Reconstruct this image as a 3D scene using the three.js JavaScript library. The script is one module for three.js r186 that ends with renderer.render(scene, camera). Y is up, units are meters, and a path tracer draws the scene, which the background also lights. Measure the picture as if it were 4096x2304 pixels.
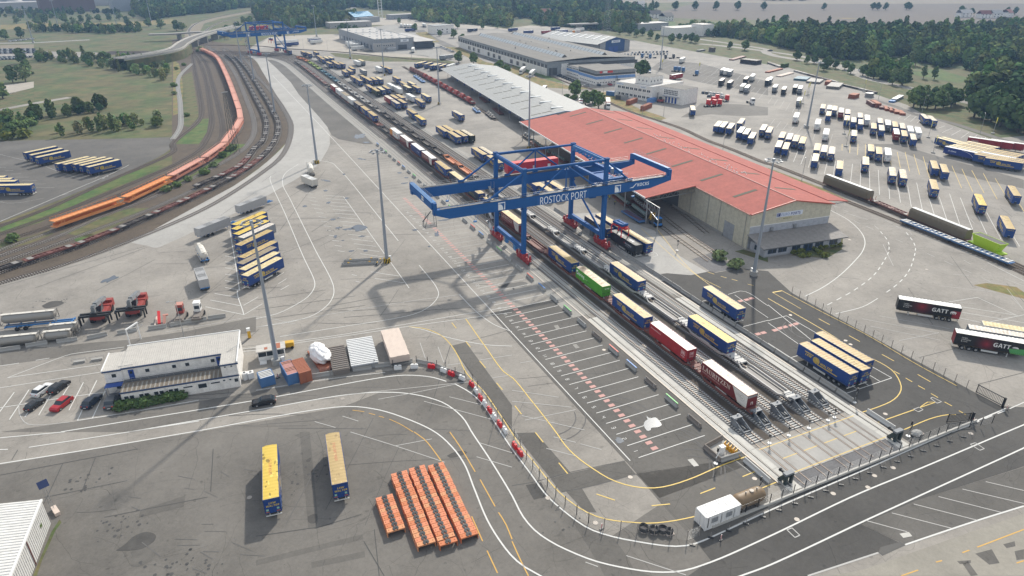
import * as THREE from 'three';
import { mergeGeometries, mergeVertices, toCreasedNormals } from 'three/addons/utils/BufferGeometryUtils.js';
import { RoundedBoxGeometry } from 'three/addons/geometries/RoundedBoxGeometry.js';

// x runs across the railway, -z runs along it away from the camera, y is up; metres
const scene = new THREE.Scene();
const camera = new THREE.PerspectiveCamera(46.52, 16 / 9, 1, 9000);
camera.position.set(0, 79.8, 0);
camera.lookAt(0.37775, 79.8 - 0.44030, -0.81460);
scene.add(camera);

// hazy summer sky: pale blue overhead, milky towards the horizon and round the sun
const SUN = new THREE.Vector3(0.545, 0.60, -0.585).normalize();
{
  const W = 512, H = 256, d = new Float32Array(W * H * 4), v = new THREE.Vector3();
  for (let j = 0; j < H; j++) for (let i = 0; i < W; i++) {
    const el = ((j + 0.5) / H - 0.5) * Math.PI, az = ((i + 0.5) / W - 0.5) * 2 * Math.PI;
    v.set(Math.cos(el) * Math.cos(az), Math.sin(el), Math.cos(el) * Math.sin(az));
    const up = Math.max(0, v.y), c = Math.max(0, v.dot(SUN));
    const veil = Math.pow(1 - up, 2.2), glow = 0.45 * Math.pow(c, 6) + 0.8 * Math.pow(c, 40) + 14 * Math.pow(c, 500);
    const k = (j * W + i) * 4;
    d[k] = 0.42 + 0.28 * veil + glow; d[k + 1] = 0.47 + 0.23 * veil + glow * 0.95; d[k + 2] = 0.545 + 0.125 * veil + glow * 0.85; d[k + 3] = 1;
  }
  const sky = new THREE.DataTexture(d, W, H, THREE.RGBAFormat, THREE.FloatType);
  sky.mapping = THREE.EquirectangularReflectionMapping; sky.magFilter = THREE.LinearFilter; sky.needsUpdate = true;
  scene.background = sky; scene.environment = sky;
}
const sun = new THREE.DirectionalLight(new THREE.Color(1, 0.935, 0.83), 3.1);
sun.position.copy(SUN).multiplyScalar(900).add(new THREE.Vector3(90, 0, -250));
sun.target.position.set(90, 0, -250);
sun.castShadow = true; sun.shadow.radius = 3; sun.shadow.mapSize.set(4096, 4096);
Object.assign(sun.shadow.camera, { left: -600, right: 600, top: 600, bottom: -600, near: 10, far: 2500 });
scene.add(sun, sun.target);
scene.fog = new THREE.FogExp2(0x8fb2dc, 0.00018);

const renderer = new THREE.WebGLRenderer({ antialias: true });
renderer.toneMapping = THREE.LinearToneMapping;
renderer.toneMappingExposure = 1.38;
renderer.shadowMap.enabled = true;

// ---------- helpers ----------
let seed=7;
const rnd=()=>{seed=(seed*1664525 + 1013904223) >>> 0;return seed/4294967296;};
const rr=(a,b)=>a + (b - a)*rnd();
const pick=(a)=>a[Math.floor(rnd()*a.length)];
const lin=(r,g,b)=>new THREE.Color().setRGB(r,g,b);
const names={};
function numbered(n) {const k=names[n]=(names[n] ?? -1) + 1;return k?n + '_' + String(k).padStart(3,'0') : n;}
const M={};
function mat(key,color,rough=0.8,metal=0,extra={}) {
  const m=new THREE.MeshStandardMaterial({color: Array.isArray(color)?lin(...color) : new THREE.Color(color),roughness: rough,metalness: metal,...extra});
  m.name=key;M[key]=m;return m;
}
function shade(o) {o.castShadow=true;o.receiveShadow=true;return o;}
function bx(w,h,d,x=0,y=0,z=0,ry=0) {         // y is the underside
  const g=new THREE.BoxGeometry(w,h,d);if (ry) g.rotateY(ry);g.translate(x,y + h/2,z);return g;
}
function cyl(r0,r1,h,x=0,y=0,z=0,n=12) {const g=new THREE.CylinderGeometry(r1,r0,h,n);g.translate(x,y + h/2,z);return g;}
function cylX(r,len,x,y,z,n=14) {const g=new THREE.CylinderGeometry(r,r,len,n);g.rotateZ(Math.PI/2);g.translate(x,y,z);return g;}
function cylZ(r,len,x,y,z,n=14) {const g=new THREE.CylinderGeometry(r,r,len,n);g.rotateX(Math.PI/2);g.translate(x,y,z);return g;}
function bar(a,b,r,n=6) {                                  // a rod between two points
  const A=new THREE.Vector3(...a),B=new THREE.Vector3(...b),L=A.distanceTo(B),g=new THREE.CylinderGeometry(r,r,L,n,1);
  g.applyQuaternion(new THREE.Quaternion().setFromUnitVectors(new THREE.Vector3(0,1,0),B.clone().sub(A).normalize()));
  const c=A.add(B).multiplyScalar(0.5);g.translate(c.x,c.y,c.z);return g;
}
function beam(a,b,w,h) {                                     // a box-section bar between two points
  const A=new THREE.Vector3(...a),B=new THREE.Vector3(...b),L=A.distanceTo(B),g=new THREE.BoxGeometry(w,h,L);
  const m=new THREE.Matrix4().lookAt(A,B,Math.abs(B.y - A.y)>0.95*L?new THREE.Vector3(0,0,1) : new THREE.Vector3(0,1,0));g.applyMatrix4(m);
  const c=A.add(B).multiplyScalar(0.5);g.translate(c.x,c.y,c.z);return g;
}
function joined(gs) {
  gs=(Array.isArray(gs)?gs : [gs]).map((g)=>{const q=g.index?g.toNonIndexed() : g;for (const k of Object.keys(q.attributes)) if (!['position','normal','uv'].includes(k)) q.deleteAttribute(k);if (!q.attributes.uv) q.setAttribute('uv',new THREE.BufferAttribute(new Float32Array(q.attributes.position.count*2),2));return q;});
  return gs.length>1?mergeGeometries(gs) : gs[0];
}
function metric(g,s=1) {                                     // uv in metres over s, from the way each face points
  const q=g.index?g.toNonIndexed() : g,p=q.attributes.position,n=q.attributes.normal,uv=new Float32Array(p.count*2);
  for (let i=0;i<p.count;i++) {
    const x=Math.abs(n.getX(i)),y=Math.abs(n.getY(i)),z=Math.abs(n.getZ(i));
    const a=y>x&&y>z?[p.getX(i),p.getZ(i)] : x>z?[p.getZ(i),p.getY(i)] : [p.getX(i),p.getY(i)];
    uv[2*i]=a[0]/s;uv[2*i + 1]=a[1]/s;
 }
  q.setAttribute('uv',new THREE.BufferAttribute(uv,2));return q;
}
function obj(name,gs,m,parent=scene) {
  const o=shade(new THREE.Mesh(joined(gs),m));o.name=parent===scene?numbered(name) : name;parent.add(o);return o;
}
function share(name,g,m,parent) {const o=shade(new THREE.Mesh(g,m));o.name=name;parent.add(o);return o;}
function tag(o,label,category,group) {o.userData.label=label;o.userData.category=category;if (group) o.userData.group=group;return o;}
function thing(name,label,category,at=[0,0,0],turn=0,group) {
  const o=new THREE.Group();o.name=numbered(name);scene.add(o);
  o.position.set(...at);o.rotation.y=turn;return tag(o,label,category,group);
}
function struct(name,gs,m,parent=scene) {const o=obj(name,gs,m,parent);if (parent===scene) o.userData.kind='structure';return o;}
function dup(root,at,turn,label,group) {
  const r=root.clone();r.name=numbered(root.userData.base ?? root.name.replace(/_\d{3}$/,''));scene.add(r);r.position.set(...at);r.rotation.y=turn;
  r.userData={...root.userData};if (label) r.userData.label=label;if (group) r.userData.group=group;return r;
}
const sub2=(a,b)=>[a[0] - b[0],a[1] - b[1]],len2=(a)=>Math.hypot(a[0],a[1]);
const heading=(a,b)=>Math.atan2(-(b[0] - a[0]),-(b[1] - a[1]));   // turn about y that sends local -z from a to b
const mid=(a,b)=>[(a[0] + b[0])/2,(a[1] + b[1])/2],lerp2=(a,b,t)=>[a[0] + (b[0] - a[0])*t,a[1] + (b[1] - a[1])*t];
function flatGeo(pts,y,s=80) {                              // a level polygon
  const c=pts.map((p)=>new THREE.Vector2(p[0],p[1]));if (THREE.ShapeUtils.area(c)<0) c.reverse();
  const t=THREE.ShapeUtils.triangulateShape(c,[]),pos=[],uv=[],nor=[];
  for (const f of t) for (const i of [f[0],f[2],f[1]]) {pos.push(c[i].x,y,c[i].y);uv.push(c[i].x/s,c[i].y/s);nor.push(0,1,0);}
  const g=new THREE.BufferGeometry();g.setAttribute('position',new THREE.Float32BufferAttribute(pos,3));g.setAttribute('normal',new THREE.Float32BufferAttribute(nor,3));g.setAttribute('uv',new THREE.Float32BufferAttribute(uv,2));return g;
}
function smooth(pts,step=2) {                                // a curve through points, sampled every step metres
  if (pts.length<3) return pts;
  const c=new THREE.CatmullRomCurve3(pts.map((p)=>new THREE.Vector3(p[0],0,p[1])),false,'centripetal');
  return c.getSpacedPoints(Math.max(2,Math.ceil(c.getLength()/step))).map((p)=>[p.x,p.z]);
}
function offset(pts,d) {                                       // a line beside a line
  return pts.map((p,i)=>{const a=pts[Math.max(0,i - 1)],b=pts[Math.min(pts.length - 1,i + 1)],t=sub2(b,a),l=len2(t) || 1;return [p[0] - t[1]/l*d,p[1] + t[0]/l*d];});
}
function ribbonGeo(pts,w,y,s=80) {
  const a=offset(pts,w/2),b=offset(pts,-w/2),pos=[],uv=[],nor=[];
  for (let i=0;i + 1<pts.length;i++) for (const p of [a[i],b[i + 1],b[i],a[i],a[i + 1],b[i + 1]]) {pos.push(p[0],y,p[1]);uv.push(p[0]/s,p[1]/s);nor.push(0,1,0);}
  const g=new THREE.BufferGeometry();g.setAttribute('position',new THREE.Float32BufferAttribute(pos,3));g.setAttribute('normal',new THREE.Float32BufferAttribute(nor,3));g.setAttribute('uv',new THREE.Float32BufferAttribute(uv,2));
  // keep every face looking up
  const q=g.attributes.position;for (let i=0;i<q.count;i += 3) {const ax=q.getX(i + 1) - q.getX(i),az=q.getZ(i + 1) - q.getZ(i),bx_=q.getX(i + 2) - q.getX(i),bz=q.getZ(i + 2) - q.getZ(i);if (az*bx_ - ax*bz<0) for (const at of [q,g.attributes.uv]) {const n=at.itemSize;for (let k=0;k<n;k++) {const t=at.array[(i + 1)*n + k];at.array[(i + 1)*n + k]=at.array[(i + 2)*n + k];at.array[(i + 2)*n + k]=t;}}}
  return g;
}
function walk(pts,step,from=0) {                            // points every step metres with their direction
  const out=[];let next=from,run=0;
  for (let i=0;i + 1<pts.length;i++) {const d=sub2(pts[i + 1],pts[i]),l=len2(d);while (next <= run + l + 1e-6) {const t=(next - run)/l;out.push([pts[i][0] + d[0]*t,pts[i][1] + d[1]*t,Math.atan2(-d[0],-d[1]),next]);next += step;} run += l;}
  return out;
}
const pathLen=(p)=>p.reduce((s,q,i)=>i?s + len2(sub2(q,p[i - 1])) : 0,0);
function cut(pts,from,to) {                                   // the piece of a line between two lengths
  const out=[];let run=0;const at=(i,s)=>lerp2(pts[i],pts[i + 1],s);
  for (let i=0;i + 1<pts.length;i++) {const l=len2(sub2(pts[i + 1],pts[i]));if (run + l>from&&run<to) {if (run <= from) out.push(at(i,(from - run)/l));else if (!out.length) out.push(pts[i]);if (run + l >= to) {out.push(at(i,(to - run)/l));break;} out.push(pts[i + 1]);} run += l;}
  return out;
}
const ord=(n)=>n + (['th','st','nd','rd'][n % 100>10&&n % 100<14?0 : n % 10] ?? 'th');

// ---------- procedural grain ----------
function hash(i,j,k) {let h=(i*374761393 + j*668265263 + k*2147483647) | 0;h=Math.imul(h ^ (h >>> 13),1274126177);return ((h ^ (h >>> 16)) >>> 0)/4294967296;}
function noiseGrid(N,cells,k) {                               // smooth noise that repeats
  const out=new Float32Array(N*N),t=new Float32Array(cells*cells);for (let i=0;i<t.length;i++) t[i]=hash(i % cells,(i/cells) | 0,k);
  const s=cells/N;
  for (let y=0;y<N;y++) {const fy=y*s,y0=fy | 0,dy=fy - y0,wy=dy*dy*(3 - 2*dy),r0=(y0 % cells)*cells,r1=((y0 + 1) % cells)*cells;
    for (let x=0;x<N;x++) {const fx=x*s,x0=fx | 0,dx=fx - x0,wx=dx*dx*(3 - 2*dx),a=x0 % cells,b=(x0 + 1) % cells;
      const p=t[r0 + a] + (t[r0 + b] - t[r0 + a])*wx,q=t[r1 + a] + (t[r1 + b] - t[r1 + a])*wx;out[y*N + x]=p + (q - p)*wy;}}
  return out;
}
function fbm(N,cells,amps,k=1) {const out=new Float32Array(N*N);amps.forEach((a,i)=>{const c=Math.min(N,cells << i),g=noiseGrid(N,c,k + i*17);for (let j=0;j<out.length;j++) out[j] += a*(g[j] - 0.5);});return out;}
const toS=(v)=>v <= 0.0031308?v*12.92 : 1.055*Math.pow(v,1/2.4) - 0.055;
function grainTex(N,f) {                                       // f(index) gives linear rgb
  const d=new Uint8Array(N*N*4);for (let i=0;i<N*N;i++) {const c=f(i);for (let k=0;k<3;k++) d[i*4 + k]=Math.max(0,Math.min(255,Math.round(toS(Math.max(0,Math.min(1,c[k])))*255)));d[i*4 + 3]=255;}
  const t=new THREE.DataTexture(d,N,N);t.colorSpace=THREE.SRGBColorSpace;t.wrapS=t.wrapT=THREE.RepeatWrapping;t.magFilter=THREE.LinearFilter;t.minFilter=THREE.LinearMipmapLinearFilter;t.generateMipmaps=true;t.needsUpdate=true;return t;
}
function canvasTex(w,h,draw) {
  const c=document.createElement('canvas');c.width=w;c.height=h;const x=c.getContext('2d');draw(x,w,h);
  const t=new THREE.CanvasTexture(c);t.colorSpace=THREE.SRGBColorSpace;t.anisotropy=8;return t;
}
// ---------- ground materials ----------
const NA=2048,fA=fbm(NA,5,[0.20,0.15,0.11,0.08,0.07,0.07,0.09],3),fS=fbm(NA,40,[0.5,0.5,0.6],91),fF=fbm(NA,512,[0.5,0.6],55);
const cracks=new Float32Array(NA*NA);
for (let k=0;k<280;k++) {                                  // hairline cracks and sealed joints
  let x=rnd()*NA,y=rnd()*NA,a=rnd()<0.6?pick([0,Math.PI/2]) + rr(-0.15,0.15) : rnd()*6.28;const n=rr(60,420),dk=rr(0.15,0.6),wob=rr(0.05,0.3);
  for (let i=0;i<n;i++) {a += rr(-wob,wob)*0.5;x += Math.cos(a);y += Math.sin(a);const q=((Math.floor(y) + NA*4) % NA)*NA + (Math.floor(x) + NA*4) % NA;cracks[q]=Math.max(cracks[q],dk);if (k % 3===0) cracks[(q + 1) % (NA*NA)]=Math.max(cracks[(q + 1) % (NA*NA)],dk*0.8);}
}
for (let k=0;k<150;k++) {                                   // oil spots
  const cx=rnd()*NA,cy=rnd()*NA,r=rr(2,10),e=rr(0.5,2);for (let dy=-2*r;dy<2*r;dy++) for (let dx=-2*r;dx<2*r;dx++) if (dx*dx/e + dy*dy*e<r*r*rr(0.6,1)) {const q=((Math.floor(cy + dy) + NA) % NA)*NA + (Math.floor(cx + dx) + NA) % NA;cracks[q]=Math.max(cracks[q],rr(0.1,0.35));}
}
const asphaltMap=grainTex(NA,(i)=>{let v=0.72*(1 + 1.25*fA[i] + 0.16*fF[i]);if (fS[i]>0.42) v *= 1 - (fS[i] - 0.42)*1.3;v *= 1 - cracks[i];return [v,v*0.975,v*0.94];});
const NC=1024,fC=fbm(NC,6,[0.3,0.25,0.2,0.15,0.15,0.15],23),fC2=fbm(NC,160,[0.6,0.6],77);
const concreteMap=grainTex(NC,(i)=>{const v=0.8*(1 + 0.42*fC[i] + 0.12*fC2[i]);return [v,v*0.985,v*0.955];});
const gravelMap=grainTex(NC,(i)=>{const v=0.55*(1 + 0.7*fC[i] + 0.9*fC2[i]);return [v,v*0.96,v*0.92];});
const fG=fbm(NC,7,[0.5,0.4,0.3,0.2,0.2,0.25],41),fG2=fbm(NC,5,[0.8,0.5,0.3],67);
const grassMap=grainTex(NC,(i)=>{const d=Math.max(0,Math.min(1,0.5 + fG2[i]*1.5)),v=1 + 0.6*fG[i] + 0.35*fC2[i];return [(0.30 + 0.25*d)*v,(0.42 + 0.06*d)*v,(0.16 + 0.10*d)*v];});
const fieldMap=grainTex(NC,(i)=>{const v=0.7*(1 + 0.25*fG[i] + 0.18*fC2[i]);return [v,v*0.93,v*0.82];});
const gm=(key,c,map,rough=0.9)=>mat(key,c,rough,0,{map});
gm('asphalt',[0.362,0.342,0.315],asphaltMap,0.88);
gm('asphaltDark',[0.155,0.148,0.138],asphaltMap,0.9);
gm('asphaltMid',[0.197,0.187,0.173],asphaltMap,0.9);
gm('asphaltNew',[0.102,0.099,0.095],asphaltMap,0.92);
gm('concreteLight',[0.44,0.43,0.415],concreteMap,0.85);
gm('concreteWhite',[0.62,0.61,0.58],concreteMap,0.85);
gm('concreteOld',[0.36,0.35,0.33],concreteMap,0.9);
gm('slab',[0.34,0.32,0.28],concreteMap,0.85);
gm('gravelBrown',[0.165,0.13,0.095],gravelMap,0.95);
gm('ballast',[0.27,0.275,0.29],gravelMap,0.95);
gm('laneBrown',[0.12,0.10,0.08],gravelMap,0.9);
gm('grass',[0.22,0.22,0.17],grassMap,0.95);
gm('grassFresh',[0.17,0.25,0.12],grassMap,0.95);
gm('grassDry',[0.42,0.33,0.24],grassMap,0.95);
gm('fieldBrown',[0.17,0.145,0.125],fieldMap,0.95);
gm('fieldPale',[0.30,0.27,0.215],fieldMap,0.95);
gm('sandy',[0.47,0.43,0.375],concreteMap,0.95);
mat('paintWhite',[0.62,0.615,0.59],0.75);mat('paintWorn',[0.44,0.43,0.41],0.8);mat('paintYellow',[0.62,0.43,0.08],0.6);mat('paintPink',[0.50,0.27,0.24],0.75);mat('paintOrange',[0.58,0.33,0.06],0.65);
mat('water',[0.085,0.10,0.125],0.04);mat('tar',[0.028,0.027,0.026],0.6);

// ---------- the setting's ground ----------
const terrain=struct('terrain',flatGeo([[-5000,3000],[7000,3000],[7000,-9000],[-5000,-9000]],-0.06,60),M.grass);
const leftEdge=[[-57.6,-208.1],[-46.1,-213.4],[-29.6,-225.3],[-23.1,-231.4],[-8.5,-251.8],[9.7,-279.6],[25.7,-311.3],[41.5,-353.7],[46.3,-381.8],[48,-428.9],[49.7,-487.7],[52.9,-584.4],[54.8,-661.2],[49.7,-709.7]];
const yardPts=[[-260,-150],...smooth(leftEdge,12),...[[69.7,-791.9],[90.2,-854.4],[130.6,-864.1],[167,-860.1],[190.4,-858.5],[206.5,-922.4],[268.3,-958.8],[302.9,-901.2],[380,-819.5]],...[[401.6,-847.5],[460.8,-796.9],[447.7,-616.6],[446.1,-534.1],[445.2,-445.6]],...[[461,-462.1],[421.9,-353],[407,-307.8],[394.5,-276.7],[374.8,-249.2],[354.6,-200.4]],[420,-190],[600,-60],[600,120],[-260,120]];
const yard=struct('yard_pavement',flatGeo(yardPts,0),M.asphalt);
function patch(name,pts,m,lift=0,s=80) {return struct(name,flatGeo(pts,0.005 + lift*0.005,s),m);}
const rect=(u0,u1,v0,v1)=>[[u0,-v0],[u1,-v0],[u1,-v1],[u0,-v1]];

// railway land on the left, seen between the tracks as brown gravel with weeds
struct('railway_bed',flatGeo([...[[-69.5,-202.5],[-57.6,-208.1],[-46.1,-213.4],[-29.6,-225.3],[-23.1,-231.4],[-8.5,-251.8],[9.7,-279.6],[25.7,-311.3],[41.5,-353.7],[46.3,-381.8],[48,-428.9],[49.7,-487.7],[52.9,-584.4],[54.8,-661.2],[49.7,-709.7],[85.2,-738.2],[65.1,-762.5],[38.3,-814.7],[5.4,-902.2]],...[[-10.2,-871.9],[-13.6,-388.8],[-14.1,-315.7],[-33,-292.5],[-50.7,-272.8],[-67.1,-265],[-80.7,-252.6]]],-0.02,25),M.gravelBrown);
struct('parking_area',flatGeo([[-78.2,-255.1],[-67.4,-266.3],[-52.1,-285],[-41.7,-300.5],[-29.8,-317.7],[-19.3,-335.8],[-13.8,-351.2],[-13.6,-374.6],[-46.3,-385.2],[-72.8,-395.7],[-90.1,-401.1],[-110.2,-406]],-0.01),M.asphaltDark);
for (const [pts,m] of [
  [[[-66.6,-261.5],[-65.3,-254],[-55.1,-260.3],[-47.8,-273.6],[-39.4,-287.2],[-26.4,-305.5],[-17.6,-320.1],[-20.7,-321.5],[-33.8,-308.9],[-43.1,-293],[-51.7,-281.5],[-59.1,-268.6]],'grassFresh'],
  [[[-47.9,-246.8],[-38.6,-237.8],[-33.4,-243.1],[-21.9,-261.6],[-28.3,-263.4],[-37.4,-259.7],[-42.7,-251.4]],'grass'],
  [[[-17.5,-281.1],[-13.6,-284.8],[-4.3,-295.2],[9.2,-324.7],[18.7,-344.3],[12.2,-347.3],[2.6,-318.5],[-8,-296.9],[-15.4,-287.1]],'grassFresh'],
  [[[-63.9,-245.8],[-56.1,-246.8],[-51.2,-251.3],[-49.5,-246.6],[-55.1,-239.9],[-62.5,-237.2]],'grass'],
  [[[-43.2,-238.9],[-39,-241.8],[-35.3,-237.2],[-38.3,-233],[-41.6,-233.6]],'grassFresh'],
  [[[-13.4,-359.2],[-5.6,-390.1],[1.1,-413.8],[5.3,-414.7],[2.6,-378.9],[-2.1,-354]],'grassFresh'],
  [[[-10.8,-691.6],[-6.4,-661.7],[-5.4,-589.1],[-5.8,-501.2],[-7.5,-438.6],[-12.8,-431.9]],'grassDry'],
  [[[-4.7,-588.8],[2.1,-608],[1.4,-518.6],[0.8,-447.5],[0.3,-419.9],[-5.5,-395.2],[-8.2,-401.7]],'grass'],
  [[[10.2,-789.9],[17.9,-795.9],[21.8,-739.4],[19.8,-715.5],[12.2,-743.8]],'grass'],
  [[[-114.9,-547.8],[-99.7,-574.2],[-91.5,-514.4],[-105.1,-490.2]],'grass'],[[[-104,-483.4],[-89.5,-499.4],[-86.2,-475.1],[-98.1,-448.7]],'grass'],
  [[[-122.6,-593.8],[-103.8,-604],[-99.7,-574.2],[-110.2,-549.7],[-114.9,-547.8]],'sandy'],
  [[[-172.4,-889.1],[-142.1,-885.1],[-135.8,-838.9],[-165.5,-848.2]],'fieldPale'],
  [[[-221,-1177.1],[-184.5,-1195.2],[-137.1,-1155.5],[-51.3,-1161.2],[-7,-1190],[-7.7,-1095.5],[-72.3,-1075.2],[-170,-1089.4],[-206.6,-1091.5]],'grassDry'],
]) struct('grass_strip',flatGeo(pts,-0.008,18),M[m]);
struct('access_road',ribbonGeo([[-114.8,-489.9],[-105.4,-491.9],[-90.5,-506.8],[-72.8,-520.6]],6,-0.003),M.asphalt);
struct('access_road',ribbonGeo([[-167.7,-814.7],[-158.4,-806.2],[-128.9,-788.5],[-80.6,-754.1]],42,-0.004),M.asphalt);
struct('access_road',ribbonGeo([[-184.7,-909.9],[-176.1,-911.1],[-144.4,-901.5],[-93.2,-910.4]],10,-0.003),M.concreteOld);

// paved areas inside the yard
patch('concrete_apron',[...[[-26.6,-227.6],[-21.5,-222.1],[-19.6,-219.2],[-18.1,-219.6],[13.3,-250.1]],...[[13.4,-251.5],[24.1,-265.9],[35.1,-280],[41.7,-290],[46.1,-300.2],[51.9,-316.5],[55.2,-327.4]],...[[59,-347.9],[61.2,-364.3],[62,-391.3],[62.4,-425.6],[62.9,-469.4],[65.4,-520.7],[65.5,-602.5],[64.8,-656.5],[59.5,-685.2]],...smooth(leftEdge,12).slice(8).reverse().filter((p,i)=>i>0&&p[1]<-232)],M.concreteLight);
patch('asphalt_strip',[[64.8,-656.5],[65.5,-602.5],[65.4,-520.7],[62.9,-469.4],[62.4,-425.6],[62,-391.3],[61.2,-364.3],[59.5,-345.3],[61,-335.4],[69.8,-320.6],[74.1,-318.6],[75.1,-360.4],[77.9,-425.3],[79.3,-500.2],[80.9,-560.1],[83.1,-613.6],[81.5,-641.6]],M.asphaltDark,0);
patch('far_truck_park',[[65.8,-754.6],[90.2,-854.4],[130.6,-864.1],[167,-860.1],[189,-852.5],[164.8,-673.1],[188.2,-645.5],[202.3,-622.9],[200,-593.8],[182.8,-609.1],[147.4,-672.7],[117.3,-712.5],[85.1,-755.1]],M.sandy,0);
patch('asphalt_repair',rect(57.4,77.6,66,137),M.asphaltDark,0);
patch('asphalt_repair',[[57.11,-72.53],[71.78,-69.1],[78.43,-67.18],[78.66,-63.64],[72.11,-56.81],[68.15,-56.5],[56.87,-55.49],[56.78,-57.04],[56.91,-64.83],[57.19,-70.86]],M.asphaltDark,0);
patch('asphalt_lane',[...[[43.22,-126.12],[46.69,-126.23],[46.13,-99.46]],...[[42.46,-91.55],[46.5,-89.84],[47.11,-77.44],[43.31,-77.62],[42.92,-86.94],[42.51,-91.21]],...[[42.15,-94.3]]],M.asphaltDark,1);
patch('asphalt_repair',[[43.29,-77.58],[47.08,-77.4],[57.26,-75.98],[57.12,-72.39],[47.05,-73.27],[43.23,-73.93]],M.asphaltDark,1);
patch('asphalt_repair',[[38.72,-77.97],[41.39,-77.52],[40.95,-74.03],[38.44,-74.34]],M.asphaltNew,2);
patch('asphalt_repair',[[44.17,-73.75],[46.97,-73.3],[46.31,-67.58],[44.68,-68.57]],M.asphaltDark,2);
patch('asphalt_lane',[[42.21,-72.39],[41.26,-59.02],[40.88,-56.48],[46.86,-53.71],[45.44,-55.9],[45.84,-58.31],[45.96,-62.05],[43.28,-65.29],[42,-69.34]],M.asphaltDark,1);
patch('foreground_asphalt',[...[[-51.76,-122.75],[-42.94,-121.44],[-12.06,-116.84],[-0.76,-115.25]],...[[15.34,-113.08],[25.52,-104.22],[32.82,-96.35]],...[[30.93,-77.38],[28.79,-62.09]],...[[-5.14,-73.21],[-36.69,-84.42],[-49.86,-98.56]]],M.asphaltMid,0);
patch('foreground_asphalt',[...[[15.36,-113.18],[23.45,-114.87],[28.85,-111.78],[33.52,-106.78],[35.82,-98.93],[41.06,-102.54],[40.62,-92.73]],...[[40.78,-87.93],[41.13,-74.91],[41.92,-69.85],[43.63,-65.57],[45.79,-62.35],[56.91,-64.83],[56.87,-55.49],[56.66,-52.28],[51.8,-51.42],[46.26,-50.27],[31.15,-57.27],[19.7,-66.3]],...[[25.48,-81.4],[22.22,-93.24],[13.91,-103.83]]],M.asphaltMid,0.4);
patch('road',[...[[-44.77,-132.34],[-31.9,-130],[-23.34,-128.8],[0.33,-125.78]],...[[0.35,-125.97],[14.11,-123.98],[27.52,-121.96],[36.68,-119.01],[41.85,-111.53]],...[[41.06,-102.54],[35.82,-98.93],[33.52,-106.78],[28.85,-111.78],[23.45,-114.87],[16.96,-116.91],[-0.33,-119.37]],...[[-0.39,-118.86],[-22.73,-122.11]]],M.asphaltMid,1);
patch('truck_lane',[[-51.3,-170.9],[-40.6,-164],[-32.6,-162.7],[-24.3,-160.4],[-11.5,-159.1],[3.9,-159.6],[3,-151.8],[-0.9,-152.1],[-22.5,-156.1],[-38,-158.1],[-49.4,-159.8]],M.asphaltMid,0);
patch('asphalt_lane',[[6.37,-108.62],[8.06,-107.83],[5.37,-84.46],[4.61,-83.22],[3.68,-83.54]],M.asphaltDark,2);
patch('asphalt_repair',[[2.96,-76.78],[10.57,-75.5],[10.43,-74.33],[2.84,-75.65]],M.asphaltDark,2);
patch('asphalt_repair',[[-4.37,-80.59],[11.08,-78.89],[10.98,-77.84],[-4.48,-79.54]],M.asphaltDark,2);
patch('asphalt_repair',[[-20.24,-98.92],[-13.54,-99.5],[-13.82,-96.9],[-20.4,-97.22]],M.asphaltDark,2);
const roadNew=patch('road',[...[[56.87,-55.49],[56.66,-52.28],[51.8,-51.42]],...[[48.45,-44.93],[67.98,-44.08],[80.43,-42.89],[80.4,-42.18],[85.27,-42.11],[82.79,-47.87],[95.31,-47.76],[120.04,-45.43],[141.92,-43.83]],...[[159.45,-52.61],[138.07,-56.12]],...[[134.32,-58.19],[134.17,-63.52],[134.38,-83.12],[134.85,-108.42],[134.85,-113.52]],...[[139.25,-126.78]],...[[133.59,-131.67],[125.05,-132.25],[124.19,-133.77],[117.59,-133.87],[112.31,-137.79],[109.87,-138.19]],[107.7,-134],[107.7,-57.4],[78,-57.3],[70,-56.2]],M.asphaltNew,2);
patch('bay_asphalt',[[82.79,-47.87],[95.31,-47.76],[119.91,-45.36],[138.95,-43.94],[127.12,-37.9],[110.11,-39.55],[89.72,-41.76],[85.36,-42.17]],M.asphaltDark,3);
patch('quay_slabs',[[70.33,-42.82],[75.7,-41.57],[108.41,-38.54],[127.56,-36.64],[106.46,-26.07]],M.slab,3,40);
for (const p of [[[93.33,-36.6],[96.41,-36.1],[94.87,-33.96],[93.2,-34.43]],[[89.78,-36.12],[90.97,-36.17],[89.85,-33.94],[88.78,-34.26]],[[98.94,-35.98],[101.12,-35.61],[100.26,-34.95],[98.64,-35.28]],[[89.51,-36.84],[91.55,-36.1],[91.02,-35.74],[89.38,-36.3]],[[99.14,-34.42],[100.84,-34.05],[98.89,-32.9],[97.69,-33.25]]]) patch('asphalt_patch',p,M.asphaltDark,4);
patch('asphalt_patch',[[80.43,-42.89],[80.4,-42.18],[85.27,-42.11],[85.19,-42.89],[81.52,-43.42]],M.tar,4);
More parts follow.
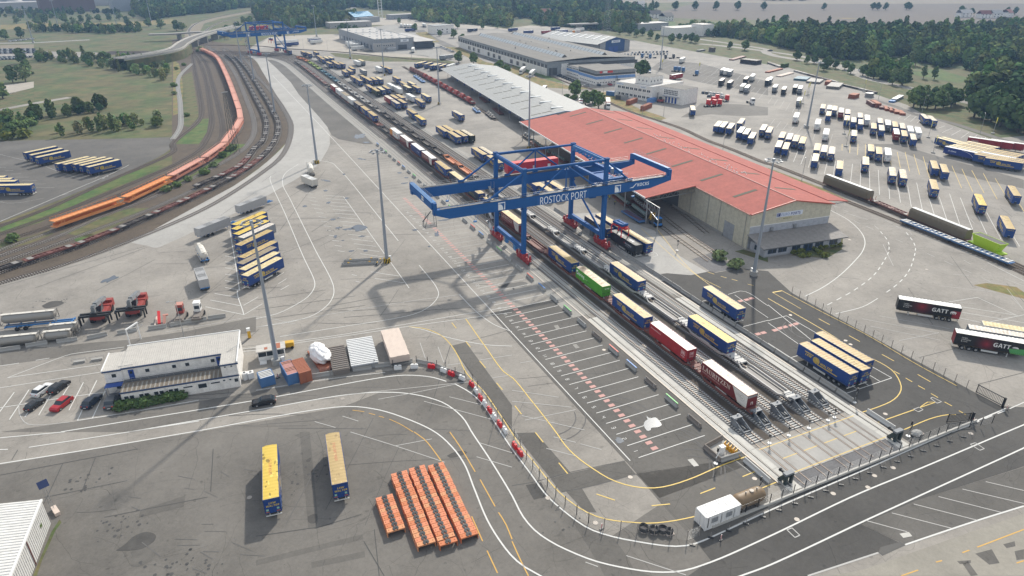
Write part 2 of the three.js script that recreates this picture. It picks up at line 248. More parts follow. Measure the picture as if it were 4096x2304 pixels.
// the right hand yard is lighter, with darker bands
patch('asphalt_band',[[287.8,-219.5],[293,-204.7],[283.3,-178],[281.6,-159.6],[285.3,-143.4],[297.5,-150.7],[298.7,-170.8],[299.9,-189.8],[303,-212.5]],M.asphaltMid,0);
patch('asphalt_band',[...[[341.3,-468.5],[383.6,-508.7],[397.6,-474.3],[381.3,-379],[340.6,-336.6],[339.9,-361.6],[334,-396.1],[334.3,-431.6]]],M.asphaltMid,0);
patch('asphalt_band',[[239,-309.2],[249.2,-304.5],[267.2,-305.1],[279,-293.6],[295,-289.2],[311.8,-306.6],[303.3,-320.7],[283.2,-333.5],[267.6,-320.6],[246.6,-305.7]],M.asphaltMid,0);
patch('concrete_apron',[[103.3,-149.6],[112.4,-185.8],[112.9,-192.2],[122.3,-189],[123.8,-184.9],[128.8,-166.9],[123.2,-146],[123.23,-133.47],[113.57,-133.57],[109.87,-138.19],[108.3,-149.7]],M.concreteLight,1);
// grass islands and strips
for (const [p,m] of [
  [[[125,-683],[137.2,-669.1],[161.3,-634.2],[180.9,-621.2],[202.2,-600.1],[211.5,-574.3],[206.3,-563],[172.3,-592.5],[148.7,-603.4],[136,-623.5],[124.2,-651.4]],'grass'],
  [[[221.9,-478.4],[223.4,-424.3],[237.6,-409],[250.8,-407.3],[240.6,-425.4],[237.5,-465.9],[248.9,-536.7]],'grassDry'],[[[251.4,-542.1],[256.3,-495.9],[242,-429.4],[239.3,-454.8],[246.4,-531.3]],'grassFresh'],
  [[[241.8,-392.4],[251,-392.3],[245.9,-365.2],[238.7,-334],[238.7,-315.3],[237.7,-307],[230,-303.4],[229.4,-316.6],[230.2,-341.2],[232.6,-360.5]],'grassDry'],
  [[[257.3,-834.2],[274.4,-839.9],[256.9,-759.4],[251.9,-728.4],[242,-722.4],[243.6,-754.2]],'grassDry'],[[[240.3,-683.2],[252.8,-667.9],[235,-563.4],[239.2,-534.7],[239.2,-515.8],[232.4,-501.2],[224.1,-505],[224.1,-548.2],[233.9,-608.2]],'grassDry'],
  [[[277.2,-716.6],[264.8,-571.1],[248.9,-536.7],[250.6,-600.5],[265.1,-691.2]],'grassFresh'],
  [[[153.84,-132.62],[161.8,-126.46],[171.58,-129.47],[180.64,-137.03],[180.34,-138.13],[170.78,-134.24],[162.6,-133.64]],'grass'],
  [[[140.6,-142.1],[143.85,-131.58],[146.52,-134.36],[144.2,-142.2]],'grass'],[[[183.46,-96.33],[188.03,-95.59],[192.89,-90.59],[190.93,-86.86],[187.33,-85.33],[185.06,-91.55]],'grassDry'],
  [[[216.5,-207.3],[215.1,-177.3],[212.3,-162.7],[208.34,-137.1],[204.97,-100.1],[203.81,-99.11],[208.1,-136.17],[209.1,-161.7],[210.8,-175.2],[213.2,-203.8]],'grassDry'],
  [[[-33.87,-91.15],[-32.57,-99.79],[-31.77,-102.15],[-31.4,-101.28],[-32.04,-99.77],[-33.1,-93.71],[-33.35,-90.91]],'grass'],
]) struct('grass_verge',flatGeo(p,0.012,14),M[m]);
patch('gravel_bed',[[125,-142.7],[133.8,-144.4],[133.6,-137.13],[133.59,-131.67],[124.03,-132.73]],M.ballast,2,12);
// bright far aprons
patch('depot_apron',[[149.2,-680.3],[188.2,-645.5],[208,-590.1],[211.5,-574.3],[217.3,-616],[232,-677.6],[242.9,-721.9],[257.3,-834.2],[266.1,-951.2],[204.9,-915.6],[189,-852.5],[168.8,-688.7]],M.concreteOld,0);
struct('access_road',ribbonGeo(smooth([...[[273.5,-868.9],[264.4,-817.5],[253.6,-749.6]],...[[244.7,-636],[248.9,-536.7]],...[[248.9,-536.7],[236,-456.3],[236.6,-418.3],[245,-405.6],[266.9,-399.8],[282.1,-401.6]]],15),11,0.011),M.asphaltMid);

// land beyond the yard
function land(name,pts,m,lift=0,s=60) {return struct(name,flatGeo(pts,-0.05 + lift*0.008,s),M[m]);}
land('meadow',[...[[460.8,-796.9],[447.7,-616.6],[446.1,-534.1],[445.2,-445.6]],...[[461,-462.1],[421.9,-353],[407,-307.8],[394.5,-276.7],[374.8,-249.2],[354.6,-200.4],[348.4,-180.8],[337.6,-149.2],[447.7,-206.7],[477.9,-257.6],[461.9,-284.3],[481.3,-342.6],[510.8,-442.5],[521.4,-525.1]],...[[533.5,-537.7],[534.2,-642.5],[516.9,-713.8]]],'grass',1,22);
land('field',[...[[1132.8,-1326.8],[722.6,-988.8],[667.2,-919.9],[718.4,-833.4]],...[[786.8,-801.7],[824.8,-727.1],[874,-686.5],[970.8,-624.4],[1057.7,-601.4],[1178.6,-563.1],[2000.3,-974.6],[1824.6,-1056.1],[1310.4,-1347.4]]],'fieldBrown',1);
land('field',[...[[1073.6,-1100.5],[1295.3,-1005.1],[1554.6,-896],[1685.3,-816.8],[2174.1,-1061.7],[1386.6,-1426.8]]],'fieldPale',2);
land('field',[...[[849.3,-1365.4],[1180.4,-1211.9],[1098.4,-1126.5],[978.3,-1221.4],[781.1,-1218.1]]],'fieldPale',2);
land('field',[[903.2,-788.8],[927,-782],[937.6,-762.3],[908,-765.6]],'grassDry',3);
land('meadow',[[615.3,-852.1],[642.3,-830.1],[597.1,-772.8],[587.2,-785.6],[590.9,-817.8]],'grassFresh',2,20);
land('meadow',[...[[162.6,-966.2],[196.3,-983.6],[226.9,-986.6],[213.6,-958.8],[186.4,-924.2]]],'grassFresh',2,20);
land('meadow',[...[[505.9,-363],[553.2,-370.2],[525.3,-322.1],[501.8,-318.3]]],'grassFresh',2,20);
struct('motorway',ribbonGeo(smooth([...[[493.3,-595.4],[505.3,-560.3],[509.8,-513]],...[[496,-498.6],[492.1,-458.4],[492.7,-430.2],[477.3,-387.6],[458.5,-358.2],[450.4,-319.1],[439.2,-275.6],[420.4,-222.2]]],20),9,-0.02),M.asphalt);
struct('motorway',ribbonGeo(smooth([...[[520.5,-660.9],[523.8,-613.1],[521.4,-525.1]],...[[512.7,-516],[513.1,-478.8],[502.6,-439.3],[490.8,-399.2],[474.9,-371.8]]],20),7,-0.015),M.asphalt);
struct('perimeter_road',ribbonGeo(smooth([[390.6,-301.9],[384.9,-279.4],[372.2,-253.4],[371.5,-235],[364.2,-213.7],[356.6,-193.9],[346.4,-170]],10),4.5,0.014),M.asphaltMid);
struct('access_road',ribbonGeo(smooth([...[[285.8,-1286.4],[246.7,-1209.5],[215.8,-1151.6],[192,-1097.7],[175.9,-1010.3]]],15),9,-0.02),M.concreteOld);
struct('access_road',ribbonGeo(smooth([...[[320.6,-1610.6],[312.4,-1510.4],[317.5,-1451.2]],...[[292,-1313.2]]],15),10,-0.015),M.concreteOld);
struct('access_road',ribbonGeo([[490.3,-873.3],[510.3,-869.4],[539,-863.3]],9,-0.02),M.concreteOld);
struct('service_area',flatGeo([...[[212.6,-1048.4],[244.9,-1094.1],[286,-1075],[314.7,-1040.8],[318.1,-980.5],[370.5,-886.1],[380,-819.5],[353.9,-763.1],[311.9,-808.8],[280.3,-865.7],[247.7,-959.8],[204.8,-979.6]],...[]],-0.012),M.sandy);
struct('service_area',flatGeo([[391.6,-844.3],[428.8,-867.3],[442.2,-849.5],[464.2,-802.9],[439.3,-749.8],[402,-753.8],[363.9,-784.7]],-0.012),M.sandy);

// ---------- painted markings ----------
const paint=new THREE.Group();paint.name='road_markings';paint.userData.kind='structure';scene.add(paint);
let paintY=0.034;
function line(pts,w=0.16,m='paintWhite',step=1.6) {share('painted_line',ribbonGeo(smooth(pts,step),w,paintY,10),M[m],paint);}
function dashes(pts,on,off,w=0.16,m='paintWhite') {const s=smooth(pts,1),L=pathLen(s);for (let a=0;a<L - 0.3;a += on + off) {const q=cut(s,a,Math.min(L,a + on));if (q.length>1) share('painted_dash',ribbonGeo(q,w,paintY,10),M[m],paint);}}
function series(a0,a1,b0,b1,n,w=0.14,m='paintWorn') {for (let i=0;i<n;i++) {const t=n>1?i/(n - 1) : 0;share('bay_line',ribbonGeo([lerp2(a0,b0,t),lerp2(a1,b1,t)],w,paintY,10),M[m],paint);}}
// lanes round the foreground
line([...[[-34.43,-127.54],[0.01,-122.69]],...[[27.71,-119.54],[31.81,-117.85],[35.03,-115.52],[37.11,-112.91]]],0.26);
line([...[[-22.73,-122.11],[-0.35,-119.2]],...[[16.96,-116.91],[23.45,-114.87],[28.85,-111.78],[33.52,-106.78],[35.2,-102.72],[35.82,-98.93]],...[[35.7,-95.01],[35.79,-86.66]],...[[35.58,-76.72],[35.21,-71.78],[35.69,-68.14],[36.91,-65.18],[38.36,-62.81],[41.09,-59.3],[45.07,-55.87],[48.04,-53.91],[51.42,-52.53],[56.42,-51.99],[67.46,-52.09]],...[[87.08,-52.83],[103.47,-52.7],[126.96,-52.69],[145.66,-52.6]]],0.26);
line([...[[-42.99,-121.75],[-27.45,-119.27],[-12.05,-117.16]],...[[15.36,-113.18],[21.06,-109.63],[25.57,-104.37],[29.43,-97.92]],...[[30.89,-92.21],[31.21,-87.06],[30.48,-80.62],[29.72,-72.48],[30.25,-65.44]],...[[31.17,-62.71],[32.56,-60.34],[34.22,-57.12]]],0.26);
line([...[[38.4,-111.29],[40.11,-107.14],[40.93,-102.23],[40.67,-92.84]],...[[40.55,-87.43],[40.71,-80.41],[40.81,-74.29],[41.81,-69.66],[43.42,-65.22],[45.79,-62.35],[49.28,-59.44],[52.93,-56.89],[55.51,-55.91],[57.99,-55.72],[61.33,-55.8],[71.38,-56.19]],...[[92.16,-56.55],[113.45,-57.03]],...[[134.58,-57.38]]],0.26);
line([...[[51.82,-48.59],[58.68,-48.22],[63.47,-47.93]],...[[83.6,-48.18],[89.08,-48.22],[125.18,-48.48],[138.44,-48.68]]],0.26);
line([[-44.42,-130.25],[-33.75,-127.23]],0.22);line([...[[-39.12,-124.83],[-22.73,-122.11]],...[[-10.73,-120.18]]],0.22);line([[-48.58,-128.16],[-42.46,-125.77]],0.22);
line([...[[-31.92,-130.17],[-23.35,-128.98],[-10.46,-127.55]]],0.18);line([[0.39,-126.34],[14.18,-124.36],[26.34,-121.65]],0.16);
dashes([[-23,-129],[-19.84,-128.53],[-12.29,-127.65]],2,1.4,0.14);
line([[-47.7,-149.6],[-28.9,-147.5]],0.16);line([[-47,-153.4],[-36.9,-158.5],[-36.3,-158.7],[-25.1,-157.1]],0.16);line([[-47,-153.4],[-29.5,-151]],0.16);
dashes([[-49.4,-159.6],[-46,-159.2],[-42.9,-159],[-40,-158.8]],3.6,3.2,0.18);
line([...[[-16.6,-160.7],[-5.4,-160.3],[3.9,-159.6]],...[[12.2,-151.6]]],0.14,'paintWorn');
line([...[[8.8,-143.6],[22.2,-141.7],[30.6,-140.9],[34.4,-140.5],[48.88,-139.33],[63.96,-137.92]]],0.16);line([...[[9.9,-142.5],[30.07,-139.82],[34.58,-139.32],[54.08,-136.35],[62.61,-134.99]]],0.16);
line([[-0.6,-144.8],[2.2,-144.2]],0.16);line([[-0.7,-143.6],[2.1,-142.9]],0.16);
// parking by the office
for (const q of [[[-46.23,-139.07],[-44.7,-146.5]],[[-43.88,-136.06],[-42.1,-146.3]],[[-41.31,-135.74],[-40.93,-137.67]],[[-38.96,-135.34],[-37.7,-142.8]],[[-36,-138.65],[-34.7,-145]],[[-33.79,-134.71],[-32.2,-144.6]],[[-30.73,-138.08],[-29.7,-144.3]],[[-29.38,-129.86],[-27.6,-140.5]]]) line(q,0.18);
line([[-46.3,-141.4],[-41.2,-140.7]],0.18);line([[-38.8,-140.5],[-27.57,-138.72]],0.18);line([[-31.92,-130.17],[-30.88,-137.77]],0.18);
line([...[[-43.1,-141.6],[-42.76,-138.87],[-41.87,-135.65],[-40.42,-132.93],[-38.65,-131.78],[-33.25,-130.28]]],0.14,'paintWorn');
// worn diagonals
for (const q of [[[30.62,-108.12],[41.04,-96.51]],[[35.77,-107.42],[40.99,-101.84]],[[9.48,-110.64],[12.74,-107.11]],[[14.7,-110.11],[17.14,-107.25]],[[15.01,-104.61],[21.53,-97.16],[28.25,-89.14]],[[21.53,-97.16],[28.26,-96.22]],[[35.85,-91.45],[40.09,-86.44]],[[33.9,-88.12],[38.48,-82.98]],[[39.67,-59.76],[40.9,-58.29]],[[45.79,-58.24],[51.64,-51.66]],[[46.26,-84.93],[49.92,-80.99]],[[49.02,-87.23],[51.93,-84.15]],[[52.54,-83.4],[55.16,-80.41]],[[16.99,-117.01],[41.51,-110.66]],[[22.45,-112.66],[28.88,-111.89],[38.55,-111.1]],[[39.11,-118.76],[42.73,-118.19]],[[46.67,-117.71],[54.06,-116.58]],[[46.46,-110.01],[50.69,-109.3]],[[36.99,-130.48],[35.96,-123.36]],[[40.17,-127.05],[39.12,-120.09]],[[48.29,-104.13],[55.86,-97.92]],[[46.69,-100.67],[56.58,-93.88]],[[46.45,-95.56],[55.25,-86.57]],[[46.36,-94.04],[56.89,-92.83]],[[54.26,-112.84],[57.01,-112.47]]]) line(q,0.15,'paintWorn');
line([[75.08,-69.03],[75.5,-64]],0.12,'paintWorn');
// mid yard
line([[58.2,-75.7],[58.3,-200],[58.5,-340],[57.6,-560]],0.2,'paintWhite',20);
line([[45.2,-299.7],[49.2,-293.4],[49.9,-284.5],[50.4,-271.4],[50.3,-228.2],[50.1,-193.4]],0.2);line([[43.9,-244.7],[43.4,-185.5],[43.2,-159.3]],0.18);
line([...[[22.7,-284.3],[21.8,-280.1],[21.3,-232.4],[20.8,-194.3],[20.7,-173.8]],...[[19.9,-170.1],[17.4,-165.4],[13.8,-162.1],[8.8,-159.1],[3.7,-158.6]]],0.2);line([...[[35.9,-297.8],[28.8,-286.1],[25.6,-272.4],[25.3,-248.2],[25,-197.9],[24.8,-168.5]],...[[23.2,-162.1],[20.6,-157.7],[16.5,-154.3],[11.3,-153.4],[3.3,-154.1]]],0.2);
line([...[[50.3,-172.6],[50,-156.2]],...[[48.8,-151.5],[44.6,-146.6],[40.2,-144.5],[34.5,-144.3],[23,-145.5],[7.9,-147]]],0.18);line([...[[54.1,-149.7],[54.65,-138.39],[56.06,-130.98],[58.49,-126.12]]],0.18);
line([[36.9,-138.78],[39.86,-135.54],[43.14,-130.65],[50.23,-123.36],[55.7,-120.09]],0.18);line([[3.3,-154.1],[17.3,-153.4],[37.3,-152.1],[54.5,-149.8]],0.16,'paintWorn');
series([37.5,-249.6],[43.9,-244.7],[36.8,-188.2],[42.3,-183],15,0.17,'paintWhite');series([36.4,-174],[42.9,-167.8],[36.3,-169.3],[42.9,-163],2,0.17,'paintWhite');
series([31.7,-254.7],[34.3,-252.4],[31.1,-193.4],[32.8,-191.7],14,0.17,'paintWhite');series([31.1,-174.4],[32.2,-173.1],[31,-169.7],[32,-168.6],2,0.17,'paintWhite');
line([[2.5,-224.8],[2.1,-202.4],[1.5,-177.3]],0.22);series([-0.4,-203.6],[1.7,-201.5],[-1.9,-180.6],[1.3,-177.4],6,0.17,'paintWhite');
line([...[[5.6,-176.8]],...[[1.6,-178.6],[1.2,-162]]],0.2);series([-4.7,-177.9],[1.1,-172.4],[-7.3,-170.7],[1.1,-162.2],3,0.17,'paintWhite');line([[1.2,-162],[6.1,-166.3]],0.17);line([[1.6,-167.4],[5.6,-170.9]],0.17);
line([[11.7,-181.7],[14,-184]],0.17);line([[11.5,-176.9],[14,-179.4]],0.17);line([[11.5,-172.7],[13.9,-174.7]],0.17);
// numbered bays beside the crane
for (let k=0;k<66;k++) {const v=75.75 + 3.6*k;share('bay_line',ribbonGeo([[60,-v],[k<18?74.8 : 74.2,-v]],0.17,paintY,10),M[k<28?'paintWhite' : 'paintWorn'],paint);}
for (let k=0;k<44;k++) for (const d of [0.95,2.65]) {const v=75.75 + 3.6*k + d;share('coupling_mark',flatGeo(rect(63.45,64.75,v - 0.42,v + 0.42),0.030,10),M.paintPink,paint);}
const digit={0: 'abcdef',1: 'bc',2: 'abged',3: 'abgcd',4: 'fgbc',5: 'afgcd',6: 'afgedc',7: 'abc',8: 'abcdefg',9: 'abcdfg'};
function numeral(n,u,v,s,parent,y,m) {                     // read from the left hand side of the bays
  const gs=[];String(n).split('').forEach((ch,i)=>{const o=v - i*s*0.75;const seg={a: [s,0,s,.5],b: [s,.5,s/2,.5],c: [s/2,.5,0,.5],d: [0,0,0,.5],e: [s/2,0,0,0],f: [s,0,s/2,0],g: [s/2,0,s/2,.5]};
    for (const k of digit[ch]) {const [a,b,c,d]=seg[k];gs.push(ribbonGeo([[u + a,-(o - b*s)],[u + c + (a===c?0.001 : 0),-(o - d*s - (b===d?0.001 : 0))]],s*0.13,y,10));}});
  share('bay_number',mergeGeometries(gs),m,parent);
}
for (let k=0;k<40;k++) numeral(k + 1,60.2,75.75 + 3.6*k + 2.1,0.8,paint,paintY,M.paintWhite);
// right hand bays under the crane arm
line([[110.05,-96.35],[110.01,-74.34]],0.16);line([[110.01,-74.34],[123.37,-74.34]],0.16);line([[123.37,-74.34],[123.29,-79.06]],0.16);line([[117.88,-104.51],[123.91,-104.54]],0.16);line([[123.91,-104.54],[123.89,-95.26]],0.16);line([[124.06,-110.96],[120.27,-93.36]],0.16);line([[117.14,-103.75],[116.14,-93.28]],0.16);line([[110.2,-89.39],[112.15,-89.41]],0.16);line([[119.97,-76.96],[119.94,-74.49]],0.16);line([[116.62,-76.03],[116.5,-74.47]],0.16);line([[113.19,-75.6],[113.32,-74.36]],0.16);
for (const c of [[115.99,-100.25],[117.83,-100.46],[119.35,-100.45],[121.38,-100.4],[122.99,-100.46]]) share('coupling_mark',flatGeo([[c[0] - 0.7,c[1] - 0.5],[c[0] + 0.7,c[1] - 0.5],[c[0] + 0.7,c[1] + 0.5],[c[0] - 0.7,c[1] + 0.5]],0.030,10),M.paintPink,paint);
for (const c of [[119.22,-115.67],[121.11,-115.54],[122.81,-115.63],[110.98,-100.57],[112.6,-100.5]]) share('coupling_mark',flatGeo([[c[0] - 0.7,c[1] - 0.5],[c[0] + 0.7,c[1] - 0.5],[c[0] + 0.7,c[1] + 0.5],[c[0] - 0.7,c[1] + 0.5]],0.030,10),M.paintPink,paint);
line([[109.89,-119.68],[111.73,-119.76]],0.16);line([[118.85,-119.97],[123.93,-119.77],[123.66,-110.54]],0.16);line([[110.22,-104.78],[118.06,-104.71]],0.16);line([[120.2,-119.02],[119,-105.68]],0.14);
line([[108.1,-150.5],[117.7,-149.4],[117.9,-152.2]],0.16);line([[117.9,-152.2],[118.8,-159.3]],0.14);
// yellow lanes
line([...[[36.9,-138.78],[40.09,-136.23],[42.39,-132.02],[43.11,-127.15],[42.93,-121.51],[42.11,-113.92],[42.84,-106.26],[42.76,-98.5]],...[[42.46,-91.55],[42.3,-86.92],[42.55,-82.95],[42.72,-77.58],[43.12,-73.73],[44.02,-70.32],[45.36,-67.54],[47.1,-65.57],[49.53,-63.87],[52.93,-61.99],[56.84,-60.82],[60.1,-60.24]]],0.2,'paintYellow');
line([...[[67.9,-60.48],[75.79,-60.65]],...[[78.51,-60.71]]],0.2,'paintYellow');
line([...[[50.79,-136.74],[50.06,-122.95],[49.62,-110.86]],...[[50.29,-108.44],[50.32,-98.99],[50.05,-88.36]],...[[49.79,-84.06],[50.11,-80.61],[51.04,-77.01],[52.57,-73.01],[54.77,-70.26],[57.53,-68.46],[60.24,-67.72],[65.05,-67.49],[71.88,-67.91],[77.49,-67.91],[78.58,-67.84]]],0.22,'paintYellow');
for (const q of [[[46.5,-89.84],[46.53,-86.65]],[[46.45,-80.56],[46.52,-77.44]],[[48.46,-71.12],[50.46,-68.64]],[[55.21,-65.06],[58.17,-64.13]],[[64.2,-63.95],[67.35,-63.98]],[[73.42,-64.15],[76.17,-64.24]],[[46.97,-136.29],[47.01,-133.29]],[[46.85,-126.65],[46.81,-123.73]],[[46.51,-117.33],[46.62,-114.19]],[[46.48,-107.95],[46.58,-105.12]],[[46.56,-99.07],[46.57,-96.03]],[[129.99,-100.01],[130.01,-96.68]],[[129.91,-90.92],[129.93,-87.88]],[[129.68,-81.83],[129.71,-78.75]],[[129.56,-72.93],[129.45,-69.88]],[[126.13,-76.02],[126.16,-74.6]],[[125.99,-73.05],[125.94,-71.5]],[[125.81,-70.03],[125.86,-68.54]],[[125.6,-66.99],[125.6,-65.46]],[[125.37,-63.92],[125.42,-62.39]],[[125.2,-60.8],[125.19,-59.39]]]) line(q,0.2,'paintYellow');
line([[133.43,-115.63],[133.6,-101.77],[134.04,-89.52],[133.05,-75.64],[133.07,-66.58]],0.16,'paintYellow');line([[130.39,-115.92],[130.03,-105.78]],0.14,'paintYellow');line([[130.39,-115.92],[133.43,-115.63]],0.4,'paintYellow');
line([[126.74,-113.75],[126.53,-95.61],[125.89,-85.14],[126.37,-78.29],[125.86,-75.93],[123.97,-73.03],[121.75,-70.84],[118.99,-69.4],[115.89,-68.58],[111.62,-68.35],[107.56,-68.44]],0.2,'paintYellow');
line([[119.32,-64.78],[122.63,-65.27],[123.55,-64.65]],0.16,'paintYellow');line([[123.49,-64.61],[119.23,-64.72]],0.16,'paintYellow');line([[107.36,-64.9],[117.5,-64.73]],0.2,'paintYellow');line([[110.13,-61.28],[118.18,-61.42],[122.02,-60.86],[123.43,-60.2]],0.2,'paintYellow');
line([[126,-170.2],[120.2,-141.7],[118.18,-126.54]],0.14,'paintYellow');line([...[[132.8,-174.2],[119.29,-133.82],[119.68,-123.87]]],0.13,'paintYellow');
for (const q of [[[123.23,-133.47],[124,-131.63]],[[124.67,-129.72],[125.48,-128.19]],[[126.2,-127],[126.95,-125.45]],[[127.97,-122.68],[128.78,-121.28]]]) line(q,0.16,'paintYellow');
for (const q of [[[25.87,-99.58],[27,-96.49],[27.5,-92.87],[27.82,-89.49]],[[31.97,-96.74],[32.2,-91.6],[32.2,-84.63]],[[32.23,-82.44],[32.04,-75.64]],[[32.02,-74.2],[32.07,-71.62],[31.66,-68.26]],[[27.79,-75.22],[27.42,-69.79]],[[27.32,-67.83],[27.1,-63.43]],[[31.49,-67.9],[31.11,-63.93],[30.94,-61.09]],[[94.81,-37.26],[104.93,-36.47]],[[91.76,-37.53],[93.17,-37.4]],[[79.69,-38.48],[82.84,-38.16]],[[86.54,-38.02],[87.6,-37.83]],[[97.12,-32.91],[98.61,-32.73]]]) line(q,0.18,'paintOrange');
for (const q of [[[22.69,-105.36],[24.17,-102.98],[25.7,-99.65]],[[19.58,-108.89],[20.59,-107.8]],[[21.1,-107.14],[21.94,-106.23]],[[16.89,-111.21],[18.91,-109.74]]]) line(q,0.14,'paintOrange');
// bottom right bays
line([[85.36,-42.17],[89.72,-41.76],[100.21,-40.71],[110.11,-39.55]],0.26,'paintWhite');line([[67.47,-44.15],[80.35,-42.82]],0.26,'paintWorn');
for (const q of [[[84.07,-48.19],[87.94,-43.8]],[[89.26,-47.54],[94.91,-41.34]],[[94.23,-47.4],[100.21,-40.71]],[[99.49,-46.82],[105.36,-40.19]],[[104.76,-46.3],[110.69,-39.89]],[[110.09,-45.79],[113.78,-41.73]]]) line(q,0.16,'paintWorn');
for (const q of [[[71.3,-51.95],[72.32,-51.93],[72.28,-50.29],[71.25,-50.28],[71.3,-51.95]],[[117.25,-53.23],[118.55,-53.15],[118.38,-51.39],[117.18,-51.43],[117.25,-53.23]],[[124,-65.94],[124.69,-66],[124.89,-64.22],[123.6,-64.26],[124,-65.94]],[[117.56,-64.88],[119.14,-64.87],[119.1,-63.98],[117.56,-63.91],[117.56,-64.88]]]) for (let i=0;i<4;i++) line([q[i],q[i + 1]],0.16,'paintWorn');
// the hard standing in front of the red hall
line([...[[197.2,-157.1],[194.8,-147.6],[189.4,-137.79],[183.42,-131.09],[175.93,-125.74],[165.74,-120.63],[153.98,-115.55],[144.46,-112.38]],...[[136.38,-110.55]]],0.24);
dashes([...[[195.29,-135.06],[190.32,-128.35],[186.04,-124.51],[181.25,-121.16],[176.07,-118.23],[170.98,-115.48],[166.14,-113.05],[160.94,-110.89],[155.34,-108.96]],...[[149.27,-107.16],[143.76,-105.86],[137.53,-104.41]]],2.4,2.2,0.24);dashes([...[[202.15,-130.9],[197.44,-125.05],[193.61,-121.26],[188.65,-117.73],[183.79,-114.65],[178.62,-111.55],[173.29,-108.78],[167.69,-106.35],[162.63,-104.56]],...[[157.06,-102.9]]],2.4,2.2,0.24);
line([[135.89,-100.13],[145.17,-99.96],[152.86,-101.64]],0.2);for (const q of [[[167.87,-92.48],[177.06,-91.04]],[[177.06,-91.04],[176.19,-80.29]],[[166.24,-81.25],[178.21,-79.93]],[[168.23,-89.26],[176.23,-80.56]],[[165.37,-87.33],[173.95,-77.4]],[[161.92,-85.77],[169.38,-74.69]]]) line(q,0.14,'paintWhite');
for (const q of [[[144.93,-94.79],[154.69,-83.08]],[[139.8,-95.46],[149.86,-83.22]],[[138.38,-91.99],[147.45,-80.5]],[[138.62,-84.35],[150.51,-82.92]],[[190.22,-98.38],[189.59,-95.49]],[[197.38,-108.35],[196.43,-105.62]],[[192.35,-116.43],[191.85,-113.5]],[[191.71,-110.58],[191.15,-107.44]],[[190.82,-104.52],[190.61,-101.48]],[[196.28,-102.6],[195.47,-99.22]],[[195.35,-95.29],[195.33,-90.07]]]) line(q,0.14,'paintWorn');
for (const q of [[[202.4,-161.2],[202.1,-158.7]],[[201.6,-155.6],[201.4,-152.9]],[[195.9,-146],[195.4,-143.1]],[[195,-140.2],[194.77,-137.28]],[[198.23,-139.72],[196.4,-136.52]],[[205.7,-141.5],[205.31,-138.51]],[[204.44,-136.33],[203.65,-133.86]],[[199.6,-153.7],[201,-144.7]],[[193.94,-128.52],[193.48,-125.52]]]) line(q,0.16,'paintWorn');
line([[201.97,-104.23],[200.24,-97.75],[198.6,-92.01]],0.16);line([...[[134.92,-57.01],[139.77,-57.13]]],0.2);dashes([[133.45,-56.97],[128.78,-57.02],[124.81,-56.98]],2.3,1.6,0.22);line([[122.79,-56.9],[117.63,-57.02]],0.22);
// right hand trailer park
for (const [a,b] of [[[254.3,-196.5],[230.1,-176.8]],[[257.6,-195],[228.7,-171.1]],[[251.9,-185.9],[228.9,-166.8]],[[256.5,-185.4],[227.9,-161.7]],[[256.3,-180.6],[227,-156.6]],[[246.5,-168.5],[227.1,-152.2]],[[247.8,-165],[226.5,-147.4]],[[254.6,-166.2],[226.2,-142.8]],[[247.7,-156.7],[226.33,-138.46]],[[246.3,-150.8],[225.58,-133.34]],[[253.2,-151.5],[225.39,-128.67]],[[252.4,-146.7],[224.44,-123.52]],[[250.7,-141.2],[224.61,-119.03]],[[244.96,-132.08],[224.05,-114.09]],[[239.9,-122.47],[223.39,-108.07]],[[249.6,-222.9],[233.4,-209.7]],[[254.5,-222.5],[233.3,-205.4]],[[249.9,-214.9],[232,-200]],[[240.6,-202.9],[231.4,-195.4]],[[248.4,-204.6],[231.1,-190.7]],[[251.6,-203.1],[231,-186.1]],[[256.1,-202.8],[230.8,-181.6]]]) line([a,b],0.16,'paintWhite');
for (const [a,b] of [[[278.9,-223.6],[268.9,-214.9]],[[282.5,-222],[268.4,-210.2]],[[285.9,-220.4],[268.7,-206.2]],[[289.1,-218.9],[269.1,-202.3]],[[279.1,-197.6],[266.8,-187.3]],[[289.8,-202.2],[267.6,-183.5]],[[293.1,-200.7],[266.5,-178.3]],[[292.8,-196],[265.7,-173.1]],[[293.4,-191.9],[264.9,-168.1]],[[290.5,-176.3],[264,-154]],[[290,-171.5],[263.6,-149.4]],[[291.6,-168.3],[265.8,-146.4]],[[291.6,-163.4],[263.1,-139.83]],[[289,-156.9],[262.41,-134.56]],[[269.02,-136.45],[257.93,-127.2]]]) line([a,b],0.16,'paintYellow');
series([349.8,-483.3],[380.9,-506.3],[353.2,-407.1],[379.4,-424.4],13);series([384.4,-508.3],[402.5,-522.3],[391.9,-445],[417.6,-465.1],11);
series([329.9,-393.2],[349.8,-408.6],[324.9,-328.6],[356,-354.1],12);series([362,-418.8],[391.9,-445],[369.5,-370.2],[391.2,-389.4],9);
series([320.9,-316.1],[337.8,-330.2],[311.6,-287.6],[334.6,-306.2],5);series([359.8,-356.7],[373.1,-368.6],[349.3,-317.3],[370.9,-334.6],7);series([277.3,-269.2],[290.6,-279.6],[270.9,-240.4],[287.1,-251.9],6);series([322.9,-279.2],[335.8,-288.9],[316.6,-219.1],[335.6,-231.9],15);series([272.2,-235.3],[286.8,-247.1],[273.5,-226.2],[291.2,-240.2],3);
series([355.3,-252.4],[370.9,-260],[351.8,-234.7],[368,-243.6],5,0.15,'paintWhite');series([345.7,-224.7],[361.3,-229],[339.5,-195.5],[355.5,-203.4],6,0.16,'paintWhite');
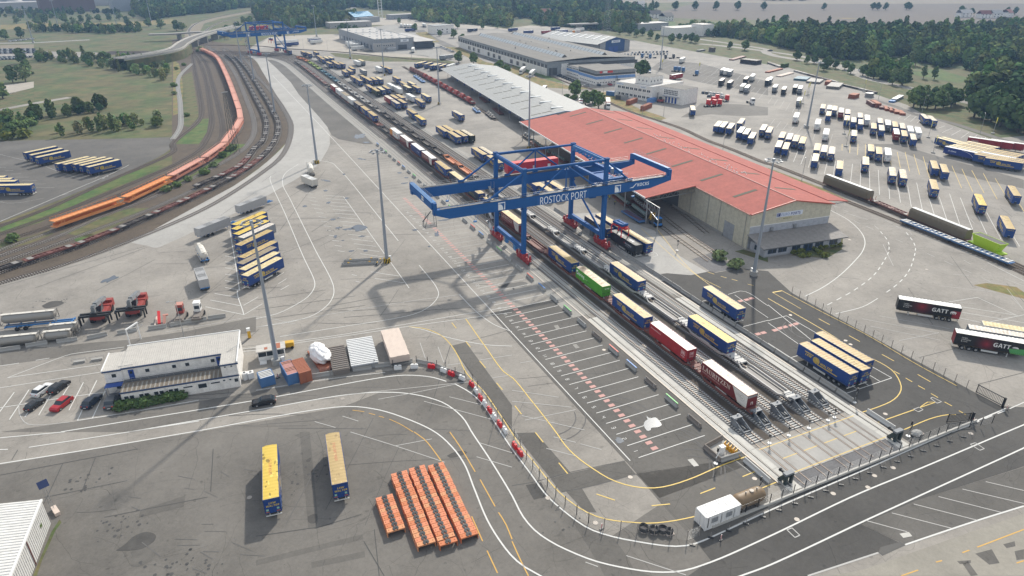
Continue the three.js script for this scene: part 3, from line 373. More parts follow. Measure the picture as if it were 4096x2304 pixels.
series([-80.7,-345.1],[-78.5,-344.9],[-63.1,-306.4],[-55.8,-303],7,0.14,'paintWorn');line([[-67.5,-267.1],[-49.9,-294.8],[-37.7,-313.8],[-30.9,-327.1]],0.22);line([[-85.1,-371.2],[-69.4,-349.3],[-43.8,-309.7],[-39.5,-322.7]],0.15,'paintWorn');dashes([[-52.7,-290.8],[-48.5,-293.4]],3,2,0.16);dashes([[-39.8,-308.3],[-37.9,-312]],2,1,0.2);line([[-71.7,-292],[-68.7,-288.7],[-64.9,-287.6],[-60.7,-288.7],[-57.7,-289.9]],0.13,'paintWorn');

// ---------- water, spills and sealed joints on the pavement ----------
function puddle(c,rx,ry,a,k=16,m='water',name='puddle',label=null) {
  const pts=[];for (let i=0;i<k;i++) {const t=i/k*6.283,r=rr(0.55,1.1),x=Math.cos(t)*rx*r,z=Math.sin(t)*ry*r;pts.push([c[0] + x*Math.cos(a) - z*Math.sin(a),c[1] + x*Math.sin(a) + z*Math.cos(a)]);}
  return struct(name,flatGeo([...smooth([...pts,pts[0]],0.25)].slice(0,-1),0.045,10),M[m]);
}
for (const [c,rx,ry,a] of [[[41.6,-209.8],2.6,3.2,.3],[[38.4,-210.3],2.2,1.0,0],[[35.3,-221.6],1.2,1.3,0],[[37.3,-222.3],.7,.5,0],[[44.6,-242.2],.9,1.3,.4],[[32.8,-205.6],.7,1.6,.2],[[37.5,-240.1],.8,1.5,.5],[[40.6,-202],1.3,.7,0],[[34.8,-191.4],1.2,.6,0],[[38.8,-189.7],.9,.9,0],[[41.9,-268],.8,3.0,-.6],[[39.2,-254.8],.9,1.5,0],[[28.9,-239.8],1.0,1.0,0],[[50.3,-273.8],.6,1.3,0],[[71.8,-266.2],1.1,1.3,0],[[69.5,-251.3],1.6,1.0,0],[[72.2,-258.2],1.0,1.2,0],[[62.5,-294.4],.8,3.0,-.5],[[35.3,-212.7],1.3,.9,0],[[34.3,-201.1],.7,.4,0],[[63.1,-193.9],.8,2.6,.4],[[57.5,-184.8],.5,.8,0],[[71.8,-337.3],3.4,5.2,.4],[[71.9,-323.3],2.0,2.0,0],[[-30.5,-199.7],1.6,3.0,.8],[[69.5,-205.2],2.6,.8,0],[[57.8,-200.3],1.2,.7,0],[[59.44,-81.1],1,1,0]]) puddle(c,rx,ry,a);
struct('puddle',flatGeo(smooth([[68.4,-85.37],[68.55,-84.44],[69.7,-84.08],[69.64,-82.56],[69.35,-81.69],[68.38,-81.47],[67.01,-81.77],[66.57,-81.32],[65.89,-81.31],[65.89,-82.13],[66.34,-83.25],[67.22,-84.02],[67.93,-84.21]],0.3),0.045,10),M.water);
struct('tar_patch',flatGeo(smooth([[65.2,-150],[66.5,-150.3],[68.5,-150.7],[70.5,-150.3],[72.7,-150.1],[73.5,-148.9],[73.3,-147.9],[72.5,-147.2],[70.4,-147.6],[68.5,-148],[66.3,-148.8],[65.3,-149.2]],0.4),0.028,10),M.tar);
struct('tar_patch',flatGeo(smooth([[-23.3,-91.31],[-21.95,-92.26],[-21.17,-93.19],[-19.68,-93.59],[-18.41,-92.9],[-17.85,-91.98],[-18.11,-90.91],[-19.05,-90.28],[-19.85,-90.02],[-21.47,-90.46]],0.4),0.024,10),M.asphaltNew);
struct('damp_patch',flatGeo(smooth([[-21.33,-90.18],[-19.04,-89.85],[-18.22,-89.06],[-17.93,-87.48],[-18.98,-86.76],[-20.28,-86.57],[-21.09,-87.34],[-20.87,-88.64]],0.4),0.022,10),M.asphaltDark);
for (const p of [[[4.05,-86.23],[5.32,-86.35],[5.35,-84.93],[4.8,-84.27],[3.98,-84.87]],[[6.11,-99.99],[6.97,-100.46],[6.71,-99.42],[6.11,-99.42]],[[29.16,-90.62],[30.62,-90.98],[32.55,-90.53],[32.76,-89.83],[31.42,-89.57],[29.62,-89.81]],[[-45.4,-188.9],[-43.8,-190.7],[-41.6,-190.2],[-40.4,-188.2],[-42.1,-186.8],[-44.2,-186.9]],[[37.05,-112.73],[38.79,-112.33],[40.76,-111.62],[40.11,-111.11],[37.65,-111.64]],[[68.5,-147.6],[69,-147.4],[68.4,-146.3]]]) struct('damp_patch',flatGeo(smooth([...p,p[0]],0.4).slice(0,-1),0.024,10),M.asphaltNew);
// drain covers
mat('castIron',[0.33,0.30,0.27],0.6,0.3);
for (const c of [...[[40.7,-73.72],[45,-65.74],[55.84,-72.16],[74.93,-62.91]],...[[74.37,-52.92],[84.24,-54.66],[90.73,-53.25],[94.17,-54.79],[98.86,-54.83],[120.42,-55.24]],...[[15.93,-115.87]],...[[-3.95,-94.55]],...[[73.98,-109.78]],...[[125.09,-104.39],[111.13,-66.15],[127.27,-89.61],[126.9,-87.9]],...[[180.05,-134.03],[181.38,-108.6]]]) struct('drain_cover',cyl(0.42,0.42,0.02,c[0],0.03,c[1],20),M.castIron);
struct('drain_cover',[(()=>{const q=[[86.49,-44.03],[88.09,-43.66],[87.85,-42.85],[86.25,-43.19]];return flatGeo(q,0.05,10);})()],M.concreteWhite);
struct('drain_cover',flatGeo([[68.58,-114.75],[69.55,-114.74],[69.45,-112.89],[68.41,-112.89]],0.045,10),M.concreteOld);struct('drain_cover',flatGeo([[68.9,-124.49],[69.96,-124.43],[69.62,-122.54],[68.57,-122.6]],0.045,10),M.concreteOld);struct('drain_cover',flatGeo([[67.56,-71.63],[68.65,-71.48],[68.43,-69.51],[67.44,-69.69]],0.046,10),M.concreteWhite);
// tyre marks and tar joints lie on the asphalt as thin strips
mat('rubber',[0.12,0.115,0.11],0.9);mat('joint',[0.06,0.058,0.056],0.7);
for (let k=0;k<130;k++) {const u=rr(-30,55),v=rr(95,300);if (u<-30 + (v - 200)*0.6) continue;const a=rr(-0.12,0.12) + (k % 3?0.35 : 2.2),L=rr(5,26),p=[[u,-v],[u + Math.cos(a)*L/2,-v + Math.sin(a)*L/2 + rr(-.6,.6)],[u + Math.cos(a)*L,-v + Math.sin(a)*L]];struct('tar_joint',ribbonGeo(smooth(p,3),rr(0.05,0.16),0.032,10),k % 2?M.joint : M.rubber);}
for (const q of [[[-42.4,-118.27],[-33,-117.26],[-21.04,-115.99]],[[-27.87,-116.48],[-29.23,-107.54]],[[-32.98,-117.11],[-33.9,-111],[-34.57,-107.26]],[[-34.77,-108.84],[-29,-108.2],[-22.45,-107.53]],[[-25.36,-99.64],[-10.2,-97.57]],[[-9.68,-98.73],[-8.68,-110.26]],[[-40.8,-124.85],[-41.28,-122.11]],[[-57.3,-206.6],[-41.7,-213.7],[-21.8,-222.2]],[[-48.6,-201.9],[-21.7,-220.9]],[[4.9,-169.3],[22.5,-167.6]],[[4.3,-163.5],[28.9,-160.7]],[[20.6,-157.7],[36.1,-157.4]],[[7.3,-157.2],[30,-154.3]],[[4.61,-83.22],[11.92,-83.05]],[[-3.87,-85.39],[4.79,-83.36]],[[10.96,-77.42],[12.08,-69.84]],[[13.01,-79.1],[11.43,-70.14]],[[44.7,-283.6],[17.4,-218.5]],[[11.7,-234.7],[39,-270.6]],[[15.6,-198.4],[31,-207.4]],[[26.7,-199.3],[36.4,-206.8]],[[136.06,-77.39],[146.98,-76.55]],[[137.56,-65.11],[151.04,-63.82]],[[47.99,-126.38],[58.76,-127.04]],[[36.56,-78.84],[41.53,-77.86],[45.15,-77.8],[57.41,-76.05]],[[43.35,-74.13],[47.05,-73.27],[57.12,-72.39]],[[61.4,-132.39],[77.45,-135.04]]]) struct('tar_joint',ribbonGeo(smooth(q,4),0.13,0.033,10),M.joint);
for (const [c,r,a0,a1] of [[[50.42,-93.54],6,0.2,1.7],[[63.01,-73.17],9,-0.6,0.9],[[61.38,-75.38],11,-0.4,0.8],[[123.94,-96.82],3.2,2.6,4.6],[[123.19,-96.11],4.4,2.8,4.4],[[60.81,-86.66],7,-1,0.5],[[65.19,-65.04],8,-1.2,0.2]]) for (const w of [0,1.9]) {const p=[];for (let i=0;i <= 10;i++) {const t=a0 + (a1 - a0)*i/10;p.push([c[0] + (r + w)*Math.cos(t),c[1] + (r + w)*Math.sin(t)]);} struct('tyre_mark',ribbonGeo(p,0.22,0.0335,10),M.rubber);}
for (let k=0;k<26;k++) {const c=pick([[-13.32,-87.62],[-15.38,-86.91],[-14.46,-103.56],[-16.01,-99.64],[-8.19,-90.75],[2.78,-101.1]]),a=rr(0.4,1.1),L=rr(1.5,5),x=c[0] + rr(-7,7),z=c[1] + rr(-5,5);struct('tyre_mark',ribbonGeo([[x,z],[x + L*Math.cos(a),z + L*Math.sin(a)]],rr(0.07,0.14),0.0335,10),M.rubber);}
for (let k=0;k<70;k++) {const u=rr(150,250),v=rr(62,190);if (u>205 - (v - 100)*0.1&&u<222) continue;const a=(k % 2?0.7 : -0.87) + rr(-0.05,0.05),L=rr(4,22);struct('tar_joint',ribbonGeo([[u,-v],[u + Math.cos(a)*L,-v + Math.sin(a)*L]],rr(0.06,0.14),0.032,10),k % 3?M.joint : M.paintWorn);}
{const gs=[];for (let k=0;k<160;k++) {const c=pick([[-22.41,-96.66],[-21.73,-97.03],[-16.72,-85.32],[-14.07,-84.28],[-12.14,-82.01],[-28.27,-109.96],[6.47,-96.57],[6.04,-94.05],[34.4,-212.7],[39.8,-68.95],[-43.8,-190.7]]),r=rr(0.06,0.3);gs.push(cyl(r,r*0.9,0.004,c[0] + rr(-4,4),0.0345,c[1] + rr(-2.5,2.5),9));} const o=struct('oil_spots',gs,M.joint);o.userData.kind='stuff';tag(o,'small dark oil spots scattered over the asphalt','oil spots');}
// ---------- railway tracks ----------
mat('railSteel',[0.20,0.155,0.125],0.5,0.5);mat('railBright',[0.26,0.245,0.23],0.5,0.4);mat('sleeperPale',[0.52,0.51,0.48],0.9);mat('sleeperDark',[0.17,0.145,0.125],0.9);
mat('sleeperMid',[0.30,0.28,0.26],0.9);mat('groove',[0.03,0.03,0.03],0.8);
function sweep(pts,w,h,y) {                                   // a bar of box section that follows a line
  const a=offset(pts,w/2),b=offset(pts,-w/2),pos=[],nor=[];
  const quad=(p,q,r,s,n)=>{pos.push(...p,...q,...r,...p,...r,...s);for (let i=0;i<6;i++) nor.push(...n);};
  for (let i=0;i + 1<pts.length;i++) {const t=sub2(pts[i + 1],pts[i]),l=len2(t),n=[-t[1]/l,0,t[0]/l];
    quad([a[i][0],y + h,a[i][1]],[a[i + 1][0],y + h,a[i + 1][1]],[b[i + 1][0],y + h,b[i + 1][1]],[b[i][0],y + h,b[i][1]],[0,1,0]);
    quad([a[i][0],y,a[i][1]],[a[i + 1][0],y,a[i + 1][1]],[a[i + 1][0],y + h,a[i + 1][1]],[a[i][0],y + h,a[i][1]],n);
    quad([b[i][0],y,b[i][1]],[b[i][0],y + h,b[i][1]],[b[i + 1][0],y + h,b[i + 1][1]],[b[i + 1][0],y,b[i + 1][1]],n.map((k)=>-k));}
  const g=new THREE.BufferGeometry();g.setAttribute('position',new THREE.Float32BufferAttribute(pos,3));g.setAttribute('normal',new THREE.Float32BufferAttribute(nor,3));return metric(g,30);
}
const sleeperGeo=bx(2.6,0.16,0.27,0,0,0);
function track(label,path,o={}) {
  const {base=0,near=null,step=0.6,m='sleeperDark',top='railSteel',bed=null,from=0}=o,s=smooth(path,4),t=thing('railway_track',label,'railway track',[0,0,0],0,o.group);
  if (bed) obj('ballast_bed',ribbonGeo(s,bed[1],base + bed[2],12),M[bed[0]],t);
  for (const d of [-0.75,0.75]) obj('rail',sweep(offset(s,d),0.085,0.17,base + 0.10),M[top],t);
  const spots=walk(s,step,from),far=[];
  for (const p of spots) if (near&&p[3]<near) {const q=share('sleeper',sleeperGeo,M[o.nearMat ?? m],t);q.position.set(p[0],base - 0.03,p[1]);q.rotation.y=p[2];} else far.push(p);
  if (far.length) {const I=shade(new THREE.InstancedMesh(sleeperGeo,M[m],far.length)),D=new THREE.Object3D();far.forEach((p,i)=>{D.position.set(p[0],base - 0.05,p[1]);D.rotation.y=p[2];D.updateMatrix();I.setMatrixAt(i,D.matrix);});I.name='sleepers';I.userData.kind='stuff';t.add(I);}
  return s;
}
// the five tracks under the crane
const bend=[[91.2,-430],[91.0,-560],[90.6,-612],[88.6,-640],[84.6,-660],[77,-682],[60,-706],[32,-724],[-10,-745],[-70,-772]];
const spine=smooth([[92.25,-70],[92.25,-200],[92.0,-320],...bend],5),spineAll=[[92.25,-57.8],...spine];
struct('track_ground',flatGeo([[80.4,-70],[104.6,-70],[104.6,-330],...offset(smooth(spine.slice(50),10),13).filter((p,i)=>i % 2===0),...offset(smooth(spine.slice(50),10),-13).filter((p,i)=>i % 2===0).reverse(),[80.4,-330]],0.022,18),M.laneBrown);
const trackNames=['beside the numbered parking bays','under the train of coloured trailers','in the middle between the two trains','under the train of white pocket wagons','beside the concrete barrier wall'];
[-9.95,-5.0,0,5.05,10.05].forEach((d,i)=>{
  const p=offset(spine,d);
  track('straight crane track with pale sleepers ' + trackNames[i],p,{base: 0.0,near: 100,from: 0.3,nearMat: 'sleeperPale',m: 'sleeperMid',bed: ['ballast',3.3,0.026],group: 'tracks under the gantry crane'});
  const e=thing('rail_end','bare pair of rails in the concrete crossing, ' + ord(i + 1) + ' from the office side','rail');// through the crossing to the fence
  for (const s of [-0.75,0.75]) {obj('rail',bx(0.1,0.072,11.6,p[0][0] + s,0.035,-64),M.railSteel,e);obj('groove',bx(0.46,0.01,8.0,p[0][0] + s,0.086,-64.8),M.joint,e);}
});
struct('ballast_strip',flatGeo(rect(80.6,105,57.75,60.9),0.03,10),M.ballast);
// crossing slabs
const crossing=thing('level_crossing','pale concrete level crossing deck with yellow lines before the fence','crossing');
for (let i=0;i<20;i++) obj('slab',metric(bx(1.19,0.06,8.0,81.1 + i*1.2,0.03,-64.8),40),M.concreteLight,crossing);
for (const v of [61.2,68.3]) obj('yellow_line',bx(24,0.004,0.16,93,0.094,-v),M.paintYellow,crossing);
for (let i=0;i<4;i++) obj('yellow_dash',bx(3.2,0.004,0.16,84.8 + i*5.0,0.094,-64.7),M.paintYellow,crossing);
// crane runways: concrete beams with the crane rail let in
for (const [u,side] of [[79.1,'beside the numbered bays'],[105.9,'beside the barrier wall']]) {
  const r=thing('crane_runway','long concrete crane runway with sunken steel rail ' + side,'crane runway',[0,0,0],0,'crane runways');
  const d=u - 92.25,line_=offset(spine,d);
  for (let k=0;k<12;k++) obj('concrete_panel',metric(bx(2.5,0.09,5.45,u + (u<90?0.25 : -0.2),0,-(60.6 + 5.5*k)),30),M.concreteWhite,r);
  obj('runway_beam',sweep(offset(smooth([[92.25,-126],[92.25,-200],[92.0,-320],...bend.slice(0,7)],6),d),2.2,0.07,0),M.concreteOld,r);
  obj('crane_rail',[sweep([[u,-58.5],[u,-120]],0.1,0.13,0.03),sweep(offset(smooth([[92.25,-120],[92.25,-200],[92.0,-320],...bend.slice(0,7)],6),d),0.1,0.13,0.03)],M.railBright,r);
  obj('rail_groove',[bx(0.42,0.008,66,u,0.088,-91.6)],M.groove,r);
  obj('cable_trough',sweep(offset(smooth([[92.25,-60],[92.25,-200],[92.0,-320],...bend.slice(0,6)],8),d + (u<90?-1.25 : 1.3)),0.35,0.12,0),M.castIron,r);
}
patch('runway_verge',rect(76.8,78.0,60,126),M.asphaltDark,1);struct('runway_verge',ribbonGeo(offset(smooth([[92.25,-126],[92.25,-320],...bend.slice(0,6)],8),-15.6),3.2,0.016,30),M.concreteOld);
struct('runway_verge',ribbonGeo(offset(smooth([[92.25,-134],[92.25,-320],...bend.slice(0,6)],8),15.2),2.6,0.016,30),M.concreteOld);

// the sidings that sweep round on the left
const sid={
  a: [...[[-79.4,-246.7],[-66.6,-261.5],[-54.2,-276.6],[-43.2,-294.4],[-31.8,-312.6],[-13.5,-342.9]],...[[-13.4,-359.2],[-0.7,-406.3],[2.4,-434],[3.9,-517.4],[4.7,-618.6],[6.7,-782.1]]],
  b: [...[[-77.7,-239.2],[-65.2,-253.4],[-52.9,-265.8],[-39.1,-283.2],[-22.7,-305.3],[-13.7,-318.3],[-2.6,-341.8]],...[[1.8,-362.9],[5.9,-397.8],[7.6,-441.1],[10.3,-561],[10,-660.9],[6.9,-772.7]]],
  c: [...[[-76.1,-232],[-63.8,-245.3],[-51.6,-254.5],[-38.5,-275.4],[-22.5,-294.7],[-3.2,-324.9]],...[[7.4,-355.9],[10.8,-387.6],[12.3,-445.5],[13.8,-549.5],[14.2,-665.8],[7.8,-772.3]]],
  d: [...[[-74.6,-225.2],[-62.5,-237.6],[-50.3,-249],[-28.6,-269.5],[-17.5,-285.2],[5.3,-328.4]],...[[12.2,-353.6],[19.4,-383.7],[21.4,-404.4],[22.6,-440.7],[25,-575],[24,-682.8],[19.8,-715.5],[11.1,-761.8]]],
  e: [...[[-73.5,-220.3],[-61.7,-232.6],[-49.9,-241.2],[-37.3,-257.4],[-22.1,-272.7],[-4.2,-298.3],[13.8,-328.3]],...[[21.9,-353.6],[26.8,-388.1],[29.9,-465.4],[32.3,-605.7],[30.1,-687.4],[19.8,-795.1]]],
  f: [...[[-72.3,-214.9],[-60.6,-226.4],[-49.1,-234.5],[-36.4,-245.5],[-21.9,-259.3],[-6.7,-277.5],[11.5,-300.7]],...[[21.9,-332.5]],...[[25.5,-341.2],[31.5,-372.9],[34.1,-404.3],[35.4,-462.9]],...[[36.7,-538.8],[36.4,-669.7],[20.2,-804.8]]],
  g: [...[[-70.8,-208.2],[-59.2,-218.1],[-50.3,-223.6],[-38.2,-232.1],[-22.9,-247.5],[-1.6,-272.4],[10.6,-289.9]],...[[24.2,-317.7]],...[[32.3,-344.3],[38.1,-377.6],[40.8,-432.3],[41.9,-499.8]],...[[42.9,-589.1],[40.9,-674.9],[33.8,-760.3]]],
  h: [...[[-69.4,-201.8],[-57.8,-209.5],[-42,-217],[-21.4,-233.6],[-2.5,-253.8]],...[[21.9,-294.2],[30.5,-312.9]],...[[39.1,-345.6],[44.6,-379.8],[47,-422.9],[47.8,-505.8],[46.1,-565.3]],...[[47.4,-604.8],[45.7,-711.6],[36.2,-768.4]]],
};
const sidNames={a: 'nearest the trailer parking lot',b: 'second from the trailer parking lot',c: 'beside the salmon car carriers, lot side',d: 'carrying the salmon car carriers',e: 'between car carriers and dark wagons',f: 'carrying the shorter string of dark wagons',g: 'carrying the long string of dark wagons',h: 'along the edge of the pavement'};
const siding={};for (const k in sid) siding[k]=track('curved siding with brown ballast ' + sidNames[k],sid[k],{base: -0.01,step: 0.7,m: k>'c'?'sleeperMid' : 'sleeperDark',bed: ['laneBrown',3.2,0.0],group: 'curved sidings'});
track('pale concrete turnout track beside the bushes',[...[[-13.3,-369.9],[-9.8,-394.6],[-8.5,-461.9],[-7.6,-579.6],[3.6,-657.1]]],{base: -0.01,step: 0.7,m: 'sleeperPale',bed: ['ballast',3.0,0.004]});
// lines that run on under the road bridge
[[[[6.7,-782.1],[9.4,-840.8],[10.3,-990.9],[24,-1098.5],[49.4,-1184.8],[128.8,-1359.3]],'left'],[[[14.6,-807.4],[25.1,-941.9],[50.6,-1086.2],[85.4,-1189.7]],'middle'],[[[20.7,-814.7],[49.6,-972.7],[79.9,-1091]],'right']].forEach(([p,w])=>track('railway line leading away under the road bridge, ' + w + ' one',[...p],{base: -0.02,step: 1.2,m: 'sleeperMid',bed: ['concreteOld',3.6,0]}));
struct('railway_bed',ribbonGeo([[8.1,-830.8],[12.5,-947.7],[23.4,-1081],[48.3,-1164.4],[124.6,-1318.9]],16,-0.03,25),M.fieldPale);
// tracks on the hall side
const boxTrack=track('track along the right hand trailer park carrying box wagons',[...[[230,-303.4],[229.6,-283.6]],...[[224.6,-255.3],[223.8,-238.8],[221,-212]],...[[221.6,-212.6],[219.2,-181.1],[217.1,-158.1],[214.24,-138.6],[210.59,-113.12],[207.6,-97.35],[203.28,-79.14]]],{base: 0.0,step: 0.65,bed: ['gravelBrown',3.4,0.026]});
const flatTrack=track('track beside the red hall carrying blue flat wagons',[...[[211.2,-173.7],[210.5,-163],[208.34,-137.1],[204.88,-99.76],[204.05,-95.25],[199.47,-77.15]]],{base: 0.0,step: 0.65,bed: ['gravelBrown',3.2,0.028]});
const coilTrack=track('track beside the grey hall carrying red coil wagons',[[162,-564.1],[160.6,-537.4],[158.7,-487.2],[152.9,-377],[151,-359],[148.8,-341.1]],{base: 0.0,step: 0.7,bed: ['laneBrown',3,0.026]});
track('long curved track behind the far gantry crane',[...[[20,-799.9]],...[[67.5,-771],[91.8,-733.4],[131.8,-688.4],[165.4,-632.2],[189.9,-591.3],[205,-557],[217.8,-502.2]]],{base: 0.0,step: 0.9,bed: ['laneBrown',4,0.02]});
track('overgrown track through the verge by the warehouse road',[[250.1,-470.6],[245.6,-423],[248.3,-408.4],[235,-366.6],[230.4,-339.4],[229.4,-319.6],[230,-303.4]],{base: 0.0,step: 0.8,bed: ['gravelBrown',3,0.03]});
[[[[160.8,-278.4],[145.1,-225.9],[138.7,-199.4],[133,-168.9],[128.82,-139.34]],'nearest the trailers'],[[[167.7,-275.2],[153.4,-229.9],[144.4,-196.8],[136.8,-163.2],[134.1,-142.6]],'in the middle'],[[[163.1,-238.8],[154.6,-208.2],[148.9,-182.4],[142.7,-157.5]],'nearest the hall wall']].forEach(([p,w])=>track('sunken track under the red canopy ' + w,p,{base: -0.06,step: 2,m: 'asphaltMid',top: 'railSteel'}));
// ---------- the gantry cranes ----------
mat('craneBlue',[0.004,0.115,0.40],0.7,0,{map: concreteMap});mat('craneBlueLight',[0.05,0.2,0.47],0.45);mat('bogieRed',[0.36,0.035,0.04],0.4);mat('cabinRed',[0.52,0.03,0.055],0.45);mat('galv',[0.38,0.39,0.40],0.45,0.6);mat('greyDark',[0.10,0.105,0.11],0.6);mat('glassDark',[0.03,0.035,0.04],0.08);
mat('white',[0.74,0.74,0.73],0.5);mat('hookRed',[0.62,0.03,0.03],0.4);
function text2d(w,h,bg,fg,txt,font,o={}) {return canvasTex(w,h,(x)=>{x.fillStyle=bg;x.fillRect(0,0,w,h);x.fillStyle=fg;x.textAlign='center';x.textBaseline='middle';x.font=font;x.save();x.translate(w/2,h/2);x.scale(o.sx ?? 1,1);x.fillText(txt,0,o.dy ?? 0);x.restore();});}
const blueCss='#' + lin(0.004,0.092,0.32).getHexString();
const portMat=mat('portSign',0xffffff,0.42,0,{map: text2d(1024,150,blueCss,'#eef1f4','ROSTOCK PORT','176px sans-serif',{sx: 0.76,dy: 10})});
const logoMat=mat('logoSign',0xffffff,0.42,0,{map: canvasTex(128,128,(x)=>{x.fillStyle='#e8ecef';x.fillRect(0,0,128,128);x.fillStyle=blueCss;x.beginPath();x.moveTo(6,30);x.bezierCurveTo(70,22,90,70,92,128);x.lineTo(104,128);x.bezierCurveTo(112,90,116,50,116,14);x.lineTo(6,20);x.fill();})});
const kocksMat=mat('kocksSign',0xffffff,0.42,0,{map: canvasTex(512,128,(x)=>{x.fillStyle=blueCss;x.fillRect(0,0,512,128);x.fillStyle='#e4e9ee';x.beginPath();x.moveTo(10,110);x.lineTo(60,90);x.lineTo(90,90);x.lineTo(170,20);x.lineTo(195,20);x.lineTo(105,108);x.fill();x.font='bold 96px sans-serif';x.textBaseline='middle';x.fillText('KOCKS',196,60,310);})});
const rmMat=mat('railSign',0xffffff,0.5,0,{map: text2d(128,80,'#e8ecef','#222a33','RTM','bold 60px sans-serif')});
function plate(w,h,x,y,z,ry=0) {const g=new THREE.PlaneGeometry(w,h);g.rotateY(ry);g.translate(x,y,z);return g;}
function railing(a,b,h=1.1,step=1.6,r=0.035) {          // posts with two rails, between two points
  const A=new THREE.Vector3(...a),B=new THREE.Vector3(...b),n=Math.max(1,Math.round(A.distanceTo(B)/step)),gs=[];
  for (let i=0;i <= n;i++) {const p=A.clone().lerp(B,i/n);gs.push(bar([p.x,p.y,p.z],[p.x,p.y + h,p.z],r,4));}
  for (const k of [0.5,1]) gs.push(bar([A.x,A.y + h*k,A.z],[B.x,B.y + h*k,B.z],r,4));return gs;
}
function makeCrane(label) {
  const t=thing('gantry_crane',label,'gantry crane',[0,0,0],0,'blue gantry cranes');         // local: x across the tracks, +z towards the camera
  const L=-13.4,R=13.4,N=9.9,F=-9.9,B=M.craneBlue;
  for (const [x,z] of [[L,N],[R,N],[L,F],[R,F]]) {
    obj('leg',[beam([x,2.6,z],[x,16.9,z],1.15,1.15),bx(1.5,0.35,1.5,x,2.6,z),bx(1.5,0.3,1.5,x,15.9,z)],B,t);
    obj('post',[bx(1.05,11.0,1.05,x,16.9,z),bx(1.3,0.5,1.3,x,27.4,z)],B,t);
    const b=obj('bogie',[bx(0.9,0.7,8.6,x,1.0,z),bx(1.2,0.9,2.4,x,1.7,z),...[-3,-1,1,3].map((k)=>bx(1.0,0.8,1.5,x,0.35,z + k)),...[-3.2,-1.1,1.1,3.2].map((k)=>cyl(0.42,0.34,1.3,x + 0.55,1.5,z + k,10)),...[-3.2,-1.1,1.1,3.2].map((k)=>cyl(0.4,0.3,1.15,x - 0.55,1.5,z + k,10))],M.bogieRed,t);
    for (const k of [-3.6,-2.4,-0.7,0.7,2.4,3.6]) obj('wheel',cylX(0.36,0.5,x,0.42,z + k,14),M.greyDark,b);
    obj('buffer',[bx(0.5,0.5,0.8,x,0.9,z + 4.6*(z>0?1 : -1))],M.greyDark,b);
 }
  for (const x of [L,R]) {obj('sill_beam',[bx(1.0,1.25,18.7,x,3.3,0)],B,t);obj('portal_tie',[bx(0.9,1.0,18.7,x,26.4,0)],B,t);}
  for (const x of [R]) obj('leg_brace',[bar([x,15.5,F + 0.6],[x,4.6,N - 0.9],0.32,10)],B,t);
  for (const z of [N,F]) {
    // main girder with its raked ends
    const s=new THREE.Shape();for (const [i,p] of [[-40.1,18.5],[-36.0,17.0],[29.0,16.85],[36.6,18.5],[36.6,19.7],[-40.1,19.9]].entries()) p&&(i?s.lineTo(...p) : s.moveTo(...p));
    const g=new THREE.ExtrudeGeometry(s,{depth: 1.7,bevelEnabled: false});g.translate(0,0,z - 0.85);
    obj('girder',[g,bx(0.9,3.4,1.5,-39.9,18.4,z),bx(1.0,3.4,1.5,36.3,18.4,z)],B,t);
    obj('girder_rail',[bx(74,0.14,0.14,-2,19.95,z*0.93)],M.greyDark,t);
    const zz=z + (z>0?0.75 : -0.75);obj('walkway_railing',railing([-38.5,19.9,zz],[35,19.8,zz],1.1,1.6),M.galv,t);
    obj('walkway',[bx(73,0.06,0.9,-2,19.9,z + (z>0?0.35 : -0.35))],M.greyDark,t);
    // trussed pipes over the girder
    const P=(a,b,r=0.27)=>obj('truss_tube',bar(a,b,r,10),B,t);
    P([L,27.3,z],[R,27.3,z],0.36);P([L,27.0,z],[0,27.0,z],0.2);
    for (const [x0,x1] of [[L - 0.3,-24.8],[R + 0.3,22.0]]) P([x0,26.6,z],[x1,20.0,z],0.3);
    P([0,26.9,z],[0,20.0,z],0.2);P([0.4,26.8,z],[9.6,20.0,z],0.25);P([-0.4,26.8,z],[-9.6,20.0,z],0.25);
    for (const x of [-24.8,-9.6,0,9.6,22.0]) obj('gusset',[bx(1.8,0.9,0.2,x,19.8,z)],B,t);
 }
  for (const x of [L,R]) obj('top_tube',[bar([x,27.3,F],[x,27.3,N],0.33,10)],B,t);
  // end ties
  obj('end_tie',[bx(1.4,1.9,19.8,-40.0,19.9,0)],B,t);obj('end_tie',[bx(1.1,1.5,19.8,36.3,20.5,0)],B,t);
  obj('end_railing',[...railing([-39.4,21.8,F],[-39.4,21.8,N],1.1,1.4),...railing([-40.6,21.8,F],[-40.6,21.8,N],1.1,1.4),...railing([36.8,22.0,F],[36.8,22.0,N],1.2,0.95)],M.galv,t);
  obj('end_walkway',[bx(1.3,0.05,19.4,-40,21.82,0),bx(1.0,0.05,19.4,36.3,22.02,0)],M.craneBlueLight,t);
  // stair tower at the far left leg and maintenance platform on the near left tip
  const st=[];for (let k=0;k<7;k++) {const y=4 + k*2.1,s=k % 2?1 : -1;st.push(beam([L - 2.6,y,F + 1 - s*1.4],[L - 2.6,y + 2.1,F + 1 + s*1.4],0.8,0.1),bx(0.9,0.06,1.0,L - 2.6,y + 2.05,F + 1 + s*1.8));}
  for (const [dx,dz] of [[-3.1,-1.4],[-2.1,-1.4],[-3.1,3.4],[-2.1,3.4]]) st.push(bar([L + dx,3,F + dz],[L + dx,20,F + dz],0.05,4));obj('stair_tower',st,M.galv,t);
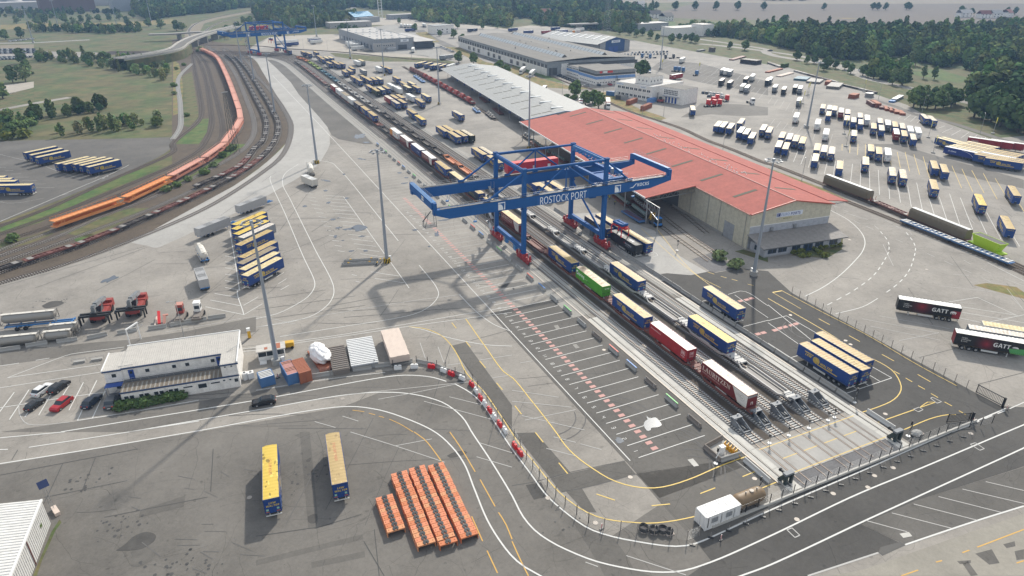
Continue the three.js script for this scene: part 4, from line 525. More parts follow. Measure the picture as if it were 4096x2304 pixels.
  const pf=[bx(3.4,0.08,2.2,-41.6,15.6,N + 0.4)];for (const [dx,dz] of [[-43.2,-0.6],[-40,-0.6],[-43.2,1.4],[-40,1.4]]) pf.push(bar([dx,15.6,N + dz],[dx + (dx<-41?1.2 : 0),19,N + dz - 0.5],0.06,4));pf.push(...railing([-43.2,15.6,N + 1.4],[-40,15.6,N + 1.4]),...railing([-43.2,15.6,N - 0.6],[-43.2,15.6,N + 1.4]),bar([-43.4,17,N],[-41,19.6,N],0.14,6));obj('service_platform',pf,M.greyDark,t);
  for (const [x,z] of [[-28,N],[24,N],[-29,F],[23,F]]) obj('floodlight',[bar([x,16.9,z],[x - 0.6,14.9,z],0.05,4),bar([x + 0.9,16.9,z],[x,14.9,z],0.05,4),bx(0.9,0.35,0.6,x - 0.4,14.6,z)],M.craneBlueLight,t);
  // trolley with machine house, and the red electrical house on the far girder
  const tr=obj('trolley',[bx(0.9,0.9,18.6,13.6,20.2,0),bx(0.9,0.9,18.6,20.8,20.2,0),bx(7,0.9,1.0,17.2,20.2,8.6),bx(7,0.9,1.0,17.2,20.2,-8.6),bx(7,0.5,0.6,17.2,20.2,0),bx(5.2,3.4,6.4,16.8,17.0,2.2),bx(3.2,2.2,3.0,20.6,17.6,5.4)],B,t);obj('trolley_deck',[...railing([13.2,21.1,9.2],[21.6,21.1,9.2]),...railing([13.2,21.1,-9.2],[21.6,21.1,-9.2]),bx(0.8,1.9,0.8,18.6,21.1,5.2)],M.galv,tr);obj('winch_cover',[bx(1.1,1.1,9,21.0,21.1,2)],M.craneBlueLight,tr);
  obj('festoon',[bx(0.9,0.9,19.8,R - 0.2,26.5,0),...[...Array(9)].map((_,i)=>bx(0.7,0.55,0.9,R - 1.0,26.0,-8 + i*2))],M.craneBlueLight,t);
  const eh=obj('electrical_house',[bx(17.6,3.1,2.7,-0.2,20.2,F - 2.1)],M.cabinRed,t);obj('air_conditioner',[bx(0.9,0.8,0.3,-6.2,21.2,F - 0.62),bx(0.9,0.8,0.3,0,21.2,F - 0.62),bx(0.9,0.8,0.3,5.2,21.2,F - 0.62)],M.white,eh);obj('roof_sheet',[bx(17.5,0.05,2.6,-0.2,23.3,F - 2.1)],M.hookRed,eh);
  const cab=obj('driver_cabin',[bx(2.2,2.2,2.6,11.2,15.0,5.6)],B,t);obj('cabin_window',[bx(2.24,1.0,2.0,11.2,15.5,5.7),bx(1.6,1.0,2.64,11.2,15.5,5.6)],M.glassDark,cab);
  // writing on the near girder
  const zf=N + 0.87;for (const [nm,m,w,h,x,y] of [['port_sign',portMat,17.0,2.5,-1.2,18.3],['logo_sign',logoMat,2.1,2.2,-20.7,18.4],['logo_sign',logoMat,2.1,2.2,17.3,18.3],['maker_sign',kocksMat,7.4,1.85,25.0,18.5]]) obj(nm,plate(w,h,x,y,zf + 0.02),m,t);
  obj('rail_sign',plate(1.9,1.2,-40.72,20.9,2.2,-Math.PI/2),rmMat,t);
  // electrical cabinets by the legs
  for (const x of [L,R]) obj('switch_cabinet',[bx(1.0,1.9,1.6,x + 0.6,1.0,3.2),bx(0.8,1.7,1.2,x + 0.6,1.0,-3.4)],x<0?M.craneBlueLight : M.greyDark,t);
  return t;
}
const crane1=makeCrane('blue gantry crane spanning the tracks in the middle of the yard');crane1.position.set(92.5,0,-172.4);
const crane2=dup(crane1,[71.5,0,-702],0.33,'distant blue gantry crane at the far bend of the tracks');
// the gripper hanging from the near crane
const grip=thing('lifting_spreader','red lifting spreader with blue crossbar hanging above the parked trailers','spreader',[111.0,4.7,-160.6],0.1);
obj('frame',[bx(1.0,0.7,6.2,0,1.6,0),bx(2.4,0.5,1.6,0,1.9,1.6),bx(2.4,0.5,1.6,0,1.9,-1.6)],M.hookRed,grip);
obj('crossbar',[bx(0.8,0.6,4.6,-0.6,2.5,0),bx(0.8,0.6,4.6,0.7,2.5,0),cylX(0.42,2.4,0,2.9,1.9),cylX(0.42,2.4,0,2.9,-1.9)],M.craneBlue,grip);
for (const [x,z] of [[-1.45,2.4],[1.45,2.4],[-1.45,-2.4],[1.45,-2.4]]) obj('grapple_arm',[beam([x*0.7,1.9,z],[x,1.6,z],0.22,0.22),beam([x,1.7,z],[x,-0.7,z],0.24,0.24),bx(0.5,0.16,0.3,x*0.9,-0.8,z)],M.hookRed,grip);
for (const [x,z] of [[-1,1.9],[1,1.9],[-1,-1.9],[1,-1.9]]) obj('hoist_rope',bar([x,3,z],[x*1.2,13.2,z*1.2],0.025,4),M.greyDark,grip);
const cr3=dup(grip,[76,9.5,-706],0.33,'red lifting spreader hanging under the distant gantry crane');
// ---------- semi-trailers ----------
mat('tyre',[0.022,0.022,0.023],0.85);mat('rim',[0.42,0.42,0.42],0.4,0.5);mat('chassis',[0.045,0.047,0.05],0.6);mat('palletBox',[0.62,0.62,0.60],0.6);mat('lampRed',[0.5,0.05,0.02],0.4);
const YEL='#d6b63a',BLU='#133d80';
function grime(x,w,h,n,a=0.10) {for (let i=0;i<n;i++) {x.fillStyle=rnd()<0.6?`rgba(40,36,30,${rr(0.02, a)})` : `rgba(220,215,200,${rr(0.02, a * 0.7)})`;const ww=rr(2,w*0.08),hh=rr(h*0.04,h*0.5);x.fillRect(rnd()*w,rnd()*h,ww*rr(0.1,1),hh);}}
function folds(x,w,h) {x.fillStyle='rgba(15,17,22,0.85)';for (let i=0;i<40;i++) x.fillRect((i + 0.4)*w/40,h*0.87,4,h*0.1);x.fillStyle='rgba(190,150,40,0.8)';x.fillRect(0,h*0.95,w,2);}
const side=(bg,draw)=>canvasTex(1024,208,(x,w,h)=>{x.fillStyle=bg;x.fillRect(0,0,w,h);draw&&draw(x,w,h);folds(x,w,h);grime(x,w,h,60);});
const rear=(bg,draw)=>canvasTex(160,176,(x,w,h)=>{x.fillStyle=bg;x.fillRect(0,0,w,h);x.textAlign='center';draw&&draw(x,w,h);x.strokeStyle='rgba(0,0,0,.45)';x.lineWidth=2;x.strokeRect(2,2,w - 4,h - 4);x.beginPath();x.moveTo(w/2,0);x.lineTo(w/2,h);x.stroke();grime(x,w,h,14,0.12);});
const roofTex=(bg,spots,ribs=22,inkText)=>canvasTex(512,96,(x,w,h)=>{x.fillStyle=bg;x.fillRect(0,0,w,h);if (inkText) {x.fillStyle='#b4543e';x.font='26px sans-serif';x.fillText(inkText,w*0.42,h*0.6);} spots(x,w,h);});
const blot=(c,n,r)=>(x,w,h)=>{for (let i=0;i<n;i++) {x.fillStyle=c[i % c.length];x.beginPath();x.ellipse(rnd()*w,rnd()*h,rr(2,r),rr(1,r*0.5),rr(-0.3,0.3),0,7);x.fill();}};
const crease=(c,n)=>(x,w,h)=>{for (let i=0;i<n;i++) {x.strokeStyle=c;x.lineWidth=rr(1,4);x.beginPath();const px=rnd()*w;x.moveTo(px,rnd()*h);x.lineTo(px + rr(-30,30),rnd()*h);x.lineTo(px + rr(-40,40),rnd()*h);x.stroke();}};
const fm=(k,t,r=0.55)=>mat(k,0xffffff,r,0,{map: t});
function walterSide(x,w,h) {x.fillStyle=YEL;x.save();x.translate(0,h*0.06);x.beginPath();x.moveTo(150,28);x.lineTo(330,28);x.lineTo(322,42);x.lineTo(143,42);x.fill();x.font='italic bold 62px sans-serif';x.textBaseline='alphabetic';x.fillText('LKW',160,98);x.beginPath();x.ellipse(392,88,66,60,0,0,7);x.fill();x.strokeStyle=BLU;x.lineWidth=3;for (const k of [-40,-20,0,20,40]) {x.beginPath();x.moveTo(326,88 + k);x.lineTo(458,88 + k);x.stroke();} for (const k of [18,42]) {x.beginPath();x.ellipse(392,88,k,60,0,0,7);x.stroke();} x.fillText('WALTER',470,118);x.beginPath();x.moveTo(432,132);x.lineTo(820,132);x.lineTo(812,148);x.lineTo(420,148);x.fill();x.restore();}
function walterRear(x,w,h) {x.fillStyle=YEL;x.font='italic bold 34px sans-serif';x.fillText('LKW',w/2,58);x.fillText('WALTER',w/2,94,w*0.9);x.fillStyle='#8fb7a0';x.fillRect(14,118,24,26);x.fillRect(118,112,24,26);x.fillStyle='#b5622a';x.fillRect(8,152,36,12);x.fillRect(112,152,36,12);}
const rf={yellow: fm('roofYellow',roofTex('#cdb04a',blot(['rgba(70,55,20,.45)','rgba(240,220,130,.5)'],26,22),22,'LKWA 60213-1')),tan: fm('roofTan',roofTex('#b39a63',blot(['rgba(90,70,35,.25)','rgba(225,205,150,.35)'],30,26),24)),tanInk: fm('roofTanInk',roofTex('#b19868',blot(['rgba(90,70,35,.25)','rgba(225,205,150,.3)'],16,20),26,'LKWA 248 078-0')),mottled: fm('roofMottled',roofTex('#a89878',crease('rgba(240,236,225,.75)',70),8)),pale: fm('roofPale',roofTex('#cbb98a',blot(['rgba(245,240,220,.4)','rgba(120,100,60,.2)'],30,26))),dull: fm('roofDull',roofTex('#8f8066',blot(['rgba(60,50,35,.3)','rgba(160,145,120,.4)'],40,24))),white: fm('roofWhite',roofTex('#dcdcd8',blot(['rgba(150,145,135,.3)'],14,18),18)),dirtyWhite: fm('roofDirtyWhite',roofTex('#cfc8bd',crease('rgba(150,120,95,.45)',60),20)),bark: fm('roofBark',roofTex('#cbb9a0',crease('rgba(120,85,55,.45)',110),12)),black: fm('roofBlack',canvasTex(512,96,(x,w,h)=>{x.fillStyle='#23252b';x.fillRect(0,0,w,h);x.fillStyle='#d8dade';for (const c of [110,330]) for (let i=0;i<5;i++) {x.save();x.translate(c + i*17,48 + rr(-10,10));x.rotate(rr(-.5,.5));x.fillRect(-6,-20,7,40);x.fillRect(-8,-2,18,6);x.restore();}}))};
const S={
  walter: [fm('sideWalter',side(BLU,walterSide)),fm('rearWalter',rear(BLU,walterRear)),'bodyBlue'],
  walterDark: [fm('sideWalterDark',side('#142744',(x,w,h)=>{x.globalAlpha=0.55;walterSide(x,w,h);x.globalAlpha=1;})),S0('rearWalter'),'bodyBlue'],
  dsv: [fm('sideDsv',side('#d9dad8',(x)=>{x.fillStyle='#1d2c5c';x.font='italic bold 90px sans-serif';x.fillText('DSV',420,120);})),fm('rearDsv',rear('#dcdcda',(x,w)=>{x.fillStyle='#22305e';x.font='italic bold 38px sans-serif';x.fillText('DSV',w/2,62);x.fillStyle='#8a8a88';x.fillRect(14,120,26,22);x.fillRect(118,120,26,22);x.fillStyle='#a33';x.fillRect(6,156,40,10);x.fillRect(112,156,40,10);})),'bodyWhite'],
  navy: [fm('sideNavy',side('#1b2340',(x)=>{x.fillStyle='#cfd3dc';x.font='italic bold 96px sans-serif';x.fillText('DSV',560,130);})),fm('rearNavy',rear('#232a40',(x,w)=>{x.fillStyle='#c8ccd4';x.fillRect(30,120,26,20);x.fillRect(104,120,26,20);})),'bodyNavy'],
  white: [fm('sideWhite',side('#d4d4d0')),fm('rearWhite',rear('#d2d2ce',(x,w)=>{x.fillStyle='#777';x.fillRect(16,126,26,16);x.fillRect(118,126,26,16);})),'bodyWhite'],
  grey: [fm('sideGrey',side('#8d9094',(x)=>{x.fillStyle='#d9dce0';x.font='bold 70px sans-serif';x.fillText('NCS',300,110);})),fm('rearGrey',rear('#6b7076',(x)=>{x.fillStyle='#c9ccd2';x.fillRect(40,50,80,20);})),'bodyGrey'],
  lauritzen: [fm('sideLauritzen',side('#6b1a1f',(x,w,h)=>{x.fillStyle='#cfc0b4';x.font='bold 108px serif';x.fillText('LAURITZEN',24,112,640);x.font='30px serif';x.fillText('LOGISTICS ON DIFFERENT ROUTES',30,158,420);x.fillStyle='#d6d3ce';x.beginPath();x.moveTo(700,0);x.lineTo(1024,0);x.lineTo(1024,h);x.lineTo(840,h);x.fill();x.strokeStyle='#8d8c8a';x.lineWidth=4;x.beginPath();x.arc(925,90,42,0,7);x.stroke();x.font='bold 36px sans-serif';x.fillStyle='#8d8c8a';x.fillText('co',902,102);})),fm('rearLauritzen',rear('#6d1c20',(x,w)=>{x.fillStyle='#d5d0ca';x.font='bold 80px sans-serif';x.fillText('n',w/2,140);x.fillStyle='#8e8e8e';x.fillRect(0,0,w,30);})),'bodyMaroon'],
  db: [fm('sideDb',side('#9d1a22',(x,w,h)=>{x.strokeStyle=x.fillStyle='#e4dedb';x.lineWidth=6;x.strokeRect(880,48,92,62);x.font='bold 50px sans-serif';x.fillText('DB',890,98);x.font='40px sans-serif';x.fillText('Cargo',868,158);x.font='italic 32px sans-serif';x.fillText('Rail based Solutions',30,70);})),fm('rearDb',rear('#8c171e',(x,w)=>{x.strokeStyle=x.fillStyle='#e4dedb';x.lineWidth=4;x.strokeRect(48,34,64,42);x.font='bold 34px sans-serif';x.fillText('DB',w/2,67);x.font='30px sans-serif';x.fillText('Cargo',w/2,112);x.fillStyle='#444';x.fillRect(14,130,28,28);x.fillRect(118,130,28,28);})),'bodyRed'],
  bring: [fm('sideBring',side('#4f9d25',(x,w,h)=>{x.fillStyle='#e9efe6';x.font='bold 92px sans-serif';x.fillText('bring',110,118);x.beginPath();x.arc(66,72,48,0.5,5.2);x.lineTo(80,66);x.fill();x.fillStyle='#6b6b6b';x.beginPath();x.arc(52,84,24,0,7);x.fill();x.fillStyle='#dfe8d8';x.font='24px sans-serif';x.fillText('intermodal',352,112);x.fillStyle='#26391a';for (let i=0;i<3;i++) {x.beginPath();x.arc(478 + i*44,122,13,0,7);x.fill();}})),fm('rearBring',rear('#4a8f26',(x,w)=>{x.fillStyle='#e2eadc';x.font='bold 34px sans-serif';x.fillText('bring',w/2 + 10,52);x.fillStyle='#3d6a24';x.fillRect(20,110,36,20);x.fillRect(100,110,36,20);})),'bodyGreen'],
  black: [fm('sideBlack',side('#22242c',(x)=>{x.fillStyle='#c9ccd2';x.font='bold 54px sans-serif';x.fillText('Reinsberg',600,98);x.font='26px sans-serif';x.fillText('LIVING CARGO',620,136);x.fillStyle='#b52a34';x.fillRect(560,62,26,34);})),fm('rearBlack',rear('#1b1d22',(x)=>{x.fillStyle='#555';x.fillRect(12,120,30,20);x.fillRect(118,120,30,20);})),'bodyBlack'],
  gatt: [fm('sideGatt',side('#161514',(x,w,h)=>{const g=x.createRadialGradient(400,70,10,400,70,260);g.addColorStop(0,'#8a1524');g.addColorStop(1,'rgba(60,8,14,0)');x.fillStyle=g;x.fillRect(0,0,w,h);x.fillStyle='#8c1726';x.fillRect(900,60,124,148);x.fillStyle='#e0e0de';x.font='bold 108px sans-serif';x.fillText('GATT',560,132,290);x.beginPath();x.ellipse(910,100,52,30,0,3.1,6.4);x.fill();for (const k of [-34,-10,16,40]) x.fillRect(900 + k,96,12,36);x.font='34px sans-serif';x.fillText('cargo,',96,70);x.fillText('character',96,104);x.fillText('& care',96,138);})),fm('rearGatt',rear('#7d1420')),'bodyBlack'],
  gattGreen: [fm('sideGattGreen',side('#161514',(x,w,h)=>{const g=x.createRadialGradient(470,110,10,470,110,230);g.addColorStop(0,'#8a1524');g.addColorStop(1,'rgba(60,8,14,0)');x.fillStyle=g;x.fillRect(0,0,w,h);x.fillStyle='#4d9a55';x.beginPath();x.moveTo(790,120);x.lineTo(1024,90);x.lineTo(1024,208);x.lineTo(830,208);x.fill();x.fillStyle='#e0e0de';x.font='bold 108px sans-serif';x.fillText('GATT',560,132,250);x.beginPath();x.ellipse(880,100,46,28,0,3.1,6.4);x.fill();x.font='34px sans-serif';x.fillText('cargo,',96,70);x.fillText('character',96,104);x.fillText('& care',96,138);})),S0('rearGatt'),'bodyBlack'],
  blueWhite: [fm('sideBlueWhite',side('#22346e',(x)=>{x.fillStyle='#b9c2dc';x.font='bold 44px sans-serif';x.fillText('DAILY TRANS',640,120);})),fm('rearBlueWhite',rear('#1f2f66',(x,w)=>{x.fillStyle='#b9c2dc';x.fillRect(30,50,100,14);})),'bodyNavy'],
  lt: [fm('sideLt',side('#16307c',(x,w,h)=>{x.fillStyle='#e3e6ee';x.font='bold italic 60px sans-serif';x.fillText('LT-TRANS',140,120);x.strokeStyle='#e3e6ee';x.lineWidth=9;x.beginPath();x.moveTo(560,0);x.bezierCurveTo(800,30,950,90,1000,208);x.stroke();})),S0('rearBlueWhite'),'bodyNavy'],
  orange: [fm('sideOrange',side('#d6d4d0',(x,w,h)=>{x.fillStyle='#d98a2b';x.fillRect(0,0,330,h);x.fillStyle='#c7662a';x.font='bold 90px sans-serif';x.fillText('Cargo',520,120);x.beginPath();x.arc(940,90,40,0,7);x.fill();})),S0('rearWhite'),'bodyWhite'],
  red: [fm('sideRed',side('#8e1c1c',(x)=>{x.fillStyle='#d8cfc8';x.font='bold 70px sans-serif';x.fillText('TRANS',120,120);})),fm('rearRed',rear('#7c1a1c',(x,w)=>{x.fillStyle='#d0b9a8';x.fillRect(30,60,100,16);})),'bodyMaroon'],
  darkGreen: [fm('sideDarkGreen',side('#26341f')),fm('rearDarkGreen',rear('#20261c',(x)=>{x.fillStyle='#ccc';x.fillRect(60,130,40,14);})),'bodyBlack'],
  frontBlue: [null,fm('frontWalter',rear(BLU,(x,w,h)=>{x.fillStyle=YEL;x.font='italic bold 17px sans-serif';x.fillText('LKW WALTER',w/2,30);x.fillStyle='#101318';x.fillRect(56,140,48,36);x.fillStyle='#9aa6b4';x.fillRect(62,128,36,7);})),null],
};
function S0(k) {return M[k];}
for (const [k,c] of Object.entries({bodyBlue: [0.011,0.055,0.22],bodyWhite: [0.62,0.62,0.60],bodyNavy: [0.02,0.035,0.11],bodyGrey: [0.26,0.27,0.28],bodyMaroon: [0.16,0.018,0.02],bodyRed: [0.34,0.018,0.025],bodyGreen: [0.09,0.33,0.03],bodyBlack: [0.016,0.017,0.02]})) mat(k,c,0.5);
const wheelGeo=(()=>{const g=cylX(0.5,0.34,0,0,0,16);return g;})(),rimGeo=cylX(0.27,0.36,0,0,0,12);
const roofGeo=(()=>{const g=new THREE.PlaneGeometry(13.62,2.53,60,6);g.rotateX(-Math.PI/2);g.rotateY(Math.PI/2);const p=g.attributes.position;for (let i=0;i<p.count;i++) p.setY(i,0.05*Math.cos(p.getX(i)/1.3*1.4) + 0.035*Math.sin(p.getZ(i)*8) + 0.03*hash(i,3,5) - 0.03);g.computeVertexNormals();return g;})();
const roofEdge=joined([bx(0.06,0.1,13.6,1.26,-0.06,0),bx(0.06,0.1,13.6,-1.26,-0.06,0),bx(2.5,0.1,0.05,0,-0.06,6.78),bx(2.5,0.1,0.05,0,-0.06,-6.78)]);
const bodyGeo=bx(2.48,2.8,13.52,0,1.12,0),curtainGeo=[bx(0.03,2.75,13.56,1.255,1.15,0),bx(0.03,2.75,13.56,-1.255,1.15,0)],doorGeo=bx(2.5,2.72,0.05,0,1.15,6.79),frontGeo=bx(2.5,2.72,0.05,0,1.15,-6.79);
const chassisGeo=joined([bx(0.16,0.42,12.6,0.5,0.72,0.2),bx(0.16,0.42,12.6,-0.5,0.72,0.2),...[-5,-2,1,2.6,4,5.4,6.4].map((z)=>bx(2.3,0.14,0.14,0,0.98,z)),bx(0.2,0.2,0.2,0,0.8,-5.6),...[2.15,3.5,4.85].map((z)=>bx(1.9,0.2,0.2,0,0.5,z))]);
const bumperGeo=joined([bx(2.4,0.16,0.1,0,0.52,6.72),bx(0.1,0.5,0.1,0.6,0.6,6.7),bx(0.1,0.5,0.1,-0.6,0.6,6.7)]);
const legGeo=joined([bx(0.14,1.0,0.14,0,0.06,0),bx(0.3,0.06,0.3,0,0,0)]),guardGeo=bx(0.06,0.42,3.2,0,0.5,0);
const gearGeo=joined([...[2.15,3.5,4.85].flatMap((z)=>[cylX(0.5,0.36,1.05,0.5,z,12),cylX(0.5,0.36,-1.05,0.5,z,12)]),chassisGeo.clone(),bumperGeo.clone(),bx(0.14,1.1,0.14,0.8,0,-3.9),bx(0.14,1.1,0.14,-0.8,0,-3.9)]);
const protos={};
function trailerProto(type,roof,detail) {
  const k=type + roof + detail;if (protos[k]) return protos[k];
  const [sm,rm,bm]=S[type],g=new THREE.Group();g.name='semi_trailer';
  share('body',bodyGeo,M[bm],g);for (const c of curtainGeo) share('side_curtain',c,sm,g);
  const rd=share('rear_door',doorGeo,rm,g);share('front_wall',frontGeo,type.startsWith('walter')?S.frontBlue[1] : M[bm],g);
  const r=share('roof',roofGeo,rf[roof],g);r.position.y=4.0;const re=share('roof_edge',roofEdge,M[bm],r);
  if (detail) {
    share('chassis',chassisGeo,M.chassis,g);share('bumper',bumperGeo,M.palletBox,g);
    for (const z of [2.15,3.5,4.85]) for (const s of [-1.05,1.05]) {const w=share('wheel',wheelGeo,M.tyre,g);w.position.set(s,0.5,z);share('rim',rimGeo,M.rim,w);}
    for (const s of [-0.8,0.8]) share('landing_leg',legGeo,M.palletBox,g).position.set(s,0,-3.9);
    for (const s of [-1.2,1.2]) share('side_guard',guardGeo,M.palletBox,g).position.set(s,0,-0.4);
 } else share('running_gear',gearGeo,M.chassis,g);
  return protos[k]=g;
}
const said={walter: 'blue trailer',walterDark: 'dark blue trailer',dsv: 'white lettered trailer',navy: 'navy trailer',white: 'plain white trailer',grey: 'grey trailer',lauritzen: 'maroon lettered trailer',db: 'bright red trailer',bring: 'bright green trailer',black: 'black trailer',gatt: 'black and red trailer',gattGreen: 'black trailer with green corner',blueWhite: 'royal blue trailer',lt: 'blue swooshed trailer',orange: 'white and orange trailer',red: 'dark red trailer',darkGreen: 'dark green trailer'};
const roofSaid={yellow: 'yellow roof',tan: 'tan roof',tanInk: 'numbered tan roof',mottled: 'streaked roof',pale: 'pale roof',dull: 'brown roof',white: 'white roof',dirtyWhite: 'soiled roof',bark: 'stained roof',black: 'black roof'};
function trailer(type,roof,at,turn,where,group,o={}) {     // at: middle of the near end; the other end lies 13.6 m along turn
  const src=trailerProto(type,roof,o.detail),t=src.clone();t.name=numbered('semi_trailer');scene.add(t);
  t.position.set(at[0] - Math.sin(turn)*6.81,o.y ?? 0,at[1] - Math.cos(turn)*6.81);t.rotation.y=turn + (o.flip?Math.PI : 0);
  tag(t,said[type] + ', ' + roofSaid[roof] + ', ' + where,'trailer',group);return t;
}
// on the ground near the camera
const G1='trailers parked alone in the foreground';
trailer('walter','yellow',[-0.73,-88.12],-0.106,'at the bottom of the yard, leftmost',G1,{detail: 1});
trailer('walter','tanInk',[9.74,-86.95],-0.113,'left of the orange trestles',G1,{detail: 1});
const G2='trailers in the bays by the barrier wall';
trailer('walter','tanInk',[111.79,-74.93],0,'nearest the barrier wall, front of three',G2,{detail: 1});trailer('walter','tan',[115.25,-74.87],0,'in the middle of three side by side',G2,{detail: 1});trailer('walter','tanInk',[118.63,-76.87],0,'furthest from the barrier wall of three',G2,{detail: 1});
trailer('walter','tan',[110.57,-106.48],-0.05,'standing alone behind the barrier wall',G2,{detail: 1});
trailer('black','black',[111.3,-150.5],0,'beside the right crane leg',G2,{detail: 1});trailer('walter','tan',[114.8,-150.2],0,'right of the black trailer',G2,{detail: 1});trailer('walterDark','dull',[110.7,-165.6],0,'behind the black trailer',G2,{detail: 1});trailer('walter','tan',[114.7,-165.4],0,'under the red lifting spreader',G2,{detail: 1});
const G3='trailers by the right edge';
trailer('gatt','white',[159.83,-84.89],0.744,'standing alone on the hard standing',G3,{detail: 1});
trailer('gattGreen','white',[147.45,-77.92],-2.40,'cut by the right edge of the picture',G3,{detail: 1});trailer('grey','dirtyWhite',[151.94,-77.87],-2.40,'behind the one with the green corner',G3,{detail: 1});trailer('white','pale',[156.52,-77.56],-2.40,'with only its roof showing at the right edge',G3,{detail: 1});
// the herringbone row on the left
[['walter','pale',[3.3,-177]],['walter','pale',[3.1,-181.3]],['walter','dull',[2.9,-185.8]],['walter','tan',[3.6,-190.2]],['walter','tan',[3.6,-200.3]],['grey','dirtyWhite',[4.9,-206.3]],['walter','yellow',[3.8,-209.8]],['walter','yellow',[3.6,-214.6]],['walter','yellow',[3.9,-218.8]]].forEach(([t,r,p],i)=>trailer(t,r,p,-0.855,'slanted row by the mast, ' + ord(i + 1) + ' from the front','slanted row of trailers',{detail: i<6?1 : 0}));
// the middle rows between the tracks and the halls
const midRows=[['walter','tan',[110.7,-249]],['walter','tan',[109.8,-264.1]],['walter','mottled',[113.1,-263.7]],['walter','tan',[110.7,-298.4]],['walter','tan',[114.4,-299.2]],['darkGreen','mottled',[117.7,-298.4]],['walter','tan',[109.6,-312.1]],['walter','tan',[112.9,-311.9]],['walter','tan',[110.8,-214.6]],['walter','tan',[112,-206.5]],['walter','tan',[117.1,-206.6]],
  ['walter','mottled',[130.3,-344.8]],['walter','yellow',[107.7,-342.2]],['walter','tan',[108.6,-360]],['walter','mottled',[108,-390.5]],['walter','tan',[112.2,-391.2]],['red','dirtyWhite',[108.2,-405.8]],['walter','tan',[112.1,-406.8]],['walter','tan',[115.8,-406.9]],['dsv','white',[122.6,-407.4]],['walter','tan',[122.4,-388.2]],['walter','pale',[131.2,-403.4]],['white','white',[123.1,-437.4]],['white','white',[122.4,-451.1]],['navy','pale',[130,-439.1]],['walter','tan',[131.8,-453.3]],['walter','tan',[135.1,-435.9]],['walter','pale',[136.9,-451.8]],['walter','tan',[134,-478.7]],['darkGreen','tan',[108,-436.3]],['walter','pale',[112.2,-439.1]],['walter','tan',[116.6,-442]],['walter','tan',[107.6,-450.7]],['walter','pale',[122,-480.8]],['walter','tan',[118.2,-481.2]],['walter','tan',[114.2,-479.7]],['walter','tan',[107.4,-480.5]],['walter','tan',[107.1,-495]],['walter','tan',[113.8,-493.4]],['grey','dirtyWhite',[121.5,-526.5]],['walter','tan',[107.1,-524.4]],['walter','tan',[111.6,-527.8]],['walter','tan',[116,-540.4]],['dsv','white',[135.8,-535.3]],['walter','tan',[140.4,-536.1]],['walter','tan',[141.5,-526.8]],['white','white',[129.1,-577.5]],['grey','pale',[133.4,-580.1]],['walter','tan',[111,-569.2]],['walter','tan',[114.6,-569.4]],['walter','tan',[105.9,-576.6]],['walter','tan',[111.1,-581.9]],['walter','tan',[106,-605.1]],['walter','pale',[110.2,-609.4]],['walter','pale',[113.8,-609.9]],['walter','tan',[106.2,-620.5]],['walter','tan',[101.8,-647.3]],['walter','tan',[99,-659.6]],['walter','tan',[109.1,-653.3]],['walterDark','dull',[88.8,-678.9]]];
midRows.sort((a,b)=>b[2][1] - a[2][1]).forEach(([t,r,p],i)=>trailer(t,r,p,p[1]<-560?0.06 : 0.0,'rows between tracks and halls, ' + ord(i + 1) + ' from the crane','middle rows of trailers'));
// side by side beyond the grey hall
[...[[167.9,-547.9],[171.3,-549.5],[173.9,-541.9],[175.2,-532],[178.1,-531.9],[180.7,-526.4],[187.4,-526.3]]].forEach((p,i)=>trailer(i===6?'white' : 'walter',i===6?'white' : 'pale',p,-0.75,'row behind the grey hall, ' + ord(i + 1) + ' from the left','row behind the grey hall'));
